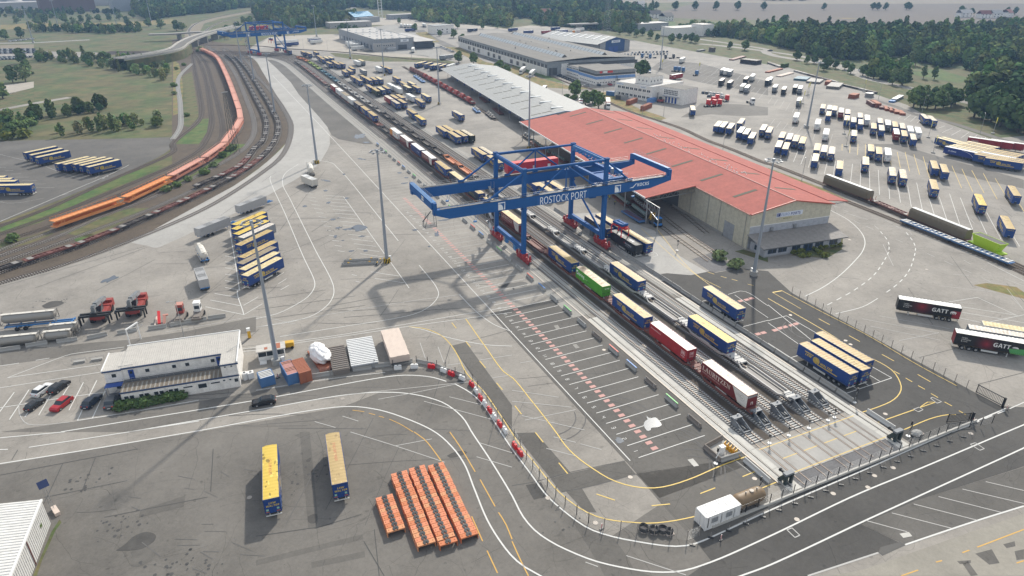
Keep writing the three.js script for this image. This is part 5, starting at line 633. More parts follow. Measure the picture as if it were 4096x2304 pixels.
// the right hand trailer park, all slanted the same way
const parkRows=[
  ...[[237,-265.6],[238.6,-263.2],[239.6,-259.2],[238.2,-250.1],[238.2,-246.1],[234.9,-238.7],[234.1,-220.6],[234.4,-216.6],[230.8,-196.4],[230.8,-183.7],[309.1,-260.2],[308.8,-247.8]].map((p,i)=>['walter',['pale','pale','pale','white','pale','pale','pale','tan','pale','tan','tan','pale'][i],p,1]),
  ...[[252.3,-265.7],[252.1,-249.4],[251,-244.2],[248.7,-233.3],[249.4,-229.4],[249.5,-225.5],[249.4,-221.3],[245.6,-209.2],[246.1,-205.6],[246.7,-202],[322.2,-276.1],[323.3,-272.4],[324,-269.4],[322.8,-259.4]].map((p,i)=>['walter',['tan','pale','tan','tan','mottled','tan','yellow','tan','mottled','mottled','tan','mottled','pale','mottled'][i],p,0]),
  ...[[290.2,-264.8],[287.4,-247.5],[273.4,-229.4]].map((p)=>['dsv','white',p,0]),['grey','white',[327,-298.3],0],['red','white',[322.6,-263.7],0],
  ...[[308.3,-243.1],[307.4,-237.9],[305.2,-223.7],[302.4,-204.2]].map((p)=>['walter','mottled',p,1]),...[[320.9,-249.7],[305.2,-228.3],[318.9,-235.6],[318.5,-226.5],[318.6,-222.3],[304.7,-210.7],[283,-221.2]].map((p,i)=>['walter',i % 2?'tan' : 'mottled',p,0]),...[[319.5,-244],[316.4,-216.2],[317.4,-212.7]].map((p)=>['dsv','white',p,0]),['grey','white',[318.6,-230.7],0],['red','white',[304.9,-215.1],0],
  ...[[266,-197.7],[265.3,-193],[245.7,-183.6],[241.8,-167.8],[242.7,-163.8],[240.9,-149.5],[238.92,-130.66]].map((p,i)=>['walter',['tan','tan','pale','mottled','mottled','tan','yellow'][i],p,0]),['dsv','white',[267.5,-190.2],0],...[[266.3,-167.5],[265,-162.3],[224.46,-112.48],[260.17,-131.95]].map((p)=>['walter','tan',p,1]),
  ...[[349,-340.5],[360.1,-329.5],[369.4,-366.1]].map((p)=>['grey','white',p,0]),...[[348.1,-331.7],[360.6,-334.3]].map((p)=>['black','dirtyWhite',p,0]),
  ...[[369,-415.6],[369.1,-411.7],[369,-407.3],[332,-352.6],[330.4,-346.6],[368.1,-382.5]].map((p,i)=>[i % 2?'white' : 'grey','white',p,0]),...[[334.6,-376.6],[334.2,-367.5],[355.3,-375],[364.6,-363.6]].map((p)=>['black','dirtyWhite',p,0]),['white','white',[381.1,-481],0],
];
parkRows.sort((a,b)=>b[2][1] - a[2][1]).forEach(([t,r,p,f],i)=>trailer(t,r,p,-0.873,'right trailer park, ' + ord(i + 1) + ' counted from the camera','right trailer park',{flip: f}));
trailer('walter','tan',[252.5,-302.8],-0.62,'alone before the white office block','trailers near the office block',{flip: 1});
[[350.6,-232.3],[349.6,-227.4]].forEach((p,i)=>trailer('walter','mottled',p,-0.75,'by the curved perimeter road, ' + (i?'right' : 'left') + ' of the pair','pair by the perimeter road'));
// tight blocks side by side near the right edge
const blk=(a,b,n,gap,spec,where)=>{const h=heading(a,b),nx=Math.cos(h),nz=-Math.sin(h);for (let i=0;i<n;i++) {const [t,r]=spec(i);trailer(t,r,[a[0] + nx*gap*i,a[1] + nz*gap*i],h,where + ', ' + ord(i + 1) + ' from its open side','tight block of trailers at the right edge',{flip: 0});}};
blk([306,-176.4],[304.6,-189.6],7,2.95,(i)=>i?['walter',i===1?'pale' : i % 2?'tan' : 'pale'] : ['lt','white'],'tight block on the right');
blk([306.2,-162.6],[303.6,-175.3],6,2.95,(i)=>['walter',i===2?'white' : 'tan'],'second tight block');
blk([315,-189.2],[316.8,-203.1],2,2.9,()=>['walter','pale'],'rear block');blk([307.4,-157.8],[305.4,-162.1],3,2.95,()=>['walter','tan'],'block at right edge');
[[336.1,-184.4],[338.2,-180.3],[341,-177.1]].forEach((p,i)=>trailer('red','white',p,0.35,'at right edge by the verge, ' + ord(i + 1) + ' from the left','red trailers at the right edge',{flip: 1}));
// far truck parks
const far='trailers in the far truck park';
[...[[86.7,-770.8],[98,-772.9],[96.6,-763.1],[94.6,-748.9],[122.6,-786.5],[121.8,-772.6],[120.6,-759.3]]].forEach((p,i)=>trailer(i>2&&i % 2?'blueWhite' : 'white','white',p,-1.2,'behind the distant crane, ' + ord(i + 1) + ' from the left',far));
[...[[161.8,-805.7],[160,-792.2],[152.9,-737],[150.8,-722.8],[148.8,-709.1],[147.1,-686.5],[160.1,-723.5],[159.7,-708.9]]].forEach((p,i)=>trailer('white','white',p,i<6?-1.25 : 0.6,'beside the grey depot, ' + ord(i + 1) + ' from the back',far));
[...[[171.8,-760.4],[165.8,-701.2]]].forEach((p,i)=>trailer('grey','white',p,-0.9,'docked at the grey depot wall, ' + (i?'nearer' : 'further'),far));trailer('white','white',[196,-646.2],-0.35,'docked at the depot front',far);
[...[[262.4,-907.2],[265.2,-901],[267.9,-896.5],[271.4,-894.9],[278.9,-899.6],[291.2,-902.1],[291.5,-897]]].forEach((p,i)=>trailer('white','white',p,-0.2,'beyond the depot, ' + ord(i + 1) + ' from the left',far));
[['blueWhite',[207.7,-966.4]],['navy',[317.5,-812.7]],['blueWhite',[365.2,-797.8]],['blueWhite',[368.5,-761.1]],['red',[387.7,-752.2]],['blueWhite',[419.1,-787.6]],['white',[408.6,-756.3]],['blueWhite',[408.8,-749.3]],['orange',[422.8,-742.8]],['white',[439.9,-763.2]],['blueWhite',[249.1,-847.3]]].forEach(([t,p],i)=>trailer(t,'white',p,-1.35,'near the service station, ' + ord(i + 1) + ' from the left',far));
trailer('red','white',[319,-411.8],-1.25,'behind the white office block',far);trailer('grey','white',[202.4,-586.9],-1.3,'alone on the road past the depot',far);
// the lot on the far left
trailer('walter','pale',[-61.2,-296.3],1.2,'in the left lot, long side shown','trailers in the left lot',{detail: 1});[[-67.4,-304.3],[-69.5,-308.3],[-72.3,-312.8]].forEach((p,i)=>trailer('walter','pale',p,1.2,'in the left lot behind the long one, ' + ord(i + 1),'trailers in the left lot'));
[[-71.9,-351.6],[-68.9,-345.9],[-66,-340.4]].forEach((p,i)=>trailer('walter','pale',p,-0.95,'middle of left lot, ' + ord(i + 1) + ' from the left','trailers in the left lot'));
[[-56.9,-325.1],[-53.9,-322.9],[-50.2,-321.2],[-47.6,-318.3],[-44.8,-314.3]].forEach((p,i)=>trailer('walter','pale',p,-0.95,'near corner of left lot, ' + ord(i + 1) + ' from the left','trailers in the left lot'));

// ---------- wagons ----------
for (const [k,c] of Object.entries({wagonBrown: [0.17,0.06,0.045],wagonPale: [0.52,0.51,0.49],wagonDark: [0.05,0.04,0.036],wagonRust: [0.15,0.05,0.038],wagonTeal: [0.07,0.16,0.21],wagonGreen: [0.30,0.38,0.09],wagonOrange: [0.52,0.19,0.08],wagonGrey: [0.24,0.225,0.21],carrierSalmon: [0.66,0.33,0.25],carrierOrange: [0.72,0.28,0.09],carrierSide: [0.50,0.20,0.14]})) mat(k,c,0.65);
const bogieGeo=joined([bx(0.14,0.42,2.9,1.0,0.5,0),bx(0.14,0.42,2.9,-1.0,0.5,0),bx(2.2,0.3,0.5,0,0.6,0),...[-0.95,0.95].flatMap((z)=>[cylX(0.44,0.13,0.78,0.62,z,14),cylX(0.44,0.13,-0.78,0.62,z,14),cylX(0.09,2.0,0,0.62,z,6)])]);
const bufferGeo=joined([...[-0.87,0.87].flatMap((x)=>[cylZ(0.1,0.5,x,1.1,0,8),cylZ(0.22,0.06,x,1.1,0.27,10)])]);
const wagonProtos={};
function pocketProto(m) {                                         // one 17 m pocket of an articulated wagon
  if (wagonProtos['p' + m]) return wagonProtos['p' + m];const g=new THREE.Group();g.name='pocket_wagon';
  const sillShape=(s)=>[beam([s*1.05,1.0,-8.4],[s*1.05,1.0,-6.3],0.24,0.34),beam([s*1.05,1.0,-6.3],[s*1.38,0.62,-5.0],0.24,0.4),bx(0.22,0.55,10.2,s*1.38,0.4,0),beam([s*1.38,0.62,5.0],[s*1.05,1.0,6.3],0.24,0.4),beam([s*1.05,1.0,6.3],[s*1.05,1.0,8.4],0.24,0.34)];
  for (const s of [-1,1]) share('side_sill',joined(sillShape(s)),M[m],g);
  share('pocket_floor',joined([bx(2.4,0.08,10.4,0,0.32,0),bx(0.5,0.2,10.4,0.85,0.4,0),bx(0.5,0.2,10.4,-0.85,0.4,0)]),M[m==='wagonPale'?'wagonGrey' : m],g);
  for (const z of [-7.4,7.4]) {const p=share('end_platform',joined([bx(2.3,0.16,2.2,0,1.12,z),bx(2.6,0.12,0.35,0,1.26,z - 0.7),bx(2.6,0.12,0.35,0,1.26,z + 0.5),bx(1.5,0.3,0.5,0,1.2,z + (z>0?-1.1 : 1.1))]),M[m],g);share('cleat',joined([-1.1,1.1].flatMap((x)=>[bx(0.25,0.2,0.25,x,1.38,z - 0.7),bx(0.25,0.2,0.25,x,1.38,z + 0.5)])),M.greyDark,p);const b=share('bogie',bogieGeo,M.chassis,g);b.position.z=z;}
  share('buffers',bufferGeo,M.chassis,g).position.z=8.6;return wagonProtos['p' + m]=g;
}
function flatProto(m,L=14.6) {                                  // open container frame wagon
  if (wagonProtos['f' + m + L]) return wagonProtos['f' + m + L];const g=new THREE.Group();g.name='container_wagon';
  for (const s of [-1.15,1.15]) share('side_sill',bx(0.22,0.42,L - 0.8,s,0.86,0),M[m],g);
  const n=Math.round(L/1.8);for (let i=0;i <= n;i++) share('cross_member',bx(2.3,0.2,i % (n/2)===0?1.4 : 0.3,0,0.98,(i/n - 0.5)*(L - 1.6)),M[m],g);
  for (const z of [-L/2 + 2.2,L/2 - 2.2]) {share('bogie',bogieGeo,M.chassis,g).position.z=z;share('deck_plate',bx(2.5,0.08,1.5,0,1.2,z*1.08),M.wagonGrey,g);}
  share('centre_sill',bx(0.5,0.5,L - 0.4,0,0.7,0),M[m],g);return wagonProtos['f' + m + L]=g;
}
function carrierProto(m) {
  const g=new THREE.Group();g.name='car_carrier_wagon';const L=26.2;
  share('lower_deck',bx(2.7,0.24,L,0,0.9,0),M[m==='carrierOrange'?m : 'carrierSide'],g);share('upper_deck',joined([bx(2.85,0.14,L - 0.6,0,2.85,0),...[...Array(13)].map((_,i)=>bx(2.8,0.05,0.25,0,2.99,-12 + i*2))]),M[m],g);
  for (const s of [-1,1]) {share('deck_edge',bx(0.1,0.34,L - 0.4,s*1.42,2.8,0),M[m],g);share('side_rail',joined([bx(0.05,0.05,L - 1,s*1.44,3.9,0),...[...Array(14)].map((_,i)=>bx(0.05,0.95,0.05,s*1.44,3.0,-12.3 + i*1.9))]),M[m],g);for (const z of [-11.4,-9.9,0,9.9,11.4]) share('post',beam([s*1.38,1.1,z],[s*1.38,2.9,z + (Math.abs(z)>10.5?Math.sign(z)*-0.9 : 0)],0.18,0.28),M[m],g);share('side_panel',bx(0.06,0.7,L - 2,s*1.36,1.14,0),M[m==='carrierOrange'?m : 'carrierSide'],g);}
  for (const z of [-8.6,8.6]) share('bogie',bogieGeo,M.chassis,g).position.z=z;return g;
}
function place(proto,at,turn,label,cat,group,y=0.2) {const t=proto.clone();t.name=numbered(proto.name);scene.add(t);t.position.set(at[0],y,at[1]);t.rotation.y=turn;return tag(t,label,cat,group);}
function onTrack(path,dist,L) {const a=cut(path,Math.max(0,dist - L*0.35),dist + L*0.35),p=a[0],q=a[a.length - 1];return [mid(p,q),heading(p,q)];}
const t2=offset(spine,-5.0),t4=offset(spine,5.05);
// first train: loaded pockets
const loads=[[77.5,'lauritzen','dirtyWhite'],[95.9,'db','white'],[111.9,'walter','tan'],[130.3,'bring','bark'],[146.5,'walter','tan'],[180.5,'lauritzen','pale'],[196.2,'walter','tan'],[214,'walterDark','tan'],[231,'navy','pale'],[248.2,'walter','tan'],[266,'lauritzen','white'],[281.4,'blueWhite','white'],[299,'lauritzen','white'],[316,'orange','white'],[345,'orange','white'],[361,'walter','tan'],[377,'walter','tan'],[393,'navy','dull'],[410,'white','white'],[427,'white','dull'],[444,'dsv','white'],[461,'red','white']];
loads.forEach(([v,t,r],i)=>{if (v>330&&v<350) return;const d=v - 70,[p,h]=onTrack(t2,d + 6.8,13.6);const e=[p[0] + Math.sin(h)*6.81,p[1] + Math.cos(h)*6.81];trailer(t,r,e,h,'loaded train, ' + ord(i + 1) + ' from the buffer stops','trailers on the loaded train',{y: 0.36,detail: v<165?1 : 0});});
for (let i=0;i<24;i++) {const v=84.4 + i*17.1,[p,h]=onTrack(t2,v - 70,16);place(pocketProto(i<6?'wagonBrown' : i % 4===3?'wagonDark' : 'wagonBrown'),p,h,'brown pocket wagon, loaded train, ' + ord(i + 1) + ' from the buffer stops','rail wagon','pocket wagons of the loaded train');}
for (let i=0;i<9;i++) {const [p,h]=onTrack(t2,432 + i*14.8,14);place(flatProto(i<7?'wagonRust' : 'wagonDark'),p,h,'rusty frame wagon beyond the loaded train, ' + ord(i + 1) + ' from the camera','rail wagon','empty wagons behind the loaded train');}
// second train: mostly empty pockets
[[94.8,'walter','yellow'],[129,'walter','tanInk']].forEach(([v,t,r],i)=>{const [p,h]=onTrack(t4,v - 70 + 6.8,13.6);trailer(t,r,[p[0] + Math.sin(h)*6.81,p[1] + Math.cos(h)*6.81],h,'on white pocket wagons, ' + (i?'further' : 'nearer') + ' of two','trailers on the white wagons',{y: 0.36,detail: 1});});
const mats4=(i)=>i<8?'wagonPale' : i<10?'wagonGrey' : i<12?'wagonOrange' : i<18?'wagonDark' : i<20?'wagonGrey' : i<26?'wagonPale' : i<30?'wagonTeal' : 'wagonGreen';
for (let i=0;i<34;i++) {const [p,h]=onTrack(t4,14.5 + i*17.05,16),m=i<23?mats4(i) : i<25?'wagonPale' : i<29?'wagonTeal' : i<32?'wagonGreen' : 'wagonOrange';place(pocketProto(m),p,h,{wagonPale: 'off white',wagonGrey: 'grey',wagonOrange: 'orange',wagonDark: 'dark',wagonTeal: 'blue green',wagonGreen: 'yellow green'}[m] + ' pocket wagon, second train, ' + ord(i + 1) + ' from the buffer stops','rail wagon','pocket wagons of the second train');}
// salmon car carriers round the bend
const cs=carrierProto('carrierSalmon'),co=carrierProto('carrierOrange'),lenD=pathLen(siding.d);
const startD=(()=>{let b=0,bd=1e9;walk(siding.d,1).forEach((p)=>{const d=len2(sub2(p,[-48.6,-248.2]));if (d<bd) {bd=d;b=p[3];}});return b;})();
for (let i=0,d=startD + 13;d<lenD - 20&&i<22;i++,d += 27.2) {const [p,h]=onTrack(siding.d,d,26);place(i<2?co : cs,p,h,(i<2?'bright orange' : 'faded salmon') + ' two deck car carrier wagon, ' + ord(i + 1) + ' from the near end','car carrier wagon','car carriers on the bend',0.16);}
// dark frame wagons on the outer sidings
const along=(path,pt)=>{let b=0,bd=1e9;walk(path,1).forEach((p)=>{const d=len2(sub2(p,pt));if (d<bd) {bd=d;b=p[3];}});return b;};
[['g',[-65.2,-213],[39.3,-675.7],'long'],['f',[-6.3,-278],[35.2,-700.4],'shorter']].forEach(([k,a,b,w])=>{const e=along(siding[k],b);let i=0;for (let d=along(siding[k],a) + 7;d<e;d += 14.9,i++) {const [p,h]=onTrack(siding[k],d,14);place(flatProto(d>150?'wagonDark' : i % 3?'wagonRust' : 'wagonDark'),p,h,'dark frame wagon, ' + w + ' string on the bend, ' + ord(i + 1) + ' from the near end','rail wagon','frame wagons on the bend',0.16);}});
// ---------- buildings ----------
const ribBump=grainTex(256,(i)=>{const k=(i % 256)/16 % 1,v=k<0.3?1 : 0;return [v,v,v];});ribBump.colorSpace=THREE.NoColorSpace;
const dirtMap=grainTex(512,(()=>{const f=fbm(512,4,[0.4,0.3,0.25,0.2,0.2],12),g=fbm(512,64,[0.5,0.5],9);return (i)=>{const v=0.8*(1 + 0.5*f[i] + 0.18*g[i]);return [v,v*0.985,v*0.96];};})());
const tiledRed=grainTex(512,(()=>{const f=fbm(512,5,[0.4,0.3,0.2,0.2],31);return (i)=>{const v=0.85*(1 + 0.55*f[i]);return [v,v*0.98,v*0.97];};})());
const ribs={bumpMap: ribBump,bumpScale: 0.05},ribsSoft={bumpMap: ribBump,bumpScale: 0.03};  // ribs are relief only
const bm=(k,c,map,r=0.6)=>mat(k,c,r,0,map.isTexture?{map} : {map: dirtMap,...map});
mat('roofRed',[0.42,0.105,0.08],0.85,0,{map: tiledRed,bumpMap: ribBump,bumpScale: 0.03});bm('roofGrey',[0.33,0.345,0.35],ribsSoft,0.6);bm('roofGreyDark',[0.20,0.19,0.175],dirtMap,0.85);bm('roofLight',[0.52,0.505,0.49],dirtMap,0.7);bm('wallCream',[0.70,0.67,0.54],ribsSoft,0.6);bm('wallPaleBlue',[0.50,0.53,0.60],ribsSoft,0.6);bm('wallWhite',[1.0,0.985,0.96],dirtMap,0.75);bm('wallGrey',[0.40,0.42,0.45],ribsSoft,0.6);bm('wallSilver',[0.34,0.37,0.40],ribs,0.45);bm('roofWhiteRib',[0.62,0.60,0.57],dirtMap,0.8);bm('roofBrownRib',[0.24,0.205,0.165],dirtMap,0.85);bm('roofTaupe',[0.33,0.31,0.295],ribs,0.6);bm('tentWhite',[0.80,0.80,0.79],dirtMap,0.7);bm('brickBrown',[0.22,0.14,0.11],dirtMap,0.9);bm('wallBand',[0.20,0.40,0.82],ribsSoft,0.6);bm('wallNavy',[0.02,0.09,0.28],ribsSoft,0.5);bm('roofBlueBright',[0.10,0.40,0.68],ribs,0.5);bm('roofTile',[0.28,0.10,0.07],dirtMap,0.8);
mat('frameWhite',[0.74,0.74,0.73],0.5);mat('frameNavy',[0.03,0.06,0.14],0.5);mat('glass',[0.035,0.045,0.055],0.06);mat('doorBlue',[0.02,0.07,0.30],0.5);mat('doorGrey',[0.30,0.31,0.32],0.5);mat('skylight',[0.13,0.12,0.09],0.95);mat('skylightPale',[0.48,0.51,0.52],0.5);mat('steelDark',[0.08,0.085,0.09],0.6);mat('redTrim',[0.40,0.07,0.04],0.5);
function prism(poly,depth,x,y,z,axis='z') {                 // poly in (across, up); runs along -z by depth
  const s=new THREE.Shape(poly.map((p)=>new THREE.Vector2(p[0],p[1]))),g=new THREE.ExtrudeGeometry(s,{depth,bevelEnabled: false});g.translate(0,0,-depth);if (axis==='x') g.rotateY(-Math.PI/2);g.translate(x,y,z);return g;
}
function slab(a,b,c,d,th,s=4) {                             // sloped roof sheet through four corners, thickness downwards
  const A=[a,b,c,d].map((p)=>new THREE.Vector3(...p)),n=A[1].clone().sub(A[0]).cross(A[3].clone().sub(A[0])).normalize();if (n.y<0) n.negate();const low=A.map((p)=>p.clone().addScaledVector(n,-th)),pos=[],uv=[];
  const e1=A[1].clone().sub(A[0]).normalize(),e2=n.clone().cross(e1),q=(p,r,s_,t)=>{for (const v of [p,r,s_,p,s_,t]) {pos.push(v.x,v.y,v.z);const w=v.clone().sub(A[0]);uv.push(w.dot(e1)/s,w.dot(e2)/s);}};
  const up=A[1].clone().sub(A[0]).cross(A[3].clone().sub(A[0])).y>0;if (up) {q(A[0],A[1],A[2],A[3]);q(low[3],low[2],low[1],low[0]);} else {q(A[3],A[2],A[1],A[0]);q(low[0],low[1],low[2],low[3]);}
  for (let i=0;i<4;i++) {const j=(i + 1) % 4;up?q(low[i],low[j],A[j],A[i]) : q(A[i],A[j],low[j],low[i]);}
  const g=new THREE.BufferGeometry();g.setAttribute('position',new THREE.Float32BufferAttribute(pos,3));g.setAttribute('uv',new THREE.Float32BufferAttribute(uv,2));g.computeVertexNormals();return g;
}
const wall=(w,h,d,x,y,z,s=4)=>metric(bx(w,h,d,x,y,z),s);
function win(parent,w,h,x,y,z,face='z',fm_='frameWhite',gmx='glass',name='window') {  // y is the sill; face tells which way it looks
  const across=face==='x' || face==='-x',f=share(name,across?bx(0.12,h,w,0,0,0) : bx(w,h,0.12,0,0,0),M[fm_],parent);f.position.set(x,y,z);
  const o=face==='x'?0.05 : face==='-x'?-0.05 : 0,oz=face==='z'?0.05 : face==='-z'?-0.05 : 0;share('pane',across?bx(0.06,h - 0.22,w - 0.22,o,0.11,0) : bx(w - 0.22,h - 0.22,0.06,0,0.11,oz),M[gmx],f);return f;
}
// --- red roofed hall with the wide canopy ---
{
  const t=thing('red_roofed_hall','large cream hall with red metal roof and wide canopy beside the crane','warehouse',[145,0,-142],-0.098),W=30,L=150,E=11.4,R=14.2;
  obj('wall',[wall(0.3,E - 0.3,L,0.15,0,-L/2),wall(0.3,E - 0.3,L,W - 0.15,0,-L/2),metric(prism([[0.3,0],[W - 0.3,0],[W - 0.3,E - 0.4],[W/2,R - 0.4],[0.3,E - 0.4]],0.3,0,0,0),4),metric(prism([[0.3,0],[W - 0.3,0],[W - 0.3,E - 0.4],[W/2,R - 0.4],[0.3,E - 0.4]],0.3,0,0,-L + 0.3),4)],M.wallCream,t);
  obj('lower_cladding',[wall(W - 0.4,6.9,0.06,W/2,0.2,0.05)],M.wallPaleBlue,t);obj('cladding_trim',[bx(W,0.18,0.14,W/2,7.1,0.06)],M.frameWhite,t);
  const r1=obj('roof',[slab([-0.5,E,0.6],[W/2,R,0.6],[W/2,R,-L],[-0.5,E,-L],0.25,8)],M.roofRed,t),r2=obj('roof',[slab([W/2,R,0.6],[W + 0.5,E,0.6],[W + 0.5,E,-L],[W/2,R,-L],0.25,8)],M.roofRed,t);
  for (let i=0;i<8;i++) {const z=-13 - i*18.4,f=(x)=>E + (R - E)*(x + 0.5)/(W/2 + 0.5);obj('rooflight',slab([3.2,f(3.2) + 0.06,z],[11.6,f(11.6) + 0.06,z],[11.6,f(11.6) + 0.06,z - 1.3],[3.2,f(3.2) + 0.06,z - 1.3],0.05),M.skylight,r1);obj('rooflight',slab([W - 11,f(11) + 0.06,z],[W - 3,f(3) + 0.06,z],[W - 3,f(3) + 0.06,z - 1.3],[W - 11,f(11) + 0.06,z - 1.3],0.05),M.skylight,r2);}
  obj('ridge_cap',[bx(0.35,0.12,L,W/2,R + 0.02,-L/2 + 0.3)],M.paintPink,t);obj('verge_trim',[beam([-0.5,E - 0.05,0.7],[W/2,R - 0.05,0.7],0.2,0.35),beam([W/2,R - 0.05,0.7],[W + 0.5,E - 0.05,0.7],0.2,0.35)],M.redTrim,t);obj('gutter',[bx(0.25,0.2,L,-0.65,E - 0.3,-L/2)],M.redTrim,t);
  // canopy on the track side
  const c0=-29,c1=-151,cw=19.6;obj('canopy_roof',slab([-cw,9.4,c0],[-0.4,E + 0.25,c0],[-0.4,E + 0.25,c1],[-cw,9.4,c1],0.22,8),M.roofRed,t);obj('canopy_edge',[bx(0.2,0.5,122,-cw,9.1,(c0 + c1)/2)],M.frameWhite,t);
  for (let i=0;i<9;i++) {const z=c0 - 0.8 - i*15.1;obj('canopy_column',[cyl(0.22,0.22,9.0,-cw + 1.6,0,z,8)],M.galv,t);const g=[beam([-cw + 0.4,9.0,z],[-0.4,E - 0.3,z],0.16,0.2),beam([-cw + 0.4,7.9,z],[-0.4,9.2,z],0.14,0.16)];for (let k=0;k<9;k++) {const x0=-cw + 0.6 + k*2.1;g.push(bar([x0,7.9 + k*0.14,z],[x0 + 1.05,9.15 + k*0.25,z],0.06,5),bar([x0 + 1.05,9.15 + k*0.25,z],[x0 + 2.1,8.05 + k*0.14,z],0.06,5));} obj('canopy_truss',g,M.galv,t);}
  {const z0=c0 - 0.6,gs=[beam([-cw + 0.2,8.9,z0],[-cw + 0.2,8.9,z0 + 9.5],0.16,0.2),beam([-cw + 0.2,7.2,z0],[-cw + 0.2,4.6,z0 + 9.5],0.14,0.16)];for (let k=0;k<5;k++) gs.push(bar([-cw + 0.2,7.2 - k*0.5,z0 + k*1.9],[-cw + 0.2,8.9,z0 + k*1.9 + 0.95],0.07,5),bar([-cw + 0.2,8.9,z0 + k*1.9 + 0.95],[-cw + 0.2,6.7 - k*0.5,z0 + k*1.9 + 1.9],0.07,5));obj('bracket_truss',gs,M.galv,t);obj('canopy_column',[cyl(0.2,0.2,8.9,-cw + 0.2,0,z0 + 9.5,8)],M.galv,t);}
  obj('side_canopy_roof',slab([W + 0.4,E + 0.2,-2.5],[W + 9,10.3,-2.5],[W + 9,10.3,-L],[W + 0.4,E + 0.2,-L],0.22,8),M.roofRed,t);{const gs=[];for (let k=0;k<5;k++) gs.push(bar([W + k*1.7,9.6,-2.7],[W + 0.85 + k*1.7,10.8 - k*0.2,-2.7],0.06,5),bar([W + 0.85 + k*1.7,10.8 - k*0.2,-2.7],[W + 1.7 + k*1.7,9.6 + k*0.1,-2.7],0.06,5));gs.push(beam([W,9.6,-2.7],[W + 9,10.1,-2.7],0.12,0.14));obj('canopy_truss',gs,M.galv,t);}
  // doors, pipes, plinth
  obj('sliding_door',[wall(0.14,5.2,5.0,-0.05,0.1,-9.5)],M.wallGrey,t);obj('door_opening',[wall(0.2,6.0,12,-0.06,0,-45)],M.steelDark,t);obj('plinth',[bx(0.5,0.9,30,-0.05,0,-27)],M.concreteOld,t);
  for (const z of [-2,-15,-21.5,-31.5]) obj('downpipe',cyl(0.07,0.07,E - 0.6,-0.12,0.2,z,6),M.galv,t);
  // sign
  obj('hall_sign',plate(9.8,1.5,14.0,9.9,0.13),fm('hallSign',canvasTex(640,100,(x)=>{x.fillStyle='#d3d8e2';x.fillRect(0,0,640,100);x.fillStyle='#1e3275';x.fillRect(10,14,90,72);x.fillStyle='#d3d8e2';for (let k=0;k<4;k++) x.fillRect(10,26 + k*16,60 - k*8,5);x.fillStyle='#1e3275';x.font='bold 80px sans-serif';x.textBaseline='middle';x.fillStyle='#7f93b8';x.fillText('EURO',112,54,230);x.fillStyle='#1e3275';x.fillText('PORTS',345,54,280);})),t);
  obj('hall_number',plate(3.9,0.75,13.4,8.55,0.13),fm('hallNo',text2d(256,48,'#c9c3a2','#3b3b38','KAIHALLE 5','bold 38px sans-serif')),t);
  // single storey office in front
  const a=8.4;obj('office_wall',[wall(W - 1.6,2.9,a - 1.6,W/2,0,a/2 - 0.3)],M.wallPaleBlue,t);obj('office_plinth',[bx(W - 1.5,0.35,a - 1.5,W/2,0,a/2 - 0.3)],M.doorGrey,t);obj('office_roof',[slab([-0.6,3.2,a],[W + 0.6,3.2,a],[W + 0.6,4.9,0.12],[-0.6,4.9,0.12],0.18,4)],M.roofTaupe,t);obj('office_fascia',[bx(W + 1.3,0.28,0.1,W/2,2.95,a + 0.02)],M.steelDark,t);
  const zf=a - 1.05;for (const x of [3.5,7.2,12.2,20.8,26.2]) for (const d of [-0.75,0.75]) win(t,1.5,1.5,x + d,1.0,zf,'z','frameNavy');win(t,1.4,1.5,W - 0.72,1.0,a/2 + 1,'x','frameNavy');win(t,1.4,1.5,0.75,1.0,3.4,'-x','frameNavy');
  const d=share('office_door',bx(3.4,2.5,0.14,0,0,0),M.frameNavy,t);d.position.set(16.6,0.1,zf);share('pane',bx(1.2,1.5,0.06,-0.7,0.7,0.06),M.glass,d);share('pane',bx(1.0,1.5,0.06,0.8,0.7,0.06),M.glass,d);
  for (const x of [8.0,16.8]) obj('air_conditioner',[bx(1.0,0.9,0.5,x,5.3,0.34),bx(1.1,0.06,0.5,x,5.1,0.34)],M.wallGrey,t);
}
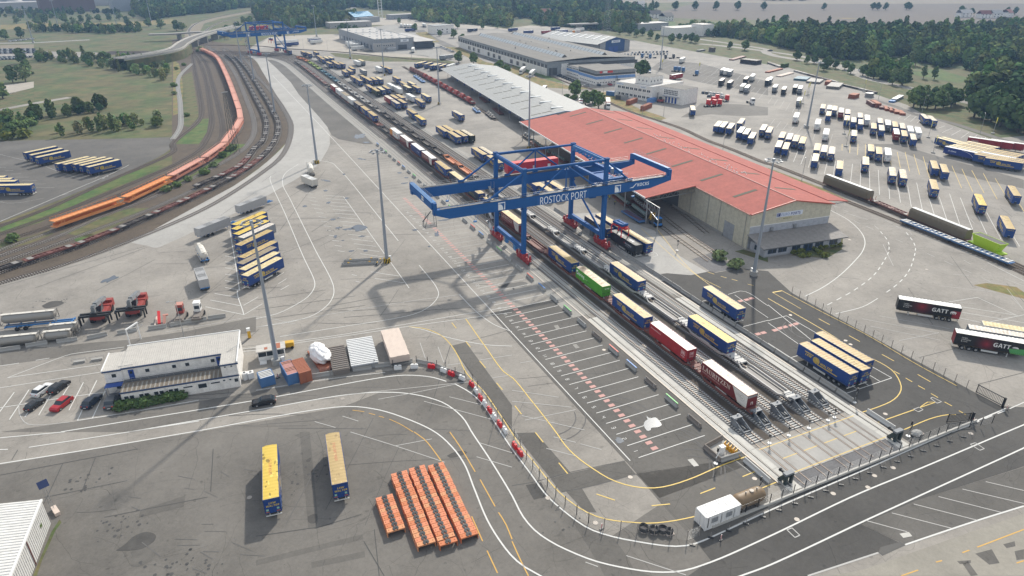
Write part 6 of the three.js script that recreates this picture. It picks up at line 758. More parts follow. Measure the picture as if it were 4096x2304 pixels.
// --- grey roofed transit hall ---
{
  const t=thing('grey_roofed_hall','long low transit hall with pale grey roof and curved roof vents','warehouse',[151.5,0,-310],-0.107),W=44,L=188,E=6.4,R=9.4;
  obj('wall',[wall(W - 8,5.9,L - 1,W/2 + 3.5,0,-L/2 - 0.2)],M.wallGrey,t);obj('gable',[metric(prism([[7,0],[W,0],[W,E - 0.2],[W/2,R - 0.25],[0.4,E - 0.3],[7,5]],0.25,0,0,-0.3),4)],M.wallGrey,t);
  const r=obj('roof',[slab([0,E,0.4],[W/2,R,0.4],[W/2,R,-L],[0,E,-L],0.2,6)],M.roofGrey,t);obj('roof',[slab([W/2,R,0.4],[W,E,0.4],[W,E,-L],[W/2,R,-L],0.2,6)],M.roofGrey,t);obj('roof_edge',[bx(0.16,0.3,L,-0.05,E - 0.3,-L/2)],M.frameWhite,t);obj('verge_trim',[beam([0,E,0.45],[W/2,R,0.45],0.12,0.22),beam([W/2,R,0.45],[W,E,0.45],0.12,0.22)],M.wallBand,t);
  for (let i=0;i<11;i++) {const z=-10 - i*16.4;const v=share('roof_vent',(()=>{const g=new THREE.CylinderGeometry(0.9,0.9,6.5,12,1,false,0,Math.PI);g.rotateX(Math.PI/2);g.rotateZ(Math.PI/2);return g;})(),M.skylightPale,r);v.scale.set(1,0.55,1);v.rotation.y=Math.PI/2;v.position.set(W/2 - 1,R - 0.2,z);for (const x of [8,14]) {const f=E + (R - E)*x/(W/2);obj('rooflight',slab([x - 3,f - 0.36,z + 5],[x + 2.4,f + 0.38,z + 5],[x + 2.4,f + 0.38,z + 3.9],[x - 3,f - 0.36,z + 3.9],0.04),M.skylight,r);}}
  for (let i=0;i<9;i++) {const z=-8 - i*20;share('door',bx(0.16,3.6,3.2,0,0,0),M.doorBlue,t).position.set(7.4,0,z);for (const k of [6,12]) share('panel_joint',bx(0.1,5.6,0.2,0,0,0),M.steelDark,t).position.set(7.45,0,z - k);share('eave_post',bx(0.2,6,0.2,0,0,0),M.galv,t).position.set(0.5,0,z);}
}
// --- big warehouse with two ridge lights ---
{
  const t=thing('saw_roofed_warehouse','huge flat dark roofed warehouse with two saw toothed glass ridges','warehouse',[247,0,-470],-0.03),W=78,L=205,E=10.2;
  obj('wall',[wall(W,5.6,L,W/2,0,-L/2)],M.wallWhite,t);obj('glazing_band',[wall(W + 0.1,2.6,L + 0.1,W/2,5.6,-L/2)],M.steelDark,t);obj('upper_band',[wall(W + 0.2,1.8,L + 0.2,W/2,8.2,-L/2)],M.wallSilver,t);
  for (let i=0;i<30;i++) share('pillar',bx(0.3,8,0.5,0,0,0),M.frameWhite,t).position.set(-0.12,0,-4 - i*6.7);for (let i=0;i<12;i++) if (i % 4 !== 3) for (let k=0;k<4;k++) share('window',bx(0.1,3.2,1.1,0,0,0),M.glass,t).position.set(-0.06,0.9,-40 - i*13 - k*1.6);
  obj('roof',[slab([0,E,0.3],[W*0.5,E + 1.9,0.3],[W*0.5,E + 1.9,-L],[0,E,-L],0.3,20),slab([W*0.5,E + 1.9,0.3],[W,E,0.3],[W,E,-L],[W*0.5,E + 1.9,-L],0.3,20)],M.roofGreyDark,t);
  for (const x of [W*0.27,W*0.73]) {const z0=-12,n=30,dz=(L - 22)/n,rl=obj('ridge_light',[prism([[-2.6,0],[2.6,0],[0,2.1]],L - 20,x,E + 0.9,z0)],M.roofGreyDark,t);for (let i=0;i<n;i++) for (const s of [-1,1]) obj('glass_panel',slab([x + s*2.7,E + 0.95,z0 - i*dz],[x,E + 3.1,z0 - i*dz],[x,E + 3.1,z0 - (i + 0.86)*dz],[x + s*2.7,E + 0.95,z0 - (i + 0.86)*dz],0.06),M.skylightPale,rl);}
  for (let i=0;i<14;i++) share('roof_cowl',cyl(0.4,0.35,1.4,0,0,0,8),M.steelDark,t).position.set(rr(8,70),E + 1.0,rr(-150,-25));
  const d=share('gate',bx(7,5.6,0.2,0,0,0),M.steelDark,t);d.position.set(5.4,0,0.05);obj('gate_surround',[bx(12,8.2,0.12,6.2,0,0.02)],M.wallSilver,t);obj('end_panel',[wall(6,8.6,0.14,15.4,0,0.03)],M.wallWhite,t);
}
// --- office wing with the blue band ---
{
  const t=thing('blue_banded_office','low office block with bright blue band below the big warehouse','office building',[258.5,0,-417],-0.03),W=32,D=26;
  const blk2=(x0,x1,z0,z1,h)=>[wall(x1 - x0,h,z0 - z1,(x0 + x1)/2,0,(z0 + z1)/2)];
  obj('wall',[...blk2(0,W,0,-D,9.6)],M.wallWhite,t);obj('wall',[...blk2(4,30,-D,-56,7.2)],M.wallWhite,t);
  obj('blue_band',[wall(W + 0.1,1.9,D + 0.1,W/2,4.0,-D/2),wall(26.1,1.7,30.1,17,3.4,-41)],M.wallBand,t);obj('upper_band',[wall(W + 0.14,1.7,D + 0.14,W/2,7.9,-D/2)],M.wallSilver,t);obj('window_strip',[wall(W + 0.12,1.5,D + 0.12,W/2,6.3,-D/2)],M.steelDark,t);
  obj('roof',[bx(W + 0.3,0.25,D + 0.3,W/2,9.6,-D/2)],M.roofGreyDark,t);obj('roof',[bx(26.3,0.25,30.2,17,7.2,-41)],M.roofGreyDark,t);
  for (let i=0;i<14;i++) win(t,1.3,0.8,1.6 + i*2.2,1.3,0.04,'z');for (let i=0;i<12;i++) win(t,1.6,1.1,3.95,5.4,-28 - i*2.3,'-x');for (let i=0;i<12;i++) win(t,1.4,0.8,3.95,1.4,-28 - i*2.3,'-x');for (let i=0;i<9;i++) win(t,1.5,0.8,-0.04,1.4,-2 - i*2.6,'-x');
  for (const [x,w,c] of [[3.6,2.0,'hookRed'],[11,4.2,'hookRed']]) obj('sign_panel',bx(w,1.3,0.12,x,8.1,0.12),M[c],t);obj('sign_panel',bx(3.4,1.3,0.12,7,8.1,0.12),M.frameWhite,t);
}
// --- white office block with roof tower ---
{
  const t=thing('white_office_block','white two storey office block with a small tower on its roof','office building',[268.7,0,-333.3],0.28);
  obj('wall',[wall(15,9.0,19,7.5,0,-9.5)],M.wallWhite,t);obj('wall',[wall(32,8.9,30,10,0,-34)],M.wallWhite,t);obj('roof_tower',[wall(14,4.6,11,6,8.9,-31)],M.wallWhite,t);
  obj('roof',[bx(14.7,0.12,18.7,7.5,9.0,-9.5)],M.roofGreyDark,t);obj('roof',[bx(31.6,0.12,29.6,10,8.9,-34)],M.roofLight,t);obj('tower_roof',[bx(13.6,0.12,10.6,6,13.5,-31)],M.roofGreyDark,t);obj('parapet',[bx(32.2,0.5,0.2,10,8.8,-19.05),bx(0.2,0.5,30,-5.95,8.8,-34)],M.frameWhite,t);
  for (let i=0;i<9;i++) for (let k=0;k<3;k++) win(t,1.0,0.85,-0.04,5.0 + k*1.0,-4.5 - i*1.15,'-x','frameWhite');for (let i=0;i<4;i++) win(t,1.5,3.6,-0.04,0.1,-5 - i*2.4,'-x','frameWhite','doorBlue','gate');obj('door_canopy',bx(1.6,0.2,12,-0.8,4.1,-8.5),M.wallPaleBlue,t);
  for (let i=0;i<8;i++) for (const y of [1.4,5.4]) for (const d of [-0.65,0.65]) win(t,1.2,1.5,-6.04,y,-21.5 - i*3.4 + d,'-x','frameWhite');for (let i=0;i<4;i++) win(t,1.0,1.2,1 + i*3.2,10.4,-25.46,'z');for (let i=0;i<3;i++) win(t,1.0,1.2,-1.04,10.6,-27.5 - i*3,'-x');
  for (const [z,w] of [[-26,5],[-45,6]]) obj('sign_panel',bx(0.1,1.3,w,-6.06,7.4,z),fm('offSign' + w,text2d(256,64,'#e9ecf1',w>5?'#2b5fa6' : '#23456e',w>5?'Stevedoring' : 'Terminal','bold 42px sans-serif')),t);
}
// --- blue gabled hall ---
{
  const t=thing('blue_gabled_hall','grey roofed hall with large blue gable and white name sign','warehouse',[350,0,-566],0.30),W=52,L=84,E=9,R=13.6;
  obj('wall',[wall(W - 8,E - 0.3,L - 1,W/2,0,-L/2 - 0.5),metric(prism([[4,0],[W - 4,0],[W - 4,E - 0.2],[W/2,R - 0.3],[4,E - 0.2]],0.3,0,0,0),4)],M.wallGrey,t);obj('blue_panel',[metric(prism([[12,0.1],[W - 12,0.1],[W - 12,E + 1.4],[W/2,R - 0.4],[12,E + 1.4]],0.12,0,0,0.14),4)],M.wallNavy,t);for (const x of [20,27]) obj('sliding_door',bx(6.4,5.2,0.1,x,0,0.2),M.doorBlue,t);
  obj('roof',[slab([-1,E - 0.4,0.8],[W/2,R,0.8],[W/2,R,-L],[-1,E - 0.4,-L],0.25,8)],M.roofGrey,t);obj('roof',[slab([W/2,R,0.8],[W + 1,E - 0.4,0.8],[W + 1,E - 0.4,-L],[W/2,R,-L],0.25,8)],M.roofGrey,t);
  for (let i=0;i<8;i++) {const z=-6 - i*9.6;obj('rooflight',slab([W/2 - 14,R - 2.3,z],[W/2 - 1,R + 0.12,z],[W/2 - 1,R + 0.12,z - 1.6],[W/2 - 14,R - 2.3,z - 1.6],0.3),M.frameWhite,t);} for (let i=0;i<8;i++) share('eave_post',bx(0.3,8,0.3,0,0,0),M.galv,t).position.set(-0.3,0,-6 - i*10);
  obj('name_sign',plate(12.5,2.2,W/2 + 0.5,9.6,0.3),fm('euroSign',text2d(512,90,'#dfe4ec','#1c2f6a','\u25A4EUROPORTS','bold 68px sans-serif')),t);
}
// --- depot ---
{
  const t=thing('grey_depot','grey distribution depot with flat pale roof and loading docks','warehouse',[167.5,0,-676],0.06),W=40,L=128;
  obj('wall',[wall(W,10.4,L,W/2,0,-L/2)],M.wallGrey,t);obj('roof',[bx(W - 0.6,0.15,L - 0.6,W/2,10.4,-L/2)],M.roofLight,t);obj('parapet',[bx(W + 0.3,0.6,0.3,W/2,10.2,0.05),bx(0.3,0.6,L,-0.05,10.2,-L/2),bx(0.3,0.6,L,W + 0.05,10.2,-L/2),bx(W,0.5,0.3,W/2,10.3,-70)],M.wallSilver,t);
  obj('low_wing',[wall(22,7.0,80,W + 11,0,-44)],M.wallGrey,t);obj('wing_roof',[bx(23,0.3,90,W + 11,7,-40)],M.roofLight,t);obj('loading_bay',[bx(20,4.2,0.3,W + 11,0.6,0.2),bx(0.3,4,8,W + 21,0.6,-2)],M.steelDark,t);
  obj('office_front',[wall(22,7.2,3,9,0,1.5)],M.roofLight,t);for (let i=0;i<8;i++) win(t,1.5,1.3,1.6 + i*2.2,4.4,3.05,'z');obj('dock_canopy',[bx(9,4.4,0.2,28,0.2,0.1)],M.steelDark,t);obj('low_store',[wall(9,3,6,14,0,6)],M.wallGrey,t);
  for (let i=0;i<26;i++) share('roof_hatch',bx(1.6,0.6,1.6,0,0,0),M.skylightPale,t).position.set(5 + (i % 5)*7.6,10.5,-6 - Math.floor(i/5)*24);for (let i=0;i<10;i++) share('dock_door',bx(0.2,4,3.4,0,0,0),M.steelDark,t).position.set(-0.06,0.8,-12 - i*10.5);
  obj('name_sign',plate(8.5,2.4,30.5,8.4,0.2),fm('depotSign',text2d(256,72,'#e6e8ea','#1d2c5c','DSV','italic bold 62px sans-serif')),t);
}
// --- site office on the left ---
{
  const t=thing('site_office','white two storey container office with navy trim and ribbed roofs','office building',[-24.1,0,-132],-0.1294);
  obj('lower_wall',[wall(22,2.8,12.9,11,0,-6.45)],M.wallWhite,t);obj('upper_wall',[wall(22,2.9,8.3,11,3.0,-8.75),wall(3.1,2.9,4.6,20.5,3.0,-2.3)],M.wallWhite,t);obj('left_block',[wall(3.2,5.8,7.0,-1.6,0,-7.9)],M.wallWhite,t);
  obj('roof',[slab([-0.1,5.95,-4.4],[22.2,5.95,-4.4],[22.2,6.25,-13.1],[-0.1,6.25,-13.1],0.12,4.5)],M.roofWhiteRib,t);obj('wing_roof',[slab([18.9,5.99,0.3],[22.25,5.99,0.3],[22.25,5.99,-4.6],[18.9,5.99,-4.6],0.1,4.5)],M.roofWhiteRib,t);obj('left_roof',[slab([-3.4,5.9,-4.2],[0.05,5.9,-4.2],[0.05,5.96,-11.5],[-3.4,5.96,-11.5],0.1,4.5)],M.roofWhiteRib,t);
  {const rib=(nm,m,x0,x1,z0,z1,y0,y1,st)=>{const gs=[];for (let x=x0;x<x1;x += st) gs.push(beam([x,y0,z0],[x,y1,z1],st*0.42,0.09));const o=obj(nm,gs,M[m],t);o.userData.kind='stuff';};rib('roof_ribs','roofWhiteRib',0.2,22,-4.5,-13,5.98,6.28,0.42);rib('roof_ribs','roofWhiteRib',19.1,22.1,0.2,-4.5,6.0,6.0,0.42);rib('roof_ribs','roofWhiteRib',-3.2,0,-4.3,-11.4,5.92,5.98,0.42);rib('lean_to_ribs','roofBrownRib',0.2,18.8,0.1,-3.0,3.04,3.29,0.42);rib('lean_to_stains','concreteOld',0.35,18.8,0.05,-2.6,3.02,3.22,0.84);}
  obj('parapet',[bx(0.25,0.3,13.4,22.2,6.0,-6.4),bx(22.4,0.3,0.2,11,6.1,-13.1),bx(0.2,0.25,7.4,-3.4,5.9,-7.8)],M.frameWhite,t);obj('fascia',[bx(19,0.32,0.12,9.4,5.65,-4.36),bx(3.5,0.32,0.12,20.6,5.65,0.32),bx(3.5,0.32,0.12,-1.7,5.6,-4.15),bx(22.3,0.3,0.12,11,2.72,0.12),bx(3.4,0.3,0.1,-1.6,2.75,-4.3)],M.frameNavy,t);
  obj('lean_to_roof',[slab([0,3.0,0.15],[18.9,3.0,0.15],[18.9,3.25,-3.1],[0,3.25,-3.1],0.1,4.5)],M.roofBrownRib,t);obj('walkway',[bx(18.9,0.08,1.3,9.5,3.1,-3.8)],M.steelDark,t);obj('walkway_railing',railing([0.2,3.2,-3.15],[18.8,3.2,-3.15],1.0,1.6,0.03),M.galv,t);
  for (const x of [4.6,9.6,12.1,17.0]) win(t,0.95,0.95,x,4.1,-4.55,'z');for (const x of [1.6,18.2]) {const d=share('door',bx(1.0,2.1,0.12,0,0,0),M.doorBlue,t);d.position.set(x,3.15,-4.55);share('pane',bx(0.5,0.6,0.06,0,1.2,0.05),M.glass,d);}
  for (const x of [1.4,4.1,6.8,9.5]) for (const d of [-0.5,0.5]) win(t,0.95,0.95,x + d,1.2,0.06,'z');win(t,1.9,0.5,12.2,1.7,0.06,'z');win(t,1.8,1.2,14.9,1.1,0.06,'z');win(t,1.9,0.5,17.4,1.7,0.06,'z');for (const x of [19.1,20.3]) win(t,0.6,0.5,x,1.9,0.06,'z');win(t,0.9,1.0,21.4,1.3,0.06,'z');for (const x of [19.8,21.0]) win(t,0.5,0.5,x,5.0,0.06,'z');win(t,1.0,1.0,-1.5,4.1,-4.35,'z');win(t,1.0,1.0,-1.2,1.3,-4.35,'z');win(t,1.0,1.0,22.04,4.2,-9,'x');
  obj('roof_mast',[bar([-0.6,6,-5.2],[2.2,6.2,-5.0],0.04,5),bar([20,6.1,-4.5],[22,6.5,-6],0.04,5)],M.galv,t);obj('porch_roof',[bx(3.4,0.15,1.4,-1.6,2.9,-3.4)],M.doorBlue,t);obj('porch_post',[bar([-3.2,0,-2.8],[-3.2,2.9,-2.8],0.05,5),bar([-0.4,0,-2.8],[-0.4,2.9,-2.8],0.05,5),bar([-3.2,0.2,-2.8],[-0.4,2.8,-2.8],0.03,4)],M.frameNavy,t);
}
// --- white tent hall in the corner ---
{
  const t=thing('white_storage_tent','white ribbed storage hall cut by the bottom left corner','storage hall',[-32.9,0,-101.7],-0.11),W=30,L=34;
  obj('wall',[wall(0.2,5.0,L,-0.1,0,L/2,5),wall(W,5.0,0.2,-W/2,0,0.1,5)],M.tentWhite,t);obj('roof',[slab([0.1,5.0,0],[0.1,5.0,L],[-W/2,7.2,L],[-W/2,7.2,0],0.1,5)],M.tentWhite,t);obj('roof',[slab([-W,5.0,0],[-W,5.0,L],[-W/2,7.2,L],[-W/2,7.2,0],0.1,2.4)],M.tentWhite,t);obj('corner_trim',[bx(0.3,0.3,L,0.05,4.8,L/2)],M.frameWhite,t);obj('downpipe',cyl(0.08,0.08,5,0.1,0,8.5,6),M.wagonBrown,t);
  {const gs=[];for (let z=0.3;z<L;z += 0.55) gs.push(bx(0.08,4.8,0.2,0.02,0.1,z),beam([0.1,5.03,z],[-W/2,7.23,z],0.2,0.08));const o=obj('sheet_ribs',gs,M.tentWhite,t);o.userData.kind='stuff';}
  obj('exit_sign',[bx(0.05,0.6,0.7,0.04,2.2,3.0)],M.grassFresh,t);
}
// --- service station with its tall sign ---
{
  const t=thing('service_station','far service station building with bright blue roof','service station',[...[222.5,-997.5]].reduce((a,v,i)=>i?[a[0],0,v] : [v],[]),0.5);
  obj('wall',[wall(34,8,20,17,0,-10),wall(36,7,8,22,0,3)],M.wallGrey,t);obj('roof',[slab([-1,8,0.5],[35,8,0.5],[35,14,-11],[-1,14,-11],0.3,4)],M.roofBlueBright,t);obj('roof',[slab([-1,8,-22],[35,8,-22],[35,14,-11],[-1,14,-11],0.3,4)],M.roofBlueBright,t);obj('fascia',[bx(34,1.6,0.3,17,5,0.2)],M.frameWhite,t);
  const p=[274.9,-1059.3],s=thing('sign_tower','tall white advertising tower with red panel by the service station','sign tower',[p[0],0,p[1]],-0.4);obj('mast',[bx(0.8,64,0.8,-2.6,0,0),bx(0.8,64,0.8,2.6,0,0),...[...Array(16)].map((_,i)=>bx(5,0.4,0.4,0,2 + i*4,0))],M.frameWhite,s);for (const [y,h,c] of [[56,7,'paintWorn'],[45,9,'paintOrange'],[37,6,'hookRed'],[28,7,'frameWhite']]) obj('sign_panel',bx(6.4,h,1.2,0,y,0),M[c],s);
}
// --- other far buildings, each with its own blocks and roof ---
function farBlock(name,label,at,turn,w,d,h,wm,rm,o={}) {
  const t=thing(name,label,'building',[at[0],0,at[1]],turn,o.group);obj('wall',[wall(w,h,d,0,0,-d/2)],M[wm],t);
  if (o.gable) {obj('roof',[slab([-w/2 - .4,h,0.4],[w/2 + .4,h,0.4],[w/2 + .4,h + o.gable,-d/2],[-w/2 - .4,h + o.gable,-d/2],0.2,4),slab([-w/2 - .4,h,-d - 0.4],[w/2 + .4,h,-d - .4],[w/2 + .4,h + o.gable,-d/2],[-w/2 - .4,h + o.gable,-d/2],0.2,4)],M[rm],t);obj('gable',[prism([[-d/2,h],[d/2,h],[0,h + o.gable]],w - 0.4,w/2 - 0.2,0,-d/2,'x')].map((g)=>g.rotateY(0)),M[wm],t).visible=false;} else obj('roof',[bx(w + .3,0.4,d + .3,0,h,-d/2)],M[rm],t);
  const n=o.wins ?? 4;for (let f=0;f<(o.floors ?? 1);f++) for (let i=0;i<n;i++) win(t,Math.min(2,w/n*0.55),1.4,-w/2 + (i + 0.5)*w/n,1.2 + f*3,0.05,'z',o.frame ?? 'frameWhite');return t;
}
farBlock('brick_store','brown brick store with dark tower block at the far left',[-161.4,-1424.6],0.25,75,30,20,'brickBrown','roofGreyDark',{wins: 6});farBlock('brick_tower','dark windowless tower block beside the brown store',[-188.7,-1411.4],0.25,28,26,46,'brickBrown','roofGreyDark',{wins: 1});
farBlock('long_shed','long pale shed at the top left',[-248.6,-1563.9],0.15,180,40,10,'roofLight','roofLight',{wins: 8});farBlock('long_shed','long grey shed behind the pale one',[-192.9,-1706.4],0.15,260,40,14,'wallGrey','roofLight',{wins: 8});farBlock('white_plant','white industrial plant on the far skyline',[-102.6,-1610.2],0.1,120,40,20,'roofLight','roofLight',{wins: 4});farBlock('grey_elevator','grey block with conveyor beside the trees',[-78.6,-1413.1],0.2,40,30,26,'wallGrey','roofGrey',{wins: 2});farBlock('dark_shed','long dark shed along the top edge',[45.8,-1653.9],0.0,420,60,16,'wallNavy','roofGreyDark',{wins: 6});
{const p=[-270.2,-1620.7],t=thing('storage_dome','white storage dome at the far left','storage dome',[p[0],0,p[1]]);obj('shell',[new THREE.SphereGeometry(16,24,12,0,6.283,0,1.57)],M.roofLight,t);obj('ring_wall',[cyl(16.2,16.2,3,0,0,0,24)],M.concreteOld,t);}
farBlock('small_white_office','small white office by the depot access road',[286,-807.5],0.2,26,18,9,'wallWhite','roofGrey',{wins: 4,floors: 2});farBlock('white_showroom','white flat roofed showroom beyond the trees',[546.9,-667.2],0.12,70,22,9,'wallWhite','roofLight',{wins: 9});farBlock('showroom_tower','white block at the end of the showroom',[555.3,-657],0.12,18,18,12,'wallWhite','roofLight',{wins: 2});farBlock('round_showroom','pale low showroom left of the white showroom',[537.8,-739],0.1,50,20,8,'wallGrey','roofLight',{wins: 6});farBlock('filling_station','green canopied filling station among the trees',[307.9,-1044],0.2,46,16,6,'wallGrey','roofLight',{wins: 4});farBlock('low_depot','low white depot left of the distribution depot',[203.8,-939.2],0.1,56,20,6,'roofLight','roofLight',{wins: 4});
[[[722.7,-1281.8],'roofTile'],[[611.9,-1149.9],'roofTile'],[[610.6,-1066.6],'roofTile'],[[675.1,-1120.6],'roofTile'],[[522.7,-998],'roofTile'],[[570.4,-1154.4],'roofGrey'],[[715.5,-1101.8],'roofGrey'],[[783.3,-1116.2],'roofLight'],[[741.9,-1074.9],'roofTile'],[[644.5,-848.1],'roofGreyDark'],[[654,-893.8],'roofGreyDark'],[[1097.7,-709.3],'roofLight'],[[1104.8,-684.8],'roofTile'],[[1130.8,-683.3],'roofLight'],[[1168.7,-687.3],'roofTile'],[[647,-1090.4],'roofTile']].sort((a,b)=>a[0][0] - b[0][0]).forEach(([p,r],i)=>farBlock('village_house','small ' + (r==='roofTile'?'red tiled' : r==='roofLight'?'pale roofed' : 'grey roofed') + ' village house among trees, ' + ord(i + 1) + ' from the left',p,rr(-0.6,0.6),rr(14,20),rr(10,13),6,'wallWhite',r,{gable: 5,wins: 3,floors: 2,group: 'village houses'}));
// road bridge over the sidings
{
  const t=thing('road_bridge','curved concrete road bridge crossing the far sidings','bridge'),deck=smooth([[-49.3,-644.7],[-27.9,-666.8],[-9.6,-694.5],[0.8,-750.5],[11,-795.9],[28.5,-844.7],[44.8,-880.9],[63.6,-917.8]],6);
  obj('embankment',[sweep(cut(deck,0,115),15,6.9,0)],M.grass,t);obj('deck',[sweep(deck,11,1.2,7)],M.concreteLight,t);for (const d of [-5.4,5.4]) {obj('parapet',[sweep(offset(deck,d),0.3,0.9,8.2)],M.concreteWhite,t);} obj('carriageway',[sweep(deck,8,0.03,8.2)],M.asphaltMid,t);
  walk(deck,34,130).forEach((p)=>obj('pier',[bx(8,7,2,p[0],0,p[1],p[2])],M.concreteOld,t));
  const t2_=thing('road_bridge','second flat road bridge behind the curved one','bridge'),d2=smooth([[-31.6,-866.4],[-8.6,-864.1],[8.1,-872.3],[29.6,-871.2]],8);obj('deck',[sweep(d2,9,1.4,6)],M.concreteOld,t2_);walk(d2,40,30).forEach((p)=>obj('pier',[bx(7,6,2,p[0],0,p[1],p[2])],M.concreteOld,t2_));
  const t3_=thing('road_bridge','motorway bridge among the trees above the big warehouse','bridge'),d3=[[438.8,-778.9],[457,-778.4],[485,-776.8]];obj('deck',[sweep(d3,10,1.6,6.5)],M.concreteLight,t3_);walk(d3,30,15).forEach((p)=>obj('pier',[bx(2,6.5,8,p[0],0,p[1],p[2])],M.concreteOld,t3_));
}
// ---------- yard furniture, vehicles and goods ----------
for (const [k,c,r,m] of [['mastGrey',[0.30,0.335,0.38],0.5,0.3],['concreteGrey',[0.33,0.325,0.31],0.9],['concretePale',[0.52,0.52,0.51],0.9],['concreteBrown',[0.20,0.175,0.155],0.9],['capGreen',[0.06,0.45,0.07],0.5],['capBlue',[0.04,0.2,0.55],0.5],['capRed',[0.6,0.06,0.03],0.5],['barrierWhite',[0.78,0.78,0.77],0.45],['barrierRed',[0.62,0.02,0.03],0.45],['postBlack',[0.015,0.016,0.018],0.5],['stopGrey',[0.17,0.185,0.205],0.6],['stopDark',[0.02,0.035,0.038],0.5],['trestleA',[0.62,0.225,0.115],0.75],['trestleB',[0.55,0.18,0.075],0.75],['trestleC',[0.60,0.27,0.13],0.75],['plateBlack',[0.03,0.032,0.035],0.45],['yellowPaint',[0.62,0.36,0.02],0.5],['boxWhite',[0.74,0.74,0.73],0.5],['tankBrown',[0.20,0.135,0.075],0.55],['rustRed',[0.34,0.115,0.06],0.75],['rustPink',[0.50,0.24,0.19],0.8],['containerBlue',[0.07,0.17,0.36],0.6],['containerGrey',[0.40,0.40,0.40],0.5],['tankSteel',[0.30,0.285,0.26],0.4,0.4],['tankCream',[0.62,0.59,0.53],0.5],['beige',[0.60,0.50,0.43],0.8],['tarp',[0.80,0.79,0.79],0.6],['chassisBlue',[0.05,0.19,0.45],0.5],['lime',[0.42,0.62,0.02],0.45],['boxcarTan',[0.17,0.14,0.095],0.65],['boxcarRoof',[0.62,0.62,0.60],0.4],['signYellow',[0.72,0.66,0.02],0.5],['carBlack',[0.012,0.012,0.014],0.25],['carGrey',[0.075,0.08,0.088],0.3],['carWhite',[0.66,0.66,0.66],0.3],['carRed',[0.36,0.015,0.022],0.3],['carSilver',[0.34,0.35,0.36],0.3],['carBlue',[0.016,0.028,0.055],0.3],['stackerRed',[0.30,0.045,0.035],0.5],['coil',[0.36,0.37,0.37],0.4,0.4],['coilGreen',[0.17,0.23,0.22],0.5],['hoodRed',[0.33,0.05,0.035],0.6]]) mat(k,c,r,m ?? 0);
// masts
const mastGeo=cyl(0.52,0.2,32,0,1.2,0,14),ringGeo=new THREE.TorusGeometry(1.9,0.07,6,24).rotateX(Math.PI/2).translate(0,33,0),drumGeo=cyl(1.05,1.05,1.3,0,0,0,20);
const stripes=fm('stripes',canvasTex(256,32,(x)=>{x.fillStyle='#b89a2a';x.fillRect(0,0,256,32);x.fillStyle='#1b1a18';for (let i=-1;i<9;i++) {x.beginPath();x.moveTo(i*32,32);x.lineTo(i*32 + 16,32);x.lineTo(i*32 + 32,0);x.lineTo(i*32 + 16,0);x.fill();}}),0.8);
[[[5.7,-135.05],'rising between the guard hut and the rusty containers',0],[[42.4,-178.6],'with striped base in the middle of the open yard',1],[[133.58,-126.46],'on the grey drum beside the red hall office',0],[[290.1,-256.1],'in the right trailer park',0],[[43.3,-295.3],'with striped base beside the white tank trailer',1],[[40.5,-411.8],'second along the curved sidings',1],[[134.9,-523],'among the middle trailer rows',1],[[135.7,-398.5],'beside the red coil wagons',1],[[133.2,-630.6],'near the far depot',1],[[141.1,-839.3],'behind the distant crane',0],[[137.9,-278.4],'under the edge of the red canopy',1],[[346.3,-461.9],'in the lot behind the white office block',0],[[42.2,-640.2],'furthest along the curved sidings',0],[[42.3,-541],'third along the curved sidings',0],[[-73.8,-1060.1],'among far tracks behind the trees',0],[[-35.8,-1154],'beside the far parked wagons',0],[[-142,-1084.1],'far left beyond the car lot',0],[[-144.8,-901.8],'beside the parked cars at far left',0]].forEach(([p,w,s],i)=>{
  const t=thing('light_mast','tall grey floodlight mast ' + w,'light mast',[p[0],0,p[1]],i*0.7,'floodlight masts');share('pole',mastGeo,M.mastGrey,t);const r=share('head_ring',joined([ringGeo.clone(),bar([-1.9,33,0],[1.9,33,0],0.06,5),bar([0,33,-1.9],[0,33,1.9],0.06,5),cyl(0.35,0.35,0.8,0,32.6,0,10)]),M.mastGrey,t);
  for (let k=0;k<8;k++) {const a=k*0.785;share('floodlight',bx(0.62,0.28,0.5,Math.cos(a)*1.95,32.66,Math.sin(a)*1.95,-a),M.galv,r);} share('base_drum',drumGeo,s?stripes : M.concreteGrey,t);share('switch_box',bx(0.7,1.6,0.5,1.35,0,0.2),M.boxWhite,t);
});
// thin lamp posts
[[[242.6,-453.2],'by the warehouse road'],[[216.5,-389.5],'behind the red lorries'],[[248.8,-391.2],'by the container yard'],[[228.1,-316.7],'on the grass spit'],[[239,-311.6],'before the office block'],[[488,-568.3],'by the motorway'],[[379,-255.7],'on the perimeter road, nearer the wood'],[[359.7,-209.2],'on the perimeter road, nearer the camera'],[[393.9,-296.6],'behind the trestle stacks'],[[219.8,-239.6],'far along the hall track'],[[213.7,-186.2],'near along the hall track'],[[106.6,-717.5],'behind the distant crane, left'],[[125,-691.5],'behind the distant crane, right'],[[145.7,-673.5],'near the far depot corner'],[[183.2,-608.9],'on the verge before the depot'],[[207.2,-597.8],'at the depot road end'],[[-12.5,-155.4],'left of the office flag pair'],[[781.9,-461.6],'far along the motorway']].forEach(([p,w],i)=>{const t=thing('lamp_post','slim street lamp ' + w,'lamp post',[p[0],0,p[1]],i,'slim lamp posts');obj('pole',cyl(0.11,0.07,10,0,0,0,8),M.galv,t);obj('lamp_arm',bar([0,9.9,0],[1.4,10.2,0],0.05,5),M.galv,t);obj('lamp_head',bx(0.7,0.14,0.3,1.6,10.15,0),M.galv,t);});
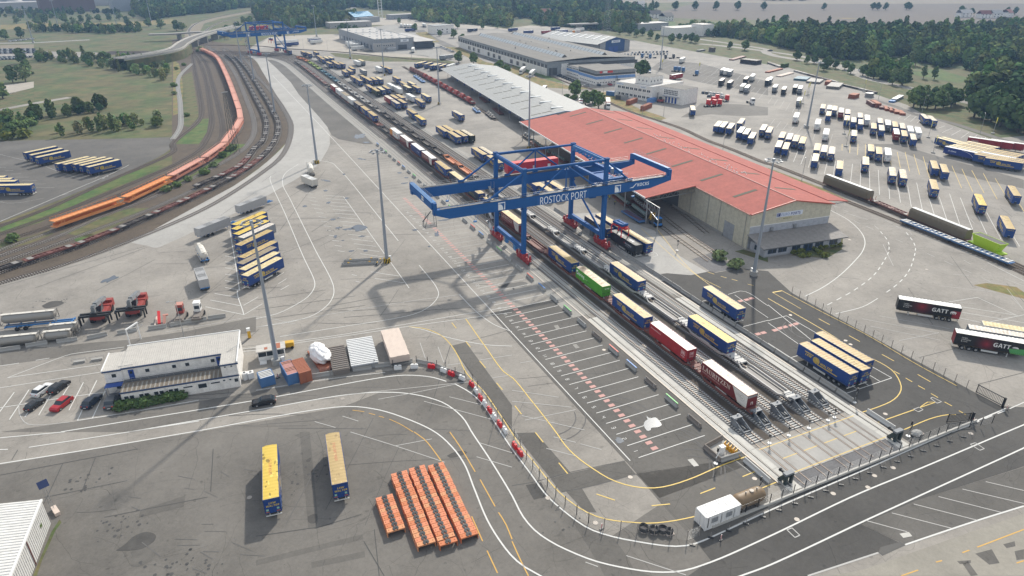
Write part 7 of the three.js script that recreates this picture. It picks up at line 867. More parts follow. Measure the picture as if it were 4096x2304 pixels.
// numbered barriers
const jersey=(L)=>{const s=new THREE.Shape();for (const [i,p] of [[-0.34,0],[0.34,0],[0.34,0.2],[0.14,0.42],[0.1,0.95],[-0.1,0.95],[-0.14,0.42],[-0.34,0.2]].entries()) i?s.lineTo(...p) : s.moveTo(...p);const g=new THREE.ExtrudeGeometry(s,{depth: L,bevelEnabled: false});g.translate(0,0,-L/2);return g;};
const j4=joined(jersey(3.95)),j38=joined(jersey(3.8)),capGeo=bx(0.24,0.1,3.8,0,0.95,0);
const segFace=(n,s)=>{const gs=[];String(n).split('').forEach((ch,i)=>{const o=i*s*0.75,B={a: [0,s,s/2,0],b: [s/2,s/2,0,s/2],c: [s/2,0,0,s/2],d: [0,0,s/2,0],e: [0,0,0,s/2],f: [0,s/2,0,s/2],g: [0,s/2,s/2,0]};for (const k of digit[ch]) {const [x,y,w,h]=B[k];gs.push(bx(0.02,Math.max(h,s*0.13),Math.max(w,s*0.13),0,y,o + x + w/2));}});return joined(gs);};
const caps=[null,'capGreen',null,'capBlue','capRed',null];const capName={capGreen: 'green',capBlue: 'blue',capRed: 'red'};
for (let i=0;i<34;i++) {const v=79.7 + 7.12*i,c=caps[i % 6],brown=!c&&i<6,t=thing('numbered_barrier',(c?capName[c] + ' topped' : 'plain') + ' concrete bay barrier, ' + ord(i + 1) + ' from the walled enclosure','barrier',[75.5 - (i>26?0.2 : 0),0,-v],0,'numbered bay barriers');share('block',j38,M[brown?'concreteBrown' : 'concreteGrey'],t);if (c) share('coloured_cap',capGeo,M[c],t);if (i<16) {const a=share('number',segFace(2*i + 2,0.42),M.boxWhite,t);a.position.set(-0.16,0.45,-1.75);const b=share('number',segFace(2*i + 1,0.42),M.boxWhite,t);b.position.set(-0.16,0.45,1.2);}}
for (let i=0;i<30;i++) {const v=73.6 + i*4.25,t=thing('barrier_block','grey concrete barrier block along the right crane runway, ' + ord(i + 1) + ' from the fence','barrier',[108.6 + (i>12?0.25 : 0),0,-v],rr(-0.02,0.02),'barrier wall by the crane');share('block',j4,M.concreteGrey,t);}
[[[[-39.3,-165.6],[-35.1,-165.2]],'under the tank containers'],[[[-45.5,-166.5],[-41.2,-166.2]],'left of the tank containers'],[[[-50.6,-166.7],[-46.5,-166.3]],'with orange mark at the left edge'],[[[-33.1,-164.7],[-29,-164.9]],'before the left reach stacker'],[[[-26.8,-164.4],[-22.7,-164.3]],'before the right reach stacker'],[[[-20.2,-163.7],[-16.3,-163.2]],'before the red boom'],[[[-15.5,-163.3],[-11.4,-163.4]],'before the orange tractor'],[[[-11.4,-163.4],[-7.3,-163.1]],'before the white tractor'],[[[-7,-163.3],[-2.9,-162.8]],'right of the white tractor'],[[[11.42,-126.26],[15.38,-125.68]],'fence base below the white bundle'],[[[15.5,-125.75],[19.5,-125.04]],'fence base below the brown stack'],[[[20.17,-125.16],[24.11,-124.41]],'fence base below the white stack'],[[[24.8,-124.52],[28.81,-123.76]],'fence base left of the beige trailer'],[[[28.94,-123.83],[32.92,-123.19]],'fence base below the beige trailer'],[[[33.76,-122.58],[36.78,-119.63]],'fence base at the bend'],[[[36.88,-119.27],[38.98,-115.88]],'fence base after the bend'],[[[39.21,-115.6],[41.29,-112.41]],'fence base last before the red blocks']].forEach(([q,w])=>{const a=q[0],b=q[1],t=thing('barrier_block','weathered concrete barrier ' + w,'barrier',[(a[0] + b[0])/2,0,(a[1] + b[1])/2],heading(a,b),'loose concrete barriers');const o=share('block',j4,M.concreteGrey,t);o.scale.z=Math.min(1.25,len2(sub2(a,b))/3.95);});
// red and white water barriers
const wbGeo=joined([bx(0.55,0.45,1.6,0,0,0),bx(0.36,0.45,1.6,0,0.45,0),bx(0.4,0.12,0.5,0,0.9,0.4),bx(0.4,0.12,0.5,0,0.9,-0.4)]);
{const pts=[...[[29.18,-121.71],[32.59,-120.69],[35.92,-119.11],[37.85,-116.53],[38.84,-114.59],[40.39,-112.12],[41.34,-109.13],[41.31,-106.58],[41.22,-103.96],[41.25,-101.72],[41.26,-99.37],[41.29,-97.08],[41.26,-94.55],[41.38,-92.38]],...[[41.18,-87.59],[41.24,-85.45]]];pts.forEach((p,i)=>{const q=pts[Math.max(0,i - 1)],r=pts[Math.min(pts.length - 1,i + 1)],red=i>1&&(i % 2===0) || i===15,t=thing('water_barrier',(red?'red' : 'white') + ' plastic water barrier at the fence bend, ' + ord(i + 1) + ' from the left','water barrier',[p[0],0,p[1]],heading(q,r),'red and white water barriers');share('tank',wbGeo,M[red?'barrierRed' : 'barrierWhite'],t);share('fill_cap',cyl(0.12,0.12,0.06,0,1.02,0,8),M.greyDark,t);});}
// mesh fences
function fence(label,pts,h=2.1,m='postBlack',base=0,wires=9) {
  const t=thing('mesh_fence',label,'fence');pts.forEach((p)=>obj('post',bx(0.1,h,0.1,p[0],base,p[1]),M[m],t));
  for (let i=0;i + 1<pts.length;i++) {const gs=[];for (let k=0;k<wires;k++) {const y=base + 0.12 + (h - 0.2)*k/(wires - 1);gs.push(bar([pts[i][0],y,pts[i][1]],[pts[i + 1][0],y,pts[i + 1][1]],0.011,3));} obj('wire_panel',gs,M.galv,t);} return t;
}
fence('black post mesh fence curving round the yellow lane',[...[[41.99,-110.03],[41.94,-107.46],[42.02,-105.1],[41.81,-102.01],[41.8,-99.48],[41.84,-97],[41.79,-94.3]],...[[42.22,-90.06],[42.01,-87.05],[41.68,-83.78],[41.63,-81.18],[41.56,-78.57],[41.86,-76.12],[42.1,-73.57],[42.45,-71.05],[43.21,-68.59],[43.98,-66.21]]]);
fence('slim mesh fence below the yellow lane by the cable reels',[[43.98,-66.21],[45.64,-64.26],[47.71,-62.79],[49.74,-61.22],[51.88,-59.75],[53.77,-58.26],[55.85,-56.82],[58.08,-56.76]],2.1,'castIron');
fence('mesh fence on concrete blocks behind the stored racks',[[11.52,-126.84],[15.77,-126.04],[19.65,-125.27],[24.85,-124.72],[28.43,-122.84],[33.6,-122.43],[35.69,-121.01],[37.07,-118.83],[38.61,-117.25],[39.75,-114.59],[41.16,-112.47]],1.9);
fence('mesh fence along the hard standing on the right',[[134.85,-113.52],[134.63,-110.72],[134.63,-108.21],[134.53,-105.5],[134.45,-103.02],[134.43,-100.52],[134.49,-98.04],[134.44,-95.56],[134.46,-93.11],[134.5,-90.6],[134.44,-88.15],[134.39,-85.66],[134.26,-83.03],[134.21,-80.43],[134.15,-77.91],[134.12,-75.36],[134.18,-72.71],[134.04,-70.22],[134.13,-67.79],[134.23,-65.33]],2.0,'castIron');
{const t=fence('black mesh fence on the low wall before the road',[...Array(27)].map((_,i)=>[60 + i*2.55,-57.2 + (i>22?(i - 22)*0.5 : 0)]),1.9,'postBlack',0.45,6);obj('low_wall',[bx(64,0.5,0.3,93,0,-57.2)],M.concreteWhite,t);}
for (let i=0;i<19;i++) {const u=56 + i*3.45,t=thing('fence_foot','dark rubber fence foot on the white road line, ' + ord(i + 1) + ' from the left','fence foot',[u,0.03,-55.6 - (u<62?0.1 : 0) + (u>112?(u - 112)*0.08 : 0)],0.9,'rubber fence feet');obj('foot',[bx(0.3,0.14,0.9,0,0,0)],M.plateBlack,t);obj('stub',[bx(0.06,1.0,0.06,0,0.14,0)],M.castIron,t);}
[[[134.22,-63.3],[134.32,-58.19],'sliding gate beside the right fence'],[[119.39,-59.32],[123.64,-57.86],'sliding gate above the road fence']].forEach(([a,b,w])=>{const L=len2(sub2(a,b)),t=thing('steel_gate','black barred ' + w,'gate',[(a[0] + b[0])/2,0,(a[1] + b[1])/2],heading(a,b));obj('frame',[bx(0.12,0.14,L,0,0.2,0),bx(0.12,0.14,L,0,1.9,0),bx(0.14,2,0.14,0,0.1,L/2),bx(0.14,2,0.14,0,0.1,-L/2)],M.postBlack,t);const n=Math.round(L/0.28);for (let k=1;k<n;k++) obj('bar',bx(0.05,1.7,0.05,0,0.25,-L/2 + k*L/n),M.postBlack,t);obj('gate_post',bx(0.35,2.3,0.35,0.3,0,-L/2 - 0.3),M.postBlack,t);});
// buffer stops, tail lamps, crane end stops
[82.3,87.25,92.25,97.3,102.3].forEach((u,i)=>{
  const t=thing('buffer_stop','grey steel sliding buffer stop, ' + ord(i + 1) + ' from the numbered bays','buffer stop',[u,0,-74.6],0,'buffer stops');for (const s of [-0.85,0.85]) {obj('side_frame',[beam([s,0.4,-1.9],[s,0.4,1.9],0.22,0.24),beam([s,1.75,-1.5],[s,0.45,1.8],0.2,0.26),beam([s,0.4,-1.6],[s,1.85,-1.6],0.22,0.3),bx(0.08,0.9,1.5,s,0.5,-0.7)],M.stopGrey,t);} obj('head_beam',[bx(2.3,0.5,0.3,0,1.35,-1.75),bx(2.0,0.16,0.9,0,1.75,-1.3)],M.stopGrey,t);obj('cross_beam',[bx(1.9,0.16,0.2,0,0.4,1.7)],M.stopGrey,t);for (const s of [-0.87,0.87]) obj('buffer',cylZ(0.24,0.3,s,1.5,-2.0,12),M.greyDark,t);obj('damper',[cylZ(0.2,2.2,0,0.6,0.1,8)],M.greyDark,t);obj('marker_board',[bx(0.4,0.3,0.06,0.4,1.95,-1.6)],M.boxWhite,t);
  const p=[[84.0,-68.9],[88.9,-69.05],[94,-69.1],[99.2,-69.3],[101.1,-69.5]][i],q=thing('track_signal','small shunting signal before the crossing, ' + ord(i + 1) + ' from the left','signal',[p[0],0,p[1]],0,'shunting signals');obj('base',cyl(0.35,0.35,0.2,0,0,0,10),M.boxWhite,q);obj('post',cyl(0.06,0.06,1.7,0,0.2,0,6),M.galv,q);obj('disc',cylZ(0.32,0.1,-0.1,1.9,0,14),M.postBlack,q);obj('hood',bx(0.5,0.08,0.4,-0.1,2.2,0.1),M.postBlack,q);
});
[[79.1,'left'],[105.9,'right']].forEach(([u,s])=>{const t=thing('crane_end_stop','dark steel end stop on the ' + s + ' crane rail','end stop',[u,0.09,-59.8],0,'crane end stops');for (const k of [-1,1]) obj('upright',[beam([0.62*k,0,-1.1],[0.62*k,1.9,0.1],0.4,0.7),bx(0.42,1.9,0.5,0.62*k,0,0.2)],M.stopDark,t);obj('cross_head',bx(1.9,0.4,0.8,0,1.85,-0.05),M.stopGrey,t);obj('hydraulic_buffer',[cylZ(0.24,1.4,0,1.5,-1.0,10),cylZ(0.34,0.2,0,1.5,-1.75,12)],M.postBlack,t);});
[[76.5,-64.1,'left'],[108.3,-65,'right']].forEach(([x,z,s])=>{const t=thing('precast_wall','long pale precast wall block ' + s + ' of the crossing','barrier',[x,0,z],0,'precast wall blocks');const o=share('block',j4,M.concretePale,t);o.scale.z=1.55;share('lifting_eye',cyl(0.05,0.05,0.1,0,0.95,0.8,6),M.castIron,t);});
[[[108.81,-71.42],'beside the right bays'],[[109.03,-59.65],'behind the road fence'],[[71.46,-68.73],'before the walled enclosure'],[[73.08,-60.04],'behind the brown tank'],[[125.2,-150.1],'on the concrete block by the tracks']].forEach(([p,w])=>{const t=thing('traffic_signal','black light signal with crossing sign ' + w,'signal',[p[0],0,p[1]],0.3,'crossing signals');obj('foot',cyl(0.4,0.4,0.12,0,0,0,10),M.boxWhite,t);obj('post',cyl(0.06,0.06,3,0,0,0,6),M.galv,t);obj('lamp_box',bx(0.3,0.8,0.25,0,2.7,0),M.postBlack,t);obj('crossing_sign',[beam([-0.5,1.6,0.1],[0.5,2.4,0.1],0.12,0.03),beam([-0.5,2.4,0.1],[0.5,1.6,0.1],0.12,0.03)],w.includes('enclosure')?M.barrierWhite : M.postBlack,t);});
// walled enclosure with cabinet and yellow blocks
{const c=[74.15,-70.05],q=[[72.31,-72.85],[76.99,-73.62],[76.97,-68.59],[72.5,-68.77]];[[q[0],q[1],'far'],[q[0],q[3],'left'],[q[3],q[2],'near']].forEach(([a,b,w])=>{const t=thing('precast_wall','brownish precast wall of the small enclosure, ' + w + ' side','barrier',[(a[0] + b[0])/2,0,(a[1] + b[1])/2],heading(a,b),'enclosure walls');const o=share('block',j4,M[w==='near'?'concreteGrey' : 'concreteBrown'],t);o.scale.z=len2(sub2(a,b))/3.95;});struct('enclosure_floor',flatGeo(q,0.05,20),M.concreteLight);const p=[74.09,-70.37],t=thing('control_cabinet','white control cabinet inside the walled enclosure','cabinet',[p[0],0,p[1]]);obj('housing',bx(0.9,1.7,0.7,0,0,0),M.boxWhite,t);obj('lid',bx(1.0,0.08,0.8,0,1.7,0),M.boxWhite,t);[...[[75.87,-71.65],[76.03,-71.03],[76.06,-70.35],[76.13,-69.66],[76.29,-69.11]]].forEach((k,i)=>{const y=thing('yellow_wheel_chock','yellow steel wheel chock by the crane rail, ' + ord(i + 1) + ' from the back','wheel chock',[k[0],0,k[1]],0.4,'yellow wheel chocks');obj('face_plate',bx(0.9,1.1,0.12,0,0.1,0),M.yellowPaint,y);obj('web',[prism([[0,0],[0.7,0],[0,0.9]],0.12,-0.2,0.05,0.3,'x'),bx(0.9,0.06,0.8,0,0.05,0.3)],M.yellowPaint,y);});}
// containers
function container(name,label,p,turn,L,W,H,m,rm,o={}) {const t=thing(name,label,o.cat ?? 'container',[p[0],o.y ?? 0,p[1]],turn,o.group);const gs=[bx(W - 0.1,H - 0.1,L - 0.1,0,0.05,0)];const n=Math.round(L/0.55);for (let k=0;k<n;k++) for (const s of [-1,1]) gs.push(bx(0.06,H - 0.35,0.26,s*(W/2 - 0.03),0.18,-L/2 + 0.3 + k*(L - 0.6)/(n - 1)));obj('shell',gs,M[m],t);const fr=[];for (const sx of [-1,1]) for (const sz of [-1,1]) fr.push(bx(0.16,H,0.16,sx*(W/2 - 0.06),0,sz*(L/2 - 0.06)));for (const sx of [-1,1]) fr.push(bx(0.14,0.14,L,sx*(W/2 - 0.06),H - 0.13,0),bx(0.14,0.16,L,sx*(W/2 - 0.06),0,0));for (const sz of [-1,1]) fr.push(bx(W,0.14,0.14,0,H - 0.13,sz*(L/2 - 0.06)));obj('frame',fr,M[m],t);const r=[];for (let k=0;k<n;k++) r.push(bx(W - 0.3,0.05,0.28,0,H - 0.06,-L/2 + 0.35 + k*(L - 0.7)/(n - 1)));r.push(bx(W - 0.24,0.04,L - 0.24,0,H - 0.09,0));obj('roof',r,M[rm],t);for (const s of [-1,1]) obj('door',[bx(W/2 - 0.14,H - 0.34,0.06,s*W/4,0.17,L/2 + 0.0),bx(0.05,H - 0.4,0.08,s*W/4 + 0.2,0.2,L/2 + 0.04)],M[o.door ?? m],t);return t;}
{const a=[59.3,-57.08],b=[65.99,-57.39];const t=container('equipment_container','white ribbed equipment container by the fence and road',[62.9,-58.4],Math.PI/2 - 0.02,6.9,2.5,2.7,'boxWhite','boxWhite');for (const x of [0.8,3.6]) obj('vent_panel',bx(0.06,0.9,1.2,1.27,1.2,3.45 - x - 1),M.wallGrey,t);t.rotation.y=-Math.PI/2;}
{const t=thing('fuel_tank','rusty brown horizontal tank beside the white container','tank',[69.3,0,-58.6],0);const g=new THREE.CapsuleGeometry(1.25,3.9,8,20);g.rotateZ(Math.PI/2);g.translate(0,1.7,0);obj('shell',[g],M.tankBrown,t);for (const x of [-1.5,1.5]) obj('saddle',bx(0.3,1.1,1.8,x,0,0),M.castIron,t);obj('manhole',cyl(0.35,0.35,0.2,0.4,2.9,0,12),M.castIron,t);for (const x of [-0.8,1.5]) obj('vent_pipe',cyl(0.12,0.12,0.4,x,2.85,0,8),M.castIron,t);}
[...[[51.02,-61.36],[52.25,-60.39],[53.51,-59.81],[54.27,-59.12]]].forEach((p,i)=>{const t=thing('hose_reel','coiled black hose on a pallet behind the fence, ' + ord(i + 1) + ' from the left','hose coil',[p[0],0,p[1]],i,'coiled hoses'),r=i===3?0.5 : 0.68;obj('pallet',[bx(1.3,0.14,1.0,0,0,0)],M.beige,t);for (let k=0;k<5;k++) {const g=new THREE.TorusGeometry(r - (k % 2)*0.06,0.09,6,20);g.rotateX(Math.PI/2);g.translate(0,0.22 + k*0.13,0);obj('coil',g,M.tyre,t);}});
// orange trestles
{const tg=joined([bx(2.75,0.1,0.82,0,0.95,0),...[-1,1].flatMap((s)=>[beam([s*1.36,0,0],[s*1.33,1.0,0],0.09,0.78),bx(0.14,0.05,0.82,s*1.36,0,0),beam([s*1.3,0.55,0],[s*0.9,0.96,0],0.1,0.5)]),bx(2.75,0.16,0.06,0,0.82,0.38),bx(2.75,0.16,0.06,0,0.82,-0.38)]),pg=(()=>{const s=new THREE.Shape();s.absarc(0,0,0.46,-1.2,Math.PI + 1.2,false);s.lineTo(-0.2,-0.44);s.lineTo(0,-0.05);s.lineTo(0.2,-0.44);const g=new THREE.ExtrudeGeometry(s,{depth: 0.1,bevelEnabled: false,curveSegments: 10});g.rotateX(-Math.PI/2);g.translate(0,1.05,0);return joined([g,bx(0.5,0.04,0.3,0,1.15,-0.12)]);})();
  [[[16.11,-84.08],[15.89,-76.92],9,'shortest'],[[19.84,-88.57],[19.26,-72.33],19,'second'],[[23.03,-88.6],[22.35,-71.22],20,'third'],[[26.31,-87.92],[25.67,-71.07],20,'rightmost']].forEach(([a,b,n,w])=>{for (let i=0;i<n;i++) {const p=lerp2(b,a,i/(n - 1)),t=thing('trailer_trestle','orange trailer trestle with black coupling plate, ' + w + ' column, ' + ord(i + 1) + ' from the front','trestle',[p[0] + rr(-0.05,0.05),0,p[1] + (w==='third'&&i===0?0.15 : 0)],heading(b,a) + rr(-0.015,0.015),'orange trailer trestles');share('frame',tg,M[pick(['trestleA','trestleA','trestleB','trestleC'])],t);share('coupling_plate',pg,M.plateBlack,t);}});}
// cars
const carGeo=(()=>{const prof=(pts,w)=>{const s=new THREE.Shape();pts.forEach((p,i)=>i?s.lineTo(...p) : s.moveTo(...p));const g=new THREE.ExtrudeGeometry(s,{depth: w,bevelEnabled: true,bevelSize: 0.06,bevelThickness: 0.06,bevelSegments: 2});g.translate(0,0,-w/2);g.rotateY(Math.PI/2);return g;};return {body: joined(prof([[-2.2,0.32],[2.2,0.32],[2.25,0.75],[1.9,0.95],[1.0,1.0],[-2.0,1.02],[-2.25,0.85]],1.66)),cabin: joined(prof([[-2.0,1.0],[1.1,1.0],[0.35,1.44],[-1.5,1.46]],1.42)),roof: joined([bx(1.36,0.05,1.7,0,1.5,0.55)])};})();
const carWheel=cylX(0.33,0.24,0,0,0,14),carRim=cylX(0.2,0.25,0,0,0,10);
function car(label,p,turn,m,group,full=1,sc=1) {const t=thing('parked_car',label,'car',[p[0],0,p[1]],turn,group);t.scale.setScalar(sc);share('body',carGeo.body,M[m],t);const c=share('cabin',carGeo.cabin,M.glass,t);share('roof',carGeo.roof,M[m],c);if (full) {for (const [x,z] of [[-0.8,-1.35],[0.8,-1.35],[-0.8,1.35],[0.8,1.35]]) {const w=share('wheel',carWheel,M.tyre,t);w.position.set(x,0.33,z);share('rim',carRim,M.rim,w);} for (const s of [-0.62,0.62]) {share('headlight',bx(0.34,0.14,0.1,s,0.66,-2.24),M.boxWhite,t);share('tail_light',bx(0.3,0.18,0.08,s,0.76,2.27),M.lampRed,t);} share('number_plate',bx(0.5,0.12,0.04,0,0.5,2.31),M.boxWhite,t);} return t;}
const bay='cars parked by the site office';car('white estate car parked in the back row by the office',[-39.3,-144],-0.62,'carWhite',bay);car('black car parked right of the white one',[-36.4,-143.8],-0.62,'carBlack',bay);car('small black car in the front parking row',[-39.96,-138.83],-0.62,'carBlack',bay,1,0.88);car('red car parked in the front row',[-35.14,-136.78],2.55,'carRed',bay);car('dark blue estate car next to the grey van',[-29.8,-135.22],-0.5,'carBlue',bay);car('grey van parked against the office corner',[-26.1,-133.5],-0.18,'carGrey',bay,1,1.12);car('black car driving past the office',[1.41,-120.74],1.45,'carBlack');
const carKinds=['carWhite','carSilver','carGrey','carBlack','carSilver','carWhite','carBlue'];const colour={carWhite: 'white',carSilver: 'silver',carGrey: 'grey',carBlack: 'black',carBlue: 'dark blue',carRed: 'red'};
function carRow(a,b,n,turn,where,group,kinds=carKinds) {for (let i=0;i<n;i++) {const k=kinds[(i*3 + n) % kinds.length];car(colour[k] + ' car parked ' + where + ', ' + ord(i + 1) + ' from the left',lerp2(a,b,n>1?i/(n - 1) : 0),turn,k,group,0);}}
carRow([364.6,-551.6],[408.8,-536.7],16,-0.6,'before the blue gable, front row','cars by the blue gabled hall');carRow([384.7,-558.5],[419.2,-550.8],11,-0.6,'before the blue gable, back row','cars by the blue gabled hall');carRow([255.2,-464],[251.6,-432],8,0.9,'beside the banded office','cars by the banded office',['carBlack','carRed','carBlue','carSilver','carWhite','carGrey']);car('silver car at the corner of the banded office',[250.9,-416.9],0.9,'carSilver','cars by the banded office',0);car('dark blue car before the banded office',[259.4,-414.4],-0.2,'carBlue','cars by the banded office',0);car('red car before the banded office',[268,-413.6],-0.2,'carRed','cars by the banded office',0);
carRow([306.9,-360.2],[313.1,-349.4],6,-0.9,'behind the red tractors, back row','cars behind the red tractors');carRow([302,-348.7],[308.4,-340],6,-0.9,'behind the red tractors, front row','cars behind the red tractors');carRow([234.7,-676.3],[232.5,-637.4],5,0.9,'on the depot forecourt','cars at the depot',['carWhite','carSilver']);car('silver car on the warehouse road',[244.4,-573.2],0.3,'carSilver',0,0);car('white van on the motorway',[485.3,-385],0.4,'carWhite',0,0,1.5);car('dark car far along the motorway',[514.4,-515.2],0.4,'carBlack',0,0);
[[[[-167.4,-840.1],[-134.7,-827.6]],1],[[[-164.7,-824.1],[-132.8,-813.6]],2],[[[-161.7,-806.9],[-130.8,-799.2]],3],[[[-155.3,-769.6],[-128.4,-762.4]],4],[[[-152.8,-755.3],[-134.7,-753.4]],5]].forEach(([q,r])=>carRow(q[0],q[1],14,0.9,'in the far left car lot, ' + ['','back','fourth','third','second','front'][r] + ' row','cars in the far left lot',['carWhite','carSilver','carWhite','carGrey','carRed','carBlue']));carRow([-169.3,-923.7],[-150.9,-942.8],10,0.6,'on the ramp at far left','cars in the far left lot',['carWhite','carSilver']);
// lorries
function lorry(label,p,turn,cab,box,o={}) {const t=thing('lorry',label,'lorry',[p[0],0,p[1]],turn,o.group);const c=obj('cab',[new RoundedBoxGeometry(2.45,2.9,2.1,2,0.2).translate(0,2.15,-2.4),bx(2.3,0.5,2.2,0,0.5,-2.4)],M[cab],t);obj('windscreen',bx(2.1,0.9,0.1,0,2.1,-3.44),M.glass,c);obj('side_window',[bx(2.5,0.7,0.8,0,2.2,-2.6)],M.glass,c);obj('frame',[bx(0.9,0.3,o.long?5.5 : 6.2,0,0.75,0.6)],M.chassis,t);for (const z of [-2.4,1.2,2.4]) for (const s of [-1,1]) {const w=share('wheel',wheelGeo,M.tyre,t);w.position.set(s,0.5,z);} if (box) {obj('box',[bx(2.5,2.8,13.4,0,1.15,6.4)],M[box],t);obj('box_roof',[bx(2.52,0.08,13.42,0,3.95,6.4)],M.roofWhite,t);obj('running_gear',[...[8.5,9.8,11.1].flatMap((z)=>[cylX(0.5,0.36,1,0.5,z),cylX(0.5,0.36,-1,0.5,z)]),bx(1,0.4,12,0,0.75,6.6)],M.chassis,t);} return t;}
lorry('white lorry on the warehouse road, further of two',[233.7,-486.5],2.5,'boxWhite','bodyWhite');lorry('white lorry on the warehouse road, nearer of two',[233.8,-470.2],2.5,'boxWhite','bodyWhite');lorry('black lorry passing the transit hall',[215,-411.1],-0.6,'boxWhite','bodyBlack');lorry('red and white lorry behind the trees',[210.4,-355.3],2.6,'boxWhite','bodyRed');lorry('white lorry cab beside the round trees',[222.9,-344.5],2.6,'boxWhite','bodyRed');lorry('white tractor unit driving through the right park',[310.8,-320.7],2.9,'boxWhite',null);lorry('white lorry in the lot behind the banded office',[318.8,-438.8],2.7,'boxWhite',null);lorry('blue lorry behind the large tree',[332.2,-457.8],2.7,'containerBlue',null);
[...[[280.4,-324.5],[283.7,-323],[287.7,-322.8],[297,-336.1],[301.5,-332.1],[289.3,-330.7]]].forEach((p,i)=>lorry('red tractor unit beside the white office block, ' + ord(i + 1) + ' from the left',p,-1.0,'hookRed',null,{group: 'red tractor units'}));[...[[349.6,-448],[351,-445],[352,-441.1],[351.3,-423.7]]].forEach((p,i)=>lorry('blue terminal tractor behind the office block, ' + ord(i + 1) + ' from the left',p,-1.0,'containerBlue',null,{group: 'blue terminal tractors'}));[...[[376.6,-526.7],[381.1,-520.8],[400.2,-512],[391.7,-512.2]]].forEach((p,i)=>lorry('grey flat lorry in the lot before the blue gable, ' + ord(i + 1),p,1.2,i<2?'containerBlue' : 'carGrey',null,{group: 'flat lorries'}));
// terminal tractors and reach stackers by the office
[[[-13,-165.8],'stackerRed','orange'],[[-9.1,-165.1],'boxWhite','white']].forEach(([p,m,n])=>{const t=thing('terminal_tractor',n + ' cabbed terminal tractor behind the concrete barriers','terminal tractor',[p[0],0,p[1]],-0.2,'terminal tractors');const c=obj('cab',[bx(1.5,1.9,1.7,-0.2,1.2,-1.9),bx(1.4,0.4,1.6,-0.2,3.1,-1.9)],M[m],t);obj('cab_window',[bx(1.54,0.9,1.3,-0.2,1.95,-1.9),bx(1.2,0.9,1.74,-0.2,1.95,-1.9)],M.glass,c);obj('cab_roof',bx(1.6,0.1,1.8,-0.2,3.5,-1.9),M[n==='white'?'boxWhite' : 'rustPink'],c);obj('chassis',[bx(2.2,0.5,5.0,0,0.6,0),bx(1.5,0.25,1.5,0,1.1,1.3)],M.concreteBrown,t);for (const z of [-1.8,1.4]) for (const s of [-1.05,1.05]) share('wheel',cylX(0.52,0.5,s,0.52,z,14),M.tyre,t);});
[[[-31.1,-173.6],-0.2,'left'],[[-23.4,-173.4],-0.2,'right']].forEach(([p,h,n])=>{const t=thing('reach_stacker','red and grey reach stacker with black spreader, ' + n + ' one','reach stacker',[p[0],0,p[1]],h,'reach stackers');obj('chassis',[bx(3.2,1.1,7.2,0,0.9,-2.2),bx(3.4,1.2,2.0,0,1.0,-5.2)],M.stackerRed,t);obj('counterweight',bx(3.3,1.8,1.4,0,1.0,-6.4),M.stackerRed,t);obj('boom',[beam([0,3.4,-6.0],[0,4.6,0.4],0.9,1.0),beam([0,4.3,-1.0],[0,4.7,2.0],0.7,0.75),bx(0.8,1.4,0.8,0,3.4,2.0)],M.wallSilver,t);obj('boom_cylinder',[bar([-0.7,1.8,0.2],[-0.5,3.9,-2.6],0.16,8),bar([0.7,1.8,0.2],[0.5,3.9,-2.6],0.16,8)],M.greyDark,t);const c=obj('cab',[bx(1.4,1.7,1.8,-0.2,1.9,-2.0)],M.glass,t);obj('cab_roof',bx(1.5,0.1,1.9,-0.2,3.6,-2.0),M.stackerRed,c);obj('spreader',[bx(6.6,0.5,0.5,0,2.6,1.6),bx(6.6,0.5,0.5,0,2.6,2.8),bx(0.4,0.4,2.6,-3.1,2.5,2.2),bx(0.4,0.4,2.6,3.1,2.5,2.2),bx(1.6,0.6,1.4,0,2.9,2.2)],M.postBlack,t);for (const s of [-3.1,3.1]) obj('spreader_leg',[beam([s,2.6,1.4],[s,0.6,1.3],0.3,0.3),beam([s,2.6,3.0],[s,0.6,3.1],0.3,0.3)],M.postBlack,t);for (const [x,z] of [[-1.3,0.6],[1.3,0.6],[-1.3,-5],[1.3,-5]]) share('wheel',cylX(0.85,0.8,x,0.85,z,16),M.tyre,t);});
{const p=[-17.1,-166.6],t=thing('lifting_boom','red lifting boom parts propped between the barriers','lifting boom',[p[0],0,p[1]],-0.1);obj('arm',[beam([-0.6,0.4,1.6],[-0.8,2.0,-2.0],0.6,0.5)],M.hookRed,t);obj('bracket',[beam([0.4,0.2,1.6],[0.6,1.4,-0.6],0.5,0.4),bx(1.2,0.3,0.6,0.7,1.2,-0.8)],M.rustPink,t);obj('beam',beam([-1.5,0.2,1.8],[-1.5,0.4,-2.4],0.4,0.4),M.beige,t);}
// tank containers
function tank(label,p,turn,L,m,group,o={}) {const t=thing('tank_container',label,'tank container',[p[0],o.y ?? 0,p[1]],turn,group),R=1.15;const g=new THREE.CapsuleGeometry(R,L - 2.2*R,6,20);g.rotateX(Math.PI/2);g.translate(0,1.3,0);obj('vessel',[g],M[m],t);const fr=[];for (const sz of [-1,1]) {for (const sx of [-1,1]) fr.push(bx(0.14,2.6,0.14,sx*1.17,0,sz*(L/2 - 0.07)));fr.push(bx(2.4,0.14,0.14,0,2.46,sz*(L/2 - 0.07)),bx(2.4,0.14,0.14,0,0,sz*(L/2 - 0.07)),beam([-1.1,0.2,sz*(L/2 - 0.05)],[1.1,2.4,sz*(L/2 - 0.05)],0.1,0.1));} for (const sx of [-1,1]) fr.push(bx(0.12,0.14,L,sx*1.17,0,0));obj('frame',fr,M[o.frame ?? m],t);obj('top_walkway',[bx(0.9,0.05,L - 0.4,0,2.5,0),...[-0.3,0.1,0.35].map((k)=>cyl(0.25,0.25,0.12,0,2.52,k*L,12))],M[o.walk ?? 'tankCream'],t);return t;}
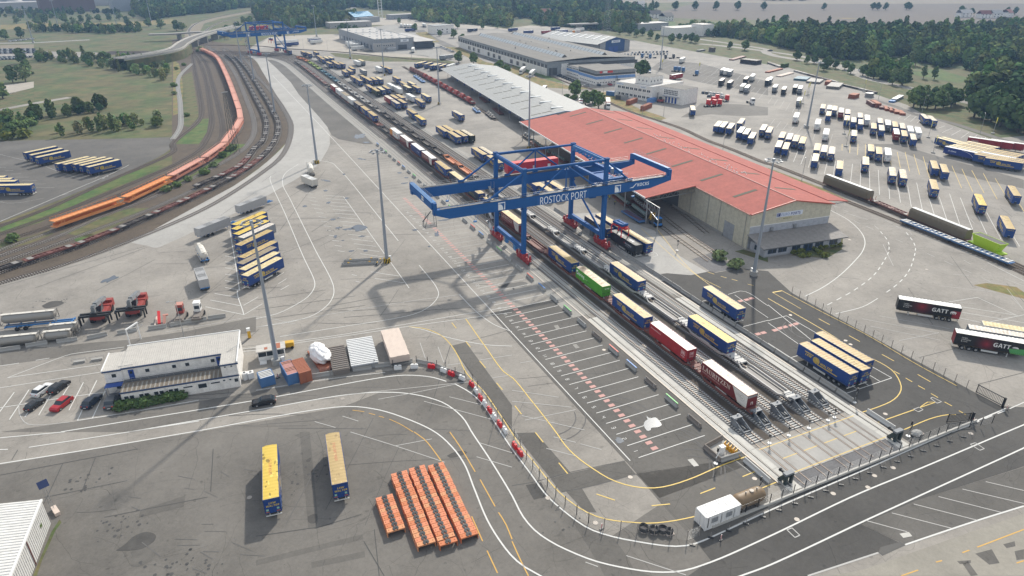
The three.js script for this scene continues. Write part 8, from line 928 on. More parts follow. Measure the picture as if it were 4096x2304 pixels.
tank('dull steel tank container on the blue chassis',lerp2([-48.8,-177],[-42.4,-178.5],0.45),1.36,12,'tankSteel','tank containers',{y: 1.2});tank('steel tank container behind the barrier, left',[-47.2,-168.6],1.36,9,'tankSteel','tank containers');tank('brown tank container behind the barrier, front of pair',[-39,-167.2],1.36,6.1,'tankSteel','tank containers');tank('brown tank container behind the barrier, rear of pair',[-38.1,-170.4],1.36,6.1,'tankSteel','tank containers');
tank('cream tank container parked in the bay, further one',[-6.4,-204.5],0.12,9,'tankCream','cream tanks',{y: 0.9});tank('white tank trailer beside the striped mast',[38.2,-280.2],-0.1,9.5,'tankCream','cream tanks',{y: 1.1});
function skeletal(label,p,turn,L,m) {const t=thing('container_chassis',label,'chassis trailer',[p[0],0,p[1]],turn,'container chassis');obj('frame',[bx(0.22,0.36,L,0.5,0.85,0),bx(0.22,0.36,L,-0.5,0.85,0),...[-0.48,-0.2,0.1,0.3,0.48].map((k)=>bx(2.4,0.18,0.25,0,1.0,k*L))],M[m],t);for (const z of [0.2,0.32]) for (const s of [-1,1]) share('wheel',wheelGeo,M.tyre,t).position.set(s,0.5,z*L);for (const s of [-0.7,0.7]) obj('landing_leg',bx(0.14,0.9,0.14,s,0,-L*0.22),M.palletBox,t);return t;}
skeletal('blue chassis trailer under the dull tank container',[-43.7,-176.2],-1.78,15,'chassisBlue');
[[[-2.6,-222],[1.6,-226.8],'nearer'],[[10.9,-231.8],[14,-238.1],'further']].forEach(([a,b,w],i)=>{const p=i?[11.3,-242.5] : lerp2([-6.1,-223.1],[1.6,-226.4],0.5);container('freight_container','grey freight container on blue chassis behind the slanted row, ' + w,p,-0.9 + Math.PI,12.2,2.44,2.6,'containerGrey','containerGrey',{y: 1.2,group: 'grey containers on chassis'});skeletal('blue chassis under the ' + w + ' grey container',[p[0] + Math.sin(0.9)*1.6,p[1] - Math.cos(0.9)*1.6],-0.9,15,'chassisBlue');});
container('freight_container','grey freight container parked in the bay below the tank',[-7.2,-184.7],0.1,9,2.44,2.6,'containerGrey','containerGrey',{y: 0.9});skeletal('chassis under the grey container in the bay',[-7.2,-184.7],0.1,9.5,'chassisBlue');container('freight_container','white freight container on the open yard beside the tank',[34.9,-263.7],0.32,9,2.44,2.6,'tankCream','boxWhite',{y: 0.9});skeletal('chassis under the white container on the open yard',[34.9,-263.7],0.32,9.5,'greyDark');skeletal('chassis under the cream tank in the bay',[-6.4,-204.5],0.12,9.6,'chassisBlue');skeletal('chassis under the white tank by the mast',[38.2,-280.2],-0.1,10,'greyDark');
// goods by the fence
container('site_container','small blue site container with rusty white roof',[2.81,-128.21],0.12,3.0,2.9,2.3,'containerBlue','boxWhite');container('site_container','blue container with rusty pink roof',[7.62,-128.23],0.12,6.0,2.44,2.6,'containerBlue','rustPink');container('site_container','rust red container right of the blue one',[10.02,-127.75],0.12,6.0,2.5,2.7,'rustRed','rustRed');
{const rack=(label,a,b,c,m,n,H)=>{const w=len2(sub2(a,b)),L=len2(sub2(b,c)),ctr=lerp2(a,c,0.5),t=thing('panel_stack',label,'stack',[ctr[0],0,ctr[1]],heading(c,b));for (let k=0;k<n;k++) obj('ribbed_panel',[bx(w,0.16,L/n*0.45,0,H,-L/2 + (k + 0.5)*L/n)],M[m],t);obj('sheet',[bx(w,0.06,L,0,H - 0.06,0),bx(w*0.94,H - 0.1,L*0.96,0,0,0)],M[m==='boxWhite'?'wallGrey' : 'concreteBrown'],t);};
  rack('stack of brown rusty ribbed panels behind the fence',[16.89,-135.29],[20.44,-134.6],[19.46,-124.19],'concreteBrown',13,1.3);rack('stack of white ribbed panels behind the fence',[21.33,-136.63],[27.16,-135.92],[25.7,-124.11],'boxWhite',16,1.3);
  const t=thing('covered_trailer','low trailer under a beige wrinkled tarpaulin by the lane','trailer',[...(()=>{const p=lerp2([31.42,-135.99],[30.05,-121.98],0.5);return [p[0],0,p[1]];})()],heading([30.05,-121.98],[31.42,-135.99]));const g=new THREE.BoxGeometry(4.2,1.5,12.4,10,3,24),q=g.attributes.position;for (let i=0;i<q.count;i++) {const k=hash(Math.round(q.getX(i)*7),Math.round(q.getZ(i)*7),5)*0.16;q.setXYZ(i,q.getX(i)*(1 + k*0.2),q.getY(i) + (q.getY(i)>0.6?k : 0),q.getZ(i));} g.computeVertexNormals();g.translate(0,1.75,0);obj('tarpaulin',g,M.beige,t);obj('deck',bx(3.9,0.5,12.2,0,0.6,0),M.steelDark,t);for (const z of [-4,3,4.4]) for (const s of [-1.6,1.6]) share('wheel',wheelGeo,M.tyre,t).position.set(s,0.5,z);
  const p=[14.71,-132.76],b=thing('tarped_machine','machine bundled in white tarpaulin on a red platform','bundle',[p[0],0,p[1]],0.12),s=new THREE.SphereGeometry(1,26,18),z=s.attributes.position;for (let i=0;i<z.count;i++) {const k=0.86 + 0.3*hash(Math.round(z.getX(i)*5),Math.round(z.getY(i)*5),Math.round(z.getZ(i)*5));z.setXYZ(i,z.getX(i)*2.0*k,Math.max(-0.9,z.getY(i))*1.6*k + 1.7,z.getZ(i)*4.0*k);} s.computeVertexNormals();obj('tarpaulin',s,M.tarp,b);obj('platform',[bx(3.4,0.5,9.6,0,0.1,0.6),bx(3.3,0.1,2.0,0,0.6,4.2)],M.rustRed,b);}
{const p=[4.99,-137.27],t=thing('guard_hut','glazed guard hut with rusty white roof behind the mast','hut',[p[0],0,p[1]],-0.1);obj('base',bx(5.6,1.0,2.6,0,0,-1.4),M.boxWhite,t);obj('glazing',bx(5.5,1.3,2.5,0,1.0,-1.4),M.glass,t);obj('corner_post',[...[-2.75,-1,1,2.75].flatMap((x)=>[bx(0.1,1.3,0.1,x,1,-0.1),bx(0.1,1.3,0.1,x,1,-2.7)])],M.boxWhite,t);obj('roof',[bx(6.2,0.22,3.2,0,2.3,-1.4)],M.roofWhiteRib,t);obj('rust_patch',[bx(0.9,0.02,2.4,1.6,2.53,-1.4),bx(0.7,0.02,1.0,-1.0,2.53,-1.0)],M.rustRed,t);obj('step',bx(1.4,0.2,1.4,-1.9,0,0.8),M.boxWhite,t);const y=[9,-141],q=thing('yellow_sweeper','small yellow machine behind the guard hut','machine',[y[0],0,y[1]],1.4);obj('body',[new RoundedBoxGeometry(1.4,1.2,2.6,2,0.15).translate(0,1.0,0)],M.yellowPaint,q);for (const [x,z] of [[-0.6,-0.9],[0.6,-0.9],[-0.6,0.9],[0.6,0.9]]) share('wheel',cylX(0.35,0.3,x,0.35,z),M.tyre,q);}
{const p=[1.4,-149.5],t=thing('yellow_kiosk','yellow and white card reader post by the office','kiosk',[p[0],0,p[1]]);obj('column',bx(0.7,1.9,0.5,0,0,0),M.yellowPaint,t);obj('screen_box',bx(0.8,0.7,0.6,0,1.9,0),M.boxWhite,t);const g=[-23.9,-156.8],r=thing('portal_frame','white portal frame with cameras behind the office','portal',[g[0],0,g[1]],0.9);r.scale.setScalar(0.62);obj('beam',[beam([0,7.0,0],[6,7.0,0],0.5,0.5)],M.boxWhite,r);for (const x of [0.2,5.6]) obj('post',bx(0.36,7,0.36,x,0,0),M.boxWhite,r);obj('arm',[beam([1,7,0],[1,7,3.2],0.12,0.12),beam([5,7,0],[5,7,3.2],0.12,0.12),beam([1,7,3.2],[5,7,3.2],0.12,0.12)],M.galv,r);[...[[-1.18,-131.69],[0.03,-131.75]]].forEach((k,i)=>{const c=thing('water_tank','white plastic tank beside the office, ' + (i?'right' : 'left'),'tank',[k[0],0,k[1]],0,'white tanks by the office');obj('tank',[i?bx(1.2,1.4,1.2,0,0,0) : cyl(0.6,0.6,1.6,0,0,0,14)],M.boxWhite,c);obj('lid',cyl(0.25,0.25,0.1,0,i?1.4 : 1.6,0,10),M.greyDark,c);});
  const s=[-32.86,-104.53],m=thing('solar_mast','lattice mast with dark solar panel beside the tent','solar mast',[s[0],0,s[1]],0.4);m.scale.setScalar(0.75);obj('lattice',[...[-0.25,0.25].flatMap((x)=>[-0.25,0.25].map((z)=>bar([x,0,z],[x,7,z],0.03,4))),...[...Array(9)].flatMap((_,k)=>[bar([-0.25,k*0.78,0.25],[0.25,k*0.78 + 0.78,0.25],0.02,4),bar([-0.25,k*0.78,-0.25],[-0.25,k*0.78 + 0.78,0.25],0.02,4)])],M.galv,m);const sp=obj('solar_panel',[bx(1.9,0.08,1.6,0,0,0).rotateX(0.9).translate(0,7.6,0)],M.bodyNavy,m);obj('panel_frame',[bx(2.0,0.05,0.06,0,0,0).rotateX(0.9).translate(0,8.2,-0.5)],M.galv,sp);obj('ballast_block',[bx(1.0,0.8,3.0,0.3,0,0.6)],M.beige,m);}
[...[[-33.7,-153.9],[-30.3,-153.4]]].forEach((k,i)=>{const t=thing('crash_guard','low steel crash guard on the traffic island, ' + (i?'right' : 'left'),'crash guard',[k[0],0,k[1]],-0.1,'crash guards');obj('block',bx(2.2,0.45,0.7,0,0,0),M.concreteGrey,t);obj('rail',[bar([-1.4,0.95,0],[1.4,0.95,0],0.04,5),bar([-1.4,0.45,0],[-1.4,0.95,0],0.04,5),bar([1.4,0.45,0],[1.4,0.95,0],0.04,5)],M.galv,t);});
// parked spreader racks by the striped mast
[[34.6,-180.3],[35.7,-182.5],[40.1,-178.9]].forEach((p,i)=>{const t=thing('spreader_rack',['front','rear','short'][i] + ' grey pierced steel rack lying by the striped mast','steel rack',[p[0],0,p[1]],-0.28 + (i===2?1.2 : 0),'steel racks');const L=i===2?4 : 10;for (const s of [-0.4,0.4]) obj('side_plate',[bx(L,0.55,0.1,0,0.15,s)],M.galv,t);for (let k=0;k<9;k++) obj('rung',bx(0.25,0.2,0.8,-L/2 + 0.5 + k*(L - 1)/8,0.55,0),M.greyDark,t);obj('yellow_hook',[bx(0.5,0.2,0.3,L*0.3,0.75,0),bx(0.5,0.2,0.3,-L*0.3,0.75,0)],M.yellowPaint,t);});
// box wagons, hopper and flats on the right
const onLine=(path,p)=>along(path,p);
function boxcar(label,dist) {const [p,h]=onTrack(boxTrack,dist,22),t=thing('box_wagon',label,'rail wagon',[p[0],0.2,p[1]],h,'round roofed box wagons'),L=22;const s=new THREE.Shape();s.moveTo(-1.4,1.1);s.lineTo(1.4,1.1);s.lineTo(1.42,2.9);s.bezierCurveTo(1.3,4.1,0.6,4.2,0,4.2);s.bezierCurveTo(-0.6,4.2,-1.3,4.1,-1.42,2.9);const g=new THREE.ExtrudeGeometry(s,{depth: L,bevelEnabled: false,curveSegments: 8});g.translate(0,0,-L/2);obj('sliding_wall',g,M.boxcarTan,t);for (let k=0;k<20;k++) obj('rib',[bx(2.92,2.4,0.1,0,1.2,-L/2 + 0.6 + k*1.09)],M.boxcarTan,t);obj('roof_strip',[bx(1.5,0.06,L,0,4.18,0)],M.boxcarRoof,t);obj('end_plate',[bx(2.6,2.6,0.1,0,1.2,L/2 + 0.05)],M.boxcarRoof,t);obj('frame',[bx(2.6,0.3,L + 0.6,0,0.85,0)],M.wagonBrown,t);for (const z of [-8,8]) share('bogie',bogieGeo,M.chassis,t).position.z=z;return t;}
boxcar('tan round roofed box wagon beside the red hall corner',onLine(boxTrack,[217.2,-168.5]));boxcar('tan box wagon with green scrawls behind the blue flats',onLine(boxTrack,[214.1,-127.5]));
{const [p,h]=onTrack(boxTrack,onLine(boxTrack,[215.4,-147.8]),18),t=place(flatProto('wagonRust',18),p,h,'empty rusty flat wagon between the two box wagons','rail wagon');for (const z of [-8.6,8.6]) for (const s of [-1.2,1.2]) share('stanchion',bx(0.12,1.2,0.12,s,1.2,z),M.wagonOrange,t);}
{const [p,h]=onTrack(boxTrack,onLine(boxTrack,[212.6,-109.5]),11),t=thing('hopper_wagon','lime green hopper wagon at the right edge','rail wagon',[p[0],0.2,p[1]],h);const s=new THREE.Shape();[[-1.3,0.9],[1.3,0.9],[1.5,3.9],[-1.5,3.9]].forEach((q,i)=>i?s.lineTo(...q) : s.moveTo(...q));const g=new THREE.ExtrudeGeometry(s,{depth: 9.6,bevelEnabled: false}),q=g.attributes.position;g.translate(0,0,-4.8);for (let i=0;i<q.count;i++) if (q.getY(i)<2) q.setZ(i,q.getZ(i)*0.74);g.computeVertexNormals();obj('hopper',g,M.lime,t);obj('load',bx(2.7,0.06,9.2,0,3.9,0),M.tar,t);obj('rim',[bx(0.12,0.25,9.8,1.5,3.78,0),bx(0.12,0.25,9.8,-1.5,3.78,0),bx(3,0.25,0.12,0,3.78,4.85),bx(3,0.25,0.12,0,3.78,-4.85)],M.lime,t);obj('frame',bx(2.6,0.35,11.4,0,0.9,0),M.lime,t);for (const z of [-3.8,3.8]) share('bogie',bogieGeo,M.chassis,t).position.z=z;}
[[208.9,-128.2,'further'],[206.6,-108.8,'nearer']].forEach(([x,z,w])=>{const [p,h]=onTrack(flatTrack,onLine(flatTrack,[x,z]),19),t=place(flatProto('containerBlue',19.4),p,h,'blue flat wagon with white frame top, ' + w + ' one','rail wagon','blue flat wagons');for (let k=0;k<12;k++) share('white_cleat',bx(2.5,0.08,0.3,0,1.3,-8.8 + k*1.6),M.boxWhite,t);for (const s of [-1.15,1.15]) share('white_edge',bx(0.2,0.08,18.6,s,1.29,0),M.boxWhite,t);});
// coil wagons beside the transit hall and coils under the canopy
{let d=onLine(coilTrack,[160.6,-537.4]);for (let i=0;i<12;i++,d += 12.6) {const [p,h]=onTrack(coilTrack,d + 6,12),t=thing('coil_wagon',(i<3?'brown closed' : 'red half open') + ' coil wagon beside the grey hall, ' + ord(i + 1) + ' from the far end','rail wagon',[p[0],0.2,p[1]],h,'coil wagons');const g=new THREE.CylinderGeometry(1.5,1.5,i<3?11.4 : 5.4,14,1,false,0,Math.PI);g.rotateX(Math.PI/2);g.rotateZ(Math.PI/2);g.scale(1,1.5,1);g.translate(0,1.2,i<3?0 : 2.8);obj('hood',g,M[i<3?'wagonBrown' : 'hoodRed'],t);obj('deck',bx(2.7,0.3,12,0,0.9,0),M.hoodRed,t);if (i >= 3) {for (let k=0;k<3;k++) obj('hoop',new THREE.TorusGeometry(1.55,0.08,5,14,Math.PI).translate(0,1.2,0.4 - k*2.2),M.hoodRed,t);obj('cradle',bx(1.8,0.5,5,0,1.2,-3),M.wagonDark,t);} for (const z of [-4.2,4.2]) share('bogie',bogieGeo,M.chassis,t).position.z=z;}}
function coils(where,a,b,n,m,deck='wagonRust') {const h=heading(a,b),L=len2(sub2(a,b)),c=mid(a,b),t=thing('roll_trailer','flat roll trailer ' + where,'roll trailer',[c[0],0,c[1]],h,'roll trailers');obj('deck',[bx(2.7,0.35,L + 1,0,0.6,0),bx(0.2,0.5,L,1.2,0.3,0),bx(0.2,0.5,L,-1.2,0.3,0)],M[deck],t);for (const z of [L*0.3,L*0.36]) share('wheels',cylX(0.3,2.2,0,0.3,z),M.tyre,t);for (let i=0;i<n;i++) {const p=lerp2(a,b,(i + 0.5)/n),q=thing('steel_coil',(m==='coil'?'grey' : 'green wrapped') + ' steel coil ' + where + ', ' + ord(i + 1) + ' from the near end','steel coil',[p[0],1.0,p[1]],h,'steel coils');const g=new THREE.TorusGeometry(0.44,0.26,8,16);g.scale(1,1,1.9);g.translate(0,0.7,0);obj('winding',g,M[m],q);obj('strap',bx(1.44,0.06,0.5,0,0.66,0),M[m==='coil'?'greyDark' : 'beige'],q);}}
coils('under the canopy by the workers',[133.7,-189.6],[135.7,-201],12,'coilGreen');coils('behind the blue tractor',[132.4,-176.9],[134.1,-187.3],11,'coilGreen','wagonDark');coils('in the canopy shade, middle row',[136.4,-182.9],[138.6,-193],6,'coil');coils('in the canopy shade, rear row',[140.4,-183.7],[141.8,-195.9],9,'coilGreen');coils('under the far end of the canopy',[141.1,-249.1],[141.9,-262.9],7,'coilGreen');coils('at the canopy edge, front',[141,-263.3],[144.5,-288.5],8,'coilGreen');coils('left of the canopy mast',[145.8,-292.9],[146.6,-301.5],3,'coil','wagonDark');coils('beside the far coil wagons',[151.9,-478.2],[155.1,-509.4],4,'tankCream','containerBlue');coils('beside the near coil wagons',[147.4,-363.7],[149.6,-375.3],3,'tankCream','containerBlue');coils('right of the last coil wagon',[148.8,-345.3],[151,-359],3,'tankCream','wagonDark');coils('empty deck along the transit hall',[157.1,-353.1],[160.3,-370.3],0,'coil');coils('with tan plates before the transit hall',[163.7,-388.9],[166.1,-406],0,'coil');
{const a=[129,-176],b=[129.4,-184.2],t=thing('flat_trailer','empty blue flat trailer with wooden beams near the canopy','flat trailer',[...(()=>{const c=lerp2(a,b,0.45);return [c[0],0,c[1]];})()],heading(a,b));obj('deck',[bx(2.6,0.4,12,0,0.5,0)],M.containerBlue,t);for (let k=0;k<9;k++) obj('timber',bx(1.9,0.14,0.5,0,0.9,-5 + k*1.2),M.wagonBrown,t);obj('wheels',[cylX(0.35,2.3,0,0.35,4),cylX(0.35,2.3,0,0.35,5)],M.tyre,t);
  const p=[132.1,-170.9],q=thing('terminal_tractor','blue cabbed terminal tractor coupled to coils by the canopy post','terminal tractor',[p[0],0,p[1]],3.0);const c=obj('cab',[bx(1.9,1.7,1.7,0,1.3,-1.6)],M.glass,q);obj('cab_roof',bx(2.0,0.3,1.8,0,3.0,-1.6),M.capBlue,c);obj('cab_base',bx(2.2,0.7,2.0,0,0.7,-1.6),M.capBlue,c);obj('chassis',[bx(2.4,0.5,5.4,0,0.6,0.4)],M.greyDark,q);obj('gooseneck',[bx(0.3,2.4,0.3,0.7,1.0,2.2),bx(0.3,2.4,0.3,-0.7,1.0,2.2),bx(1.8,0.3,0.3,0,3.2,2.2),beam([0.7,3.2,2.2],[0.7,1,3.6],0.2,0.2),beam([-0.7,3.2,2.2],[-0.7,1,3.6],0.2,0.2)],M.yellowPaint,q);for (const [x,z] of [[-1.1,-1.8],[1.1,-1.8],[-1.1,1.6],[1.1,1.6]]) share('wheel',cylX(0.6,0.5,x,0.6,z),M.tyre,q);}
// two workers by the canopy
[[[131.2,-194.4],0.4],[[132.4,-199.8],-0.6]].forEach(([p,h],i)=>{const t=thing('person','person in yellow safety vest standing by the coils, ' + (i?'further' : 'nearer'),'person',[p[0],0,p[1]],h,'workers by the coils');const prof=[[0.0,1.8],[0.09,1.76],[0.115,1.66],[0.09,1.55],[0.06,1.5],[0.21,1.44],[0.23,1.2],[0.18,1.0],[0.2,0.85]];const arm=(s)=>[beam([s*0.22,1.42,0],[s*0.3,1.1,0.03],0.1,0.1),beam([s*0.3,1.1,0.03],[s*0.27,0.82,-0.08],0.08,0.08)],leg=(s)=>[beam([s*0.1,0.9,0],[s*0.12,0.48,-0.03],0.16,0.16),beam([s*0.12,0.48,-0.03],[s*0.12,0.04,0.03],0.12,0.12),bx(0.11,0.08,0.28,s*0.12,0,-0.05)];obj('body',[new THREE.LatheGeometry(prof.map((q)=>new THREE.Vector2(...q)),12).scale(1,1,0.7),...arm(-1),...arm(1),...leg(-1),...leg(1)],M.carBlue,t);obj('vest',[new THREE.CylinderGeometry(0.235,0.215,0.5,12,1,true).scale(1,1,0.75).translate(0,1.18,0)],M.signYellow,t);obj('helmet',[new THREE.SphereGeometry(0.13,12,8).translate(0,1.74,0)],M.boxWhite,t);obj('face',[new THREE.SphereGeometry(0.1,10,8).translate(0,1.66,-0.035)],M.rustPink,t);});
// row signs in the right park
[[[365.8,-326.9],'S 06'],[[362.2,-324.6],'S 05'],[[339,-305.9],'S 04'],[[315.8,-287.1],'S 01'],[[296.5,-237.8],'W 05'],[[276.5,-219.3],'W 03'],[[408.1,-319.4],'D 02'],[[328.4,-214.8],'D 04'],[[366.2,-206.7],'D 06'],[[303.1,-194.1],'G 03'],[[348.3,-462.2],'S 08'],[[361.6,-432.7],'S 07']].sort((a,b)=>b[0][1] - a[0][1]).forEach(([p,n],i)=>{const t=thing('row_sign','yellow row sign reading ' + n + ', ' + ord(i + 1) + ' from the camera','sign',[p[0],0,p[1]],0.62,'yellow row signs');obj('foot',bx(1.6,0.5,1.6,0,0,0),M.concreteGrey,t);obj('pole',cyl(0.1,0.1,6.4,0,0,0,6),M.galv,t);const b=obj('board',bx(2.0,2.6,0.12,0,5.4,0.1),M.signYellow,t);obj('lettering',plate(1.9,2.4,0,6.7,0.18),fm('row' + n,canvasTex(64,80,(x)=>{x.fillStyle='#dcd414';x.fillRect(0,0,64,80);x.fillStyle='#33321a';x.font='bold 36px sans-serif';x.textAlign='center';const [a,d]=n.split(' ');x.fillText(a,32,36);x.fillText(d,32,72);})),b);});
// stacks of racks beyond the right park
[[[422.8,-415.8],26,3,1.0,'rustRed',-1.2],[[415.3,-396.7],24,4,0.8,'beige',-1.2],[[446.8,-428.8],9,3,3.0,'grassFresh',-1.2],[[410.6,-375.4],14,9,1.4,'wagonTeal',-1.0],[[410.4,-363.1],16,9,1.4,'wagonGrey',-1.0],[[406.3,-341.7],20,8,1.8,'wagonGrey',-1.0],[[410.2,-351.3],8,3,2.6,'rustRed',-1.0],[[383.9,-306.9],8,4,2.6,'rustRed',-1.2],[[395.9,-305.1],5,4,2.6,'galv',-1.2],[[373.4,-284.8],12,3,2.2,'wagonRust',-0.6],[[374,-282.8],12,3,2.6,'rustRed',-0.6],[[371.7,-277.2],10,2.6,1.3,'wagonRust',-0.7],[[370.8,-272.7],10,2.6,1.3,'rustRed',-0.7],[[369.6,-268.4],10,2.6,1.3,'rustRed',-0.7],[[368.2,-264.4],10,2.6,1.3,'rustRed',-0.7],[[367.4,-260.2],10,2.6,1.3,'rustRed',-0.7],[[404.9,-291.5],18,3,1.6,'galv',-1.15],[[396.7,-288],10,3,1.0,'chassisBlue',-1.15],[[436,-456.5],15,9,3.4,'wagonDark',0.3],[[460.7,-535.8],5,4,4,'concreteBrown',0.2],[[448.2,-486],30,4,1,'wagonRust',-1.1],[[453.6,-543.4],12,3,1.5,'concreteGrey',-1.2]].sort((a,b)=>a[0][0] - b[0][0]).forEach(([p,L,W,H,m,a],i)=>{const t=thing('rack_stack','stack of stored steel racks along the far verge, ' + ord(i + 1) + ' from the left','rack stack',[p[0],0,p[1]],a,'stored racks along the verge'),n=Math.max(2,Math.round(H/0.5));for (let k=0;k<n;k++) obj('rack',[bx(W*0.98,H/n*0.5,0.3,0,k*H/n,-L/2),bx(W*0.98,H/n*0.5,0.3,0,k*H/n,L/2),bx(0.3,H/n*0.5,L,W/2,k*H/n,0),bx(0.3,H/n*0.5,L,-W/2,k*H/n,0),bx(W,H/n*0.22,L,0,(k + 0.72)*H/n,0)],M[m],t);});
[[[[435.5,-407],[420.8,-352]],'along the meadow, first'],[[[415.8,-344.1],[409.5,-310.6]],'along the meadow, second'],[[[449.6,-450.2],[441.3,-428.2]],'along the meadow, far']].forEach(([q,w])=>{const a=q[0],b=q[1],L=len2(sub2(a,b)),n=Math.round(L/9),t=thing('rail_stack','low row of stacked rails ' + w,'rail stack',[0,0,0]);for (let k=0;k<n;k++) {const c=lerp2(a,b,(k + 0.5)/n);obj('bundle',[bx(2.0,1.2,L/n*0.94,c[0],0,c[1],heading(a,b))],M[pick(['wagonDark','concreteBrown','wagonGrey'])],t);}});
// containers and machines by the white office block
[[[247.4,-379.8],'containerBlue',0.5,6],[[249.2,-377],'boxWhite',0.5,4],[[245.8,-365.3],'steelDark',0.5,7],[[259.7,-384.1],'wallPaleBlue',0.3,6],[[262.4,-380.9],'containerBlue',0.3,6],[[244.5,-351.5],'rustRed',-1.0,12],[[242.7,-333.7],'rustRed',-1.0,12],[[257.5,-349],'wallBand',-1.2,7],[[246.7,-363],'wallGrey',0.5,4]].forEach(([p,m,a,L],i)=>container('storage_container',{containerBlue: 'blue',boxWhite: 'white',steelDark: 'dark',wallPaleBlue: 'pale blue',rustRed: 'rust red',wallBand: 'bright blue',wallGrey: 'grey'}[m] + ' storage container by the white office block, ' + ord(i + 1) + ' from the left',p,a,L,2.44,2.6,m,m,{group: 'containers by the office block'}));
[[[275,-414.1],0.3],[[261.8,-347],0.6],[[348.3,-484.1],0.4],[[346.8,-497.9],0.4]].forEach(([p,a],i)=>{const t=thing('forklift','forklift with tall mast near the office blocks, ' + ord(i + 1),'forklift',[p[0],0,p[1]],a,'forklifts');obj('body',[bx(2.2,1.3,3.6,0,0.6,0.8)],M[i===1?'stackerRed' : 'greyDark'],t);obj('cab_frame',[bx(1.6,1.6,1.6,0,1.9,0.6)],M.glass,t);obj('mast',[bx(0.2,5.6,0.25,-0.7,0.2,-1.4),bx(0.2,5.6,0.25,0.7,0.2,-1.4),bx(1.6,0.2,0.2,0,5.6,-1.4),bx(1.6,0.2,0.2,0,2.8,-1.4)],M.greyDark,t);for (const [x,z] of [[-1,-0.6],[1,-0.6],[-1,2],[1,2]]) share('wheel',cylX(0.5,0.4,x,0.5,z),M.tyre,t);});
// warning posts
[[[60.61,-54.72],'on the road by the white container'],[[123.97,-57.2],'beside the lower gate'],[[134.22,-57.15],'beside the upper gate'],[[45.2,-64.28],'behind the fence bend'],[[5.1,-129.19],'beside the blue container']].forEach(([p,w])=>{const t=thing('warning_beacon','red and white warning beacon ' + w,'beacon',[p[0],0,p[1]],0.4,'warning beacons');obj('foot',bx(0.8,0.14,0.4,0,0,0),M.plateBlack,t);obj('panel',bx(0.26,0.95,0.05,0,0.14,0),M.barrierWhite,t);obj('red_stripe',[bx(0.27,0.16,0.06,0,0.3,0),bx(0.27,0.16,0.06,0,0.62,0),bx(0.27,0.16,0.06,0,0.92,0)],M.barrierRed,t);});
{const p=[110.78,-59.29],t=thing('boulder','large pale boulder behind the road fence','boulder',[p[0],0,p[1]]);t.scale.setScalar(0.75);const g=new THREE.IcosahedronGeometry(1,3),q=g.attributes.position;for (let i=0;i<q.count;i++) {const k=0.9 + 0.2*hash(Math.round(q.getX(i)*3),Math.round(q.getY(i)*3),Math.round(q.getZ(i)*3));q.setXYZ(i,q.getX(i)*1.5*k,q.getY(i)*0.8*k + 0.5,q.getZ(i)*1.1*k);} g.computeVertexNormals();obj('stone',g,M.concreteGrey,t);obj('chip',new THREE.IcosahedronGeometry(0.3,1).translate(1.6,0.2,0.6),M.beige,t);}
// lattice mast on the sidings and pylon
[[[12.5,-328.9],27,'green','on the sidings beside the car carriers'],[[467.7,-736.6],60,'grey','behind the big warehouse']].forEach(([p,H,c,w])=>{const t=thing('lattice_tower',c + ' steel lattice tower ' + w,'lattice tower',[p[0],0,p[1]],0.5),r=H/18,gs=[],n=Math.round(H/2.4);for (const [x,z] of [[1,1],[1,-1],[-1,-1],[-1,1]]) gs.push(bar([x*r,0,z*r],[x*0.5,H,z*0.5],0.09,4));obj('leg_frame',gs,M[c==='green'?'stopDark' : 'galv'],t);const b=[];for (let k=0;k<n;k++) {const f=(y)=>r + (0.5 - r)*y/H,y0=k*H/n,y1=(k + 1)*H/n,a=f(y0),d=f(y1);for (const [s,q] of [[1,1],[1,-1],[-1,-1],[-1,1]]) {const e=s*q>0?[s,-q] : [-s,q];b.push(bar([s*a,y0,q*a],[e[0]*d,y1,e[1]*d],0.05,4));}} obj('bracing',b,M[c==='green'?'stopDark' : 'galv'],t);obj('head',[bx(3.0,0.3,0.4,0,H,0)],M.galv,t);});
// gulls resting on the red roof
{const gg=joined([new THREE.SphereGeometry(0.16,8,6).scale(0.8,0.8,1.6).translate(0,0.22,0),new THREE.SphereGeometry(0.08,6,5).translate(0,0.36,-0.24),bx(0.03,0.12,0.03,0.05,0,0),bx(0.03,0.12,0.03,-0.05,0,0)]);for (let i=0;i<60;i++) {const c=Math.cos(-0.098),s=Math.sin(-0.098),x=rr(15.5,22),z=-rr(28,95),y=14.2 - (x - 15)/15.5*2.8 + 0.02,t=thing('gull','white gull resting on the far slope of the red roof','gull',[145 + x*c + z*s,y,-142 - x*s + z*c],rnd()*6,'gulls on the red roof');share('body',gg,M.barrierWhite,t);}}
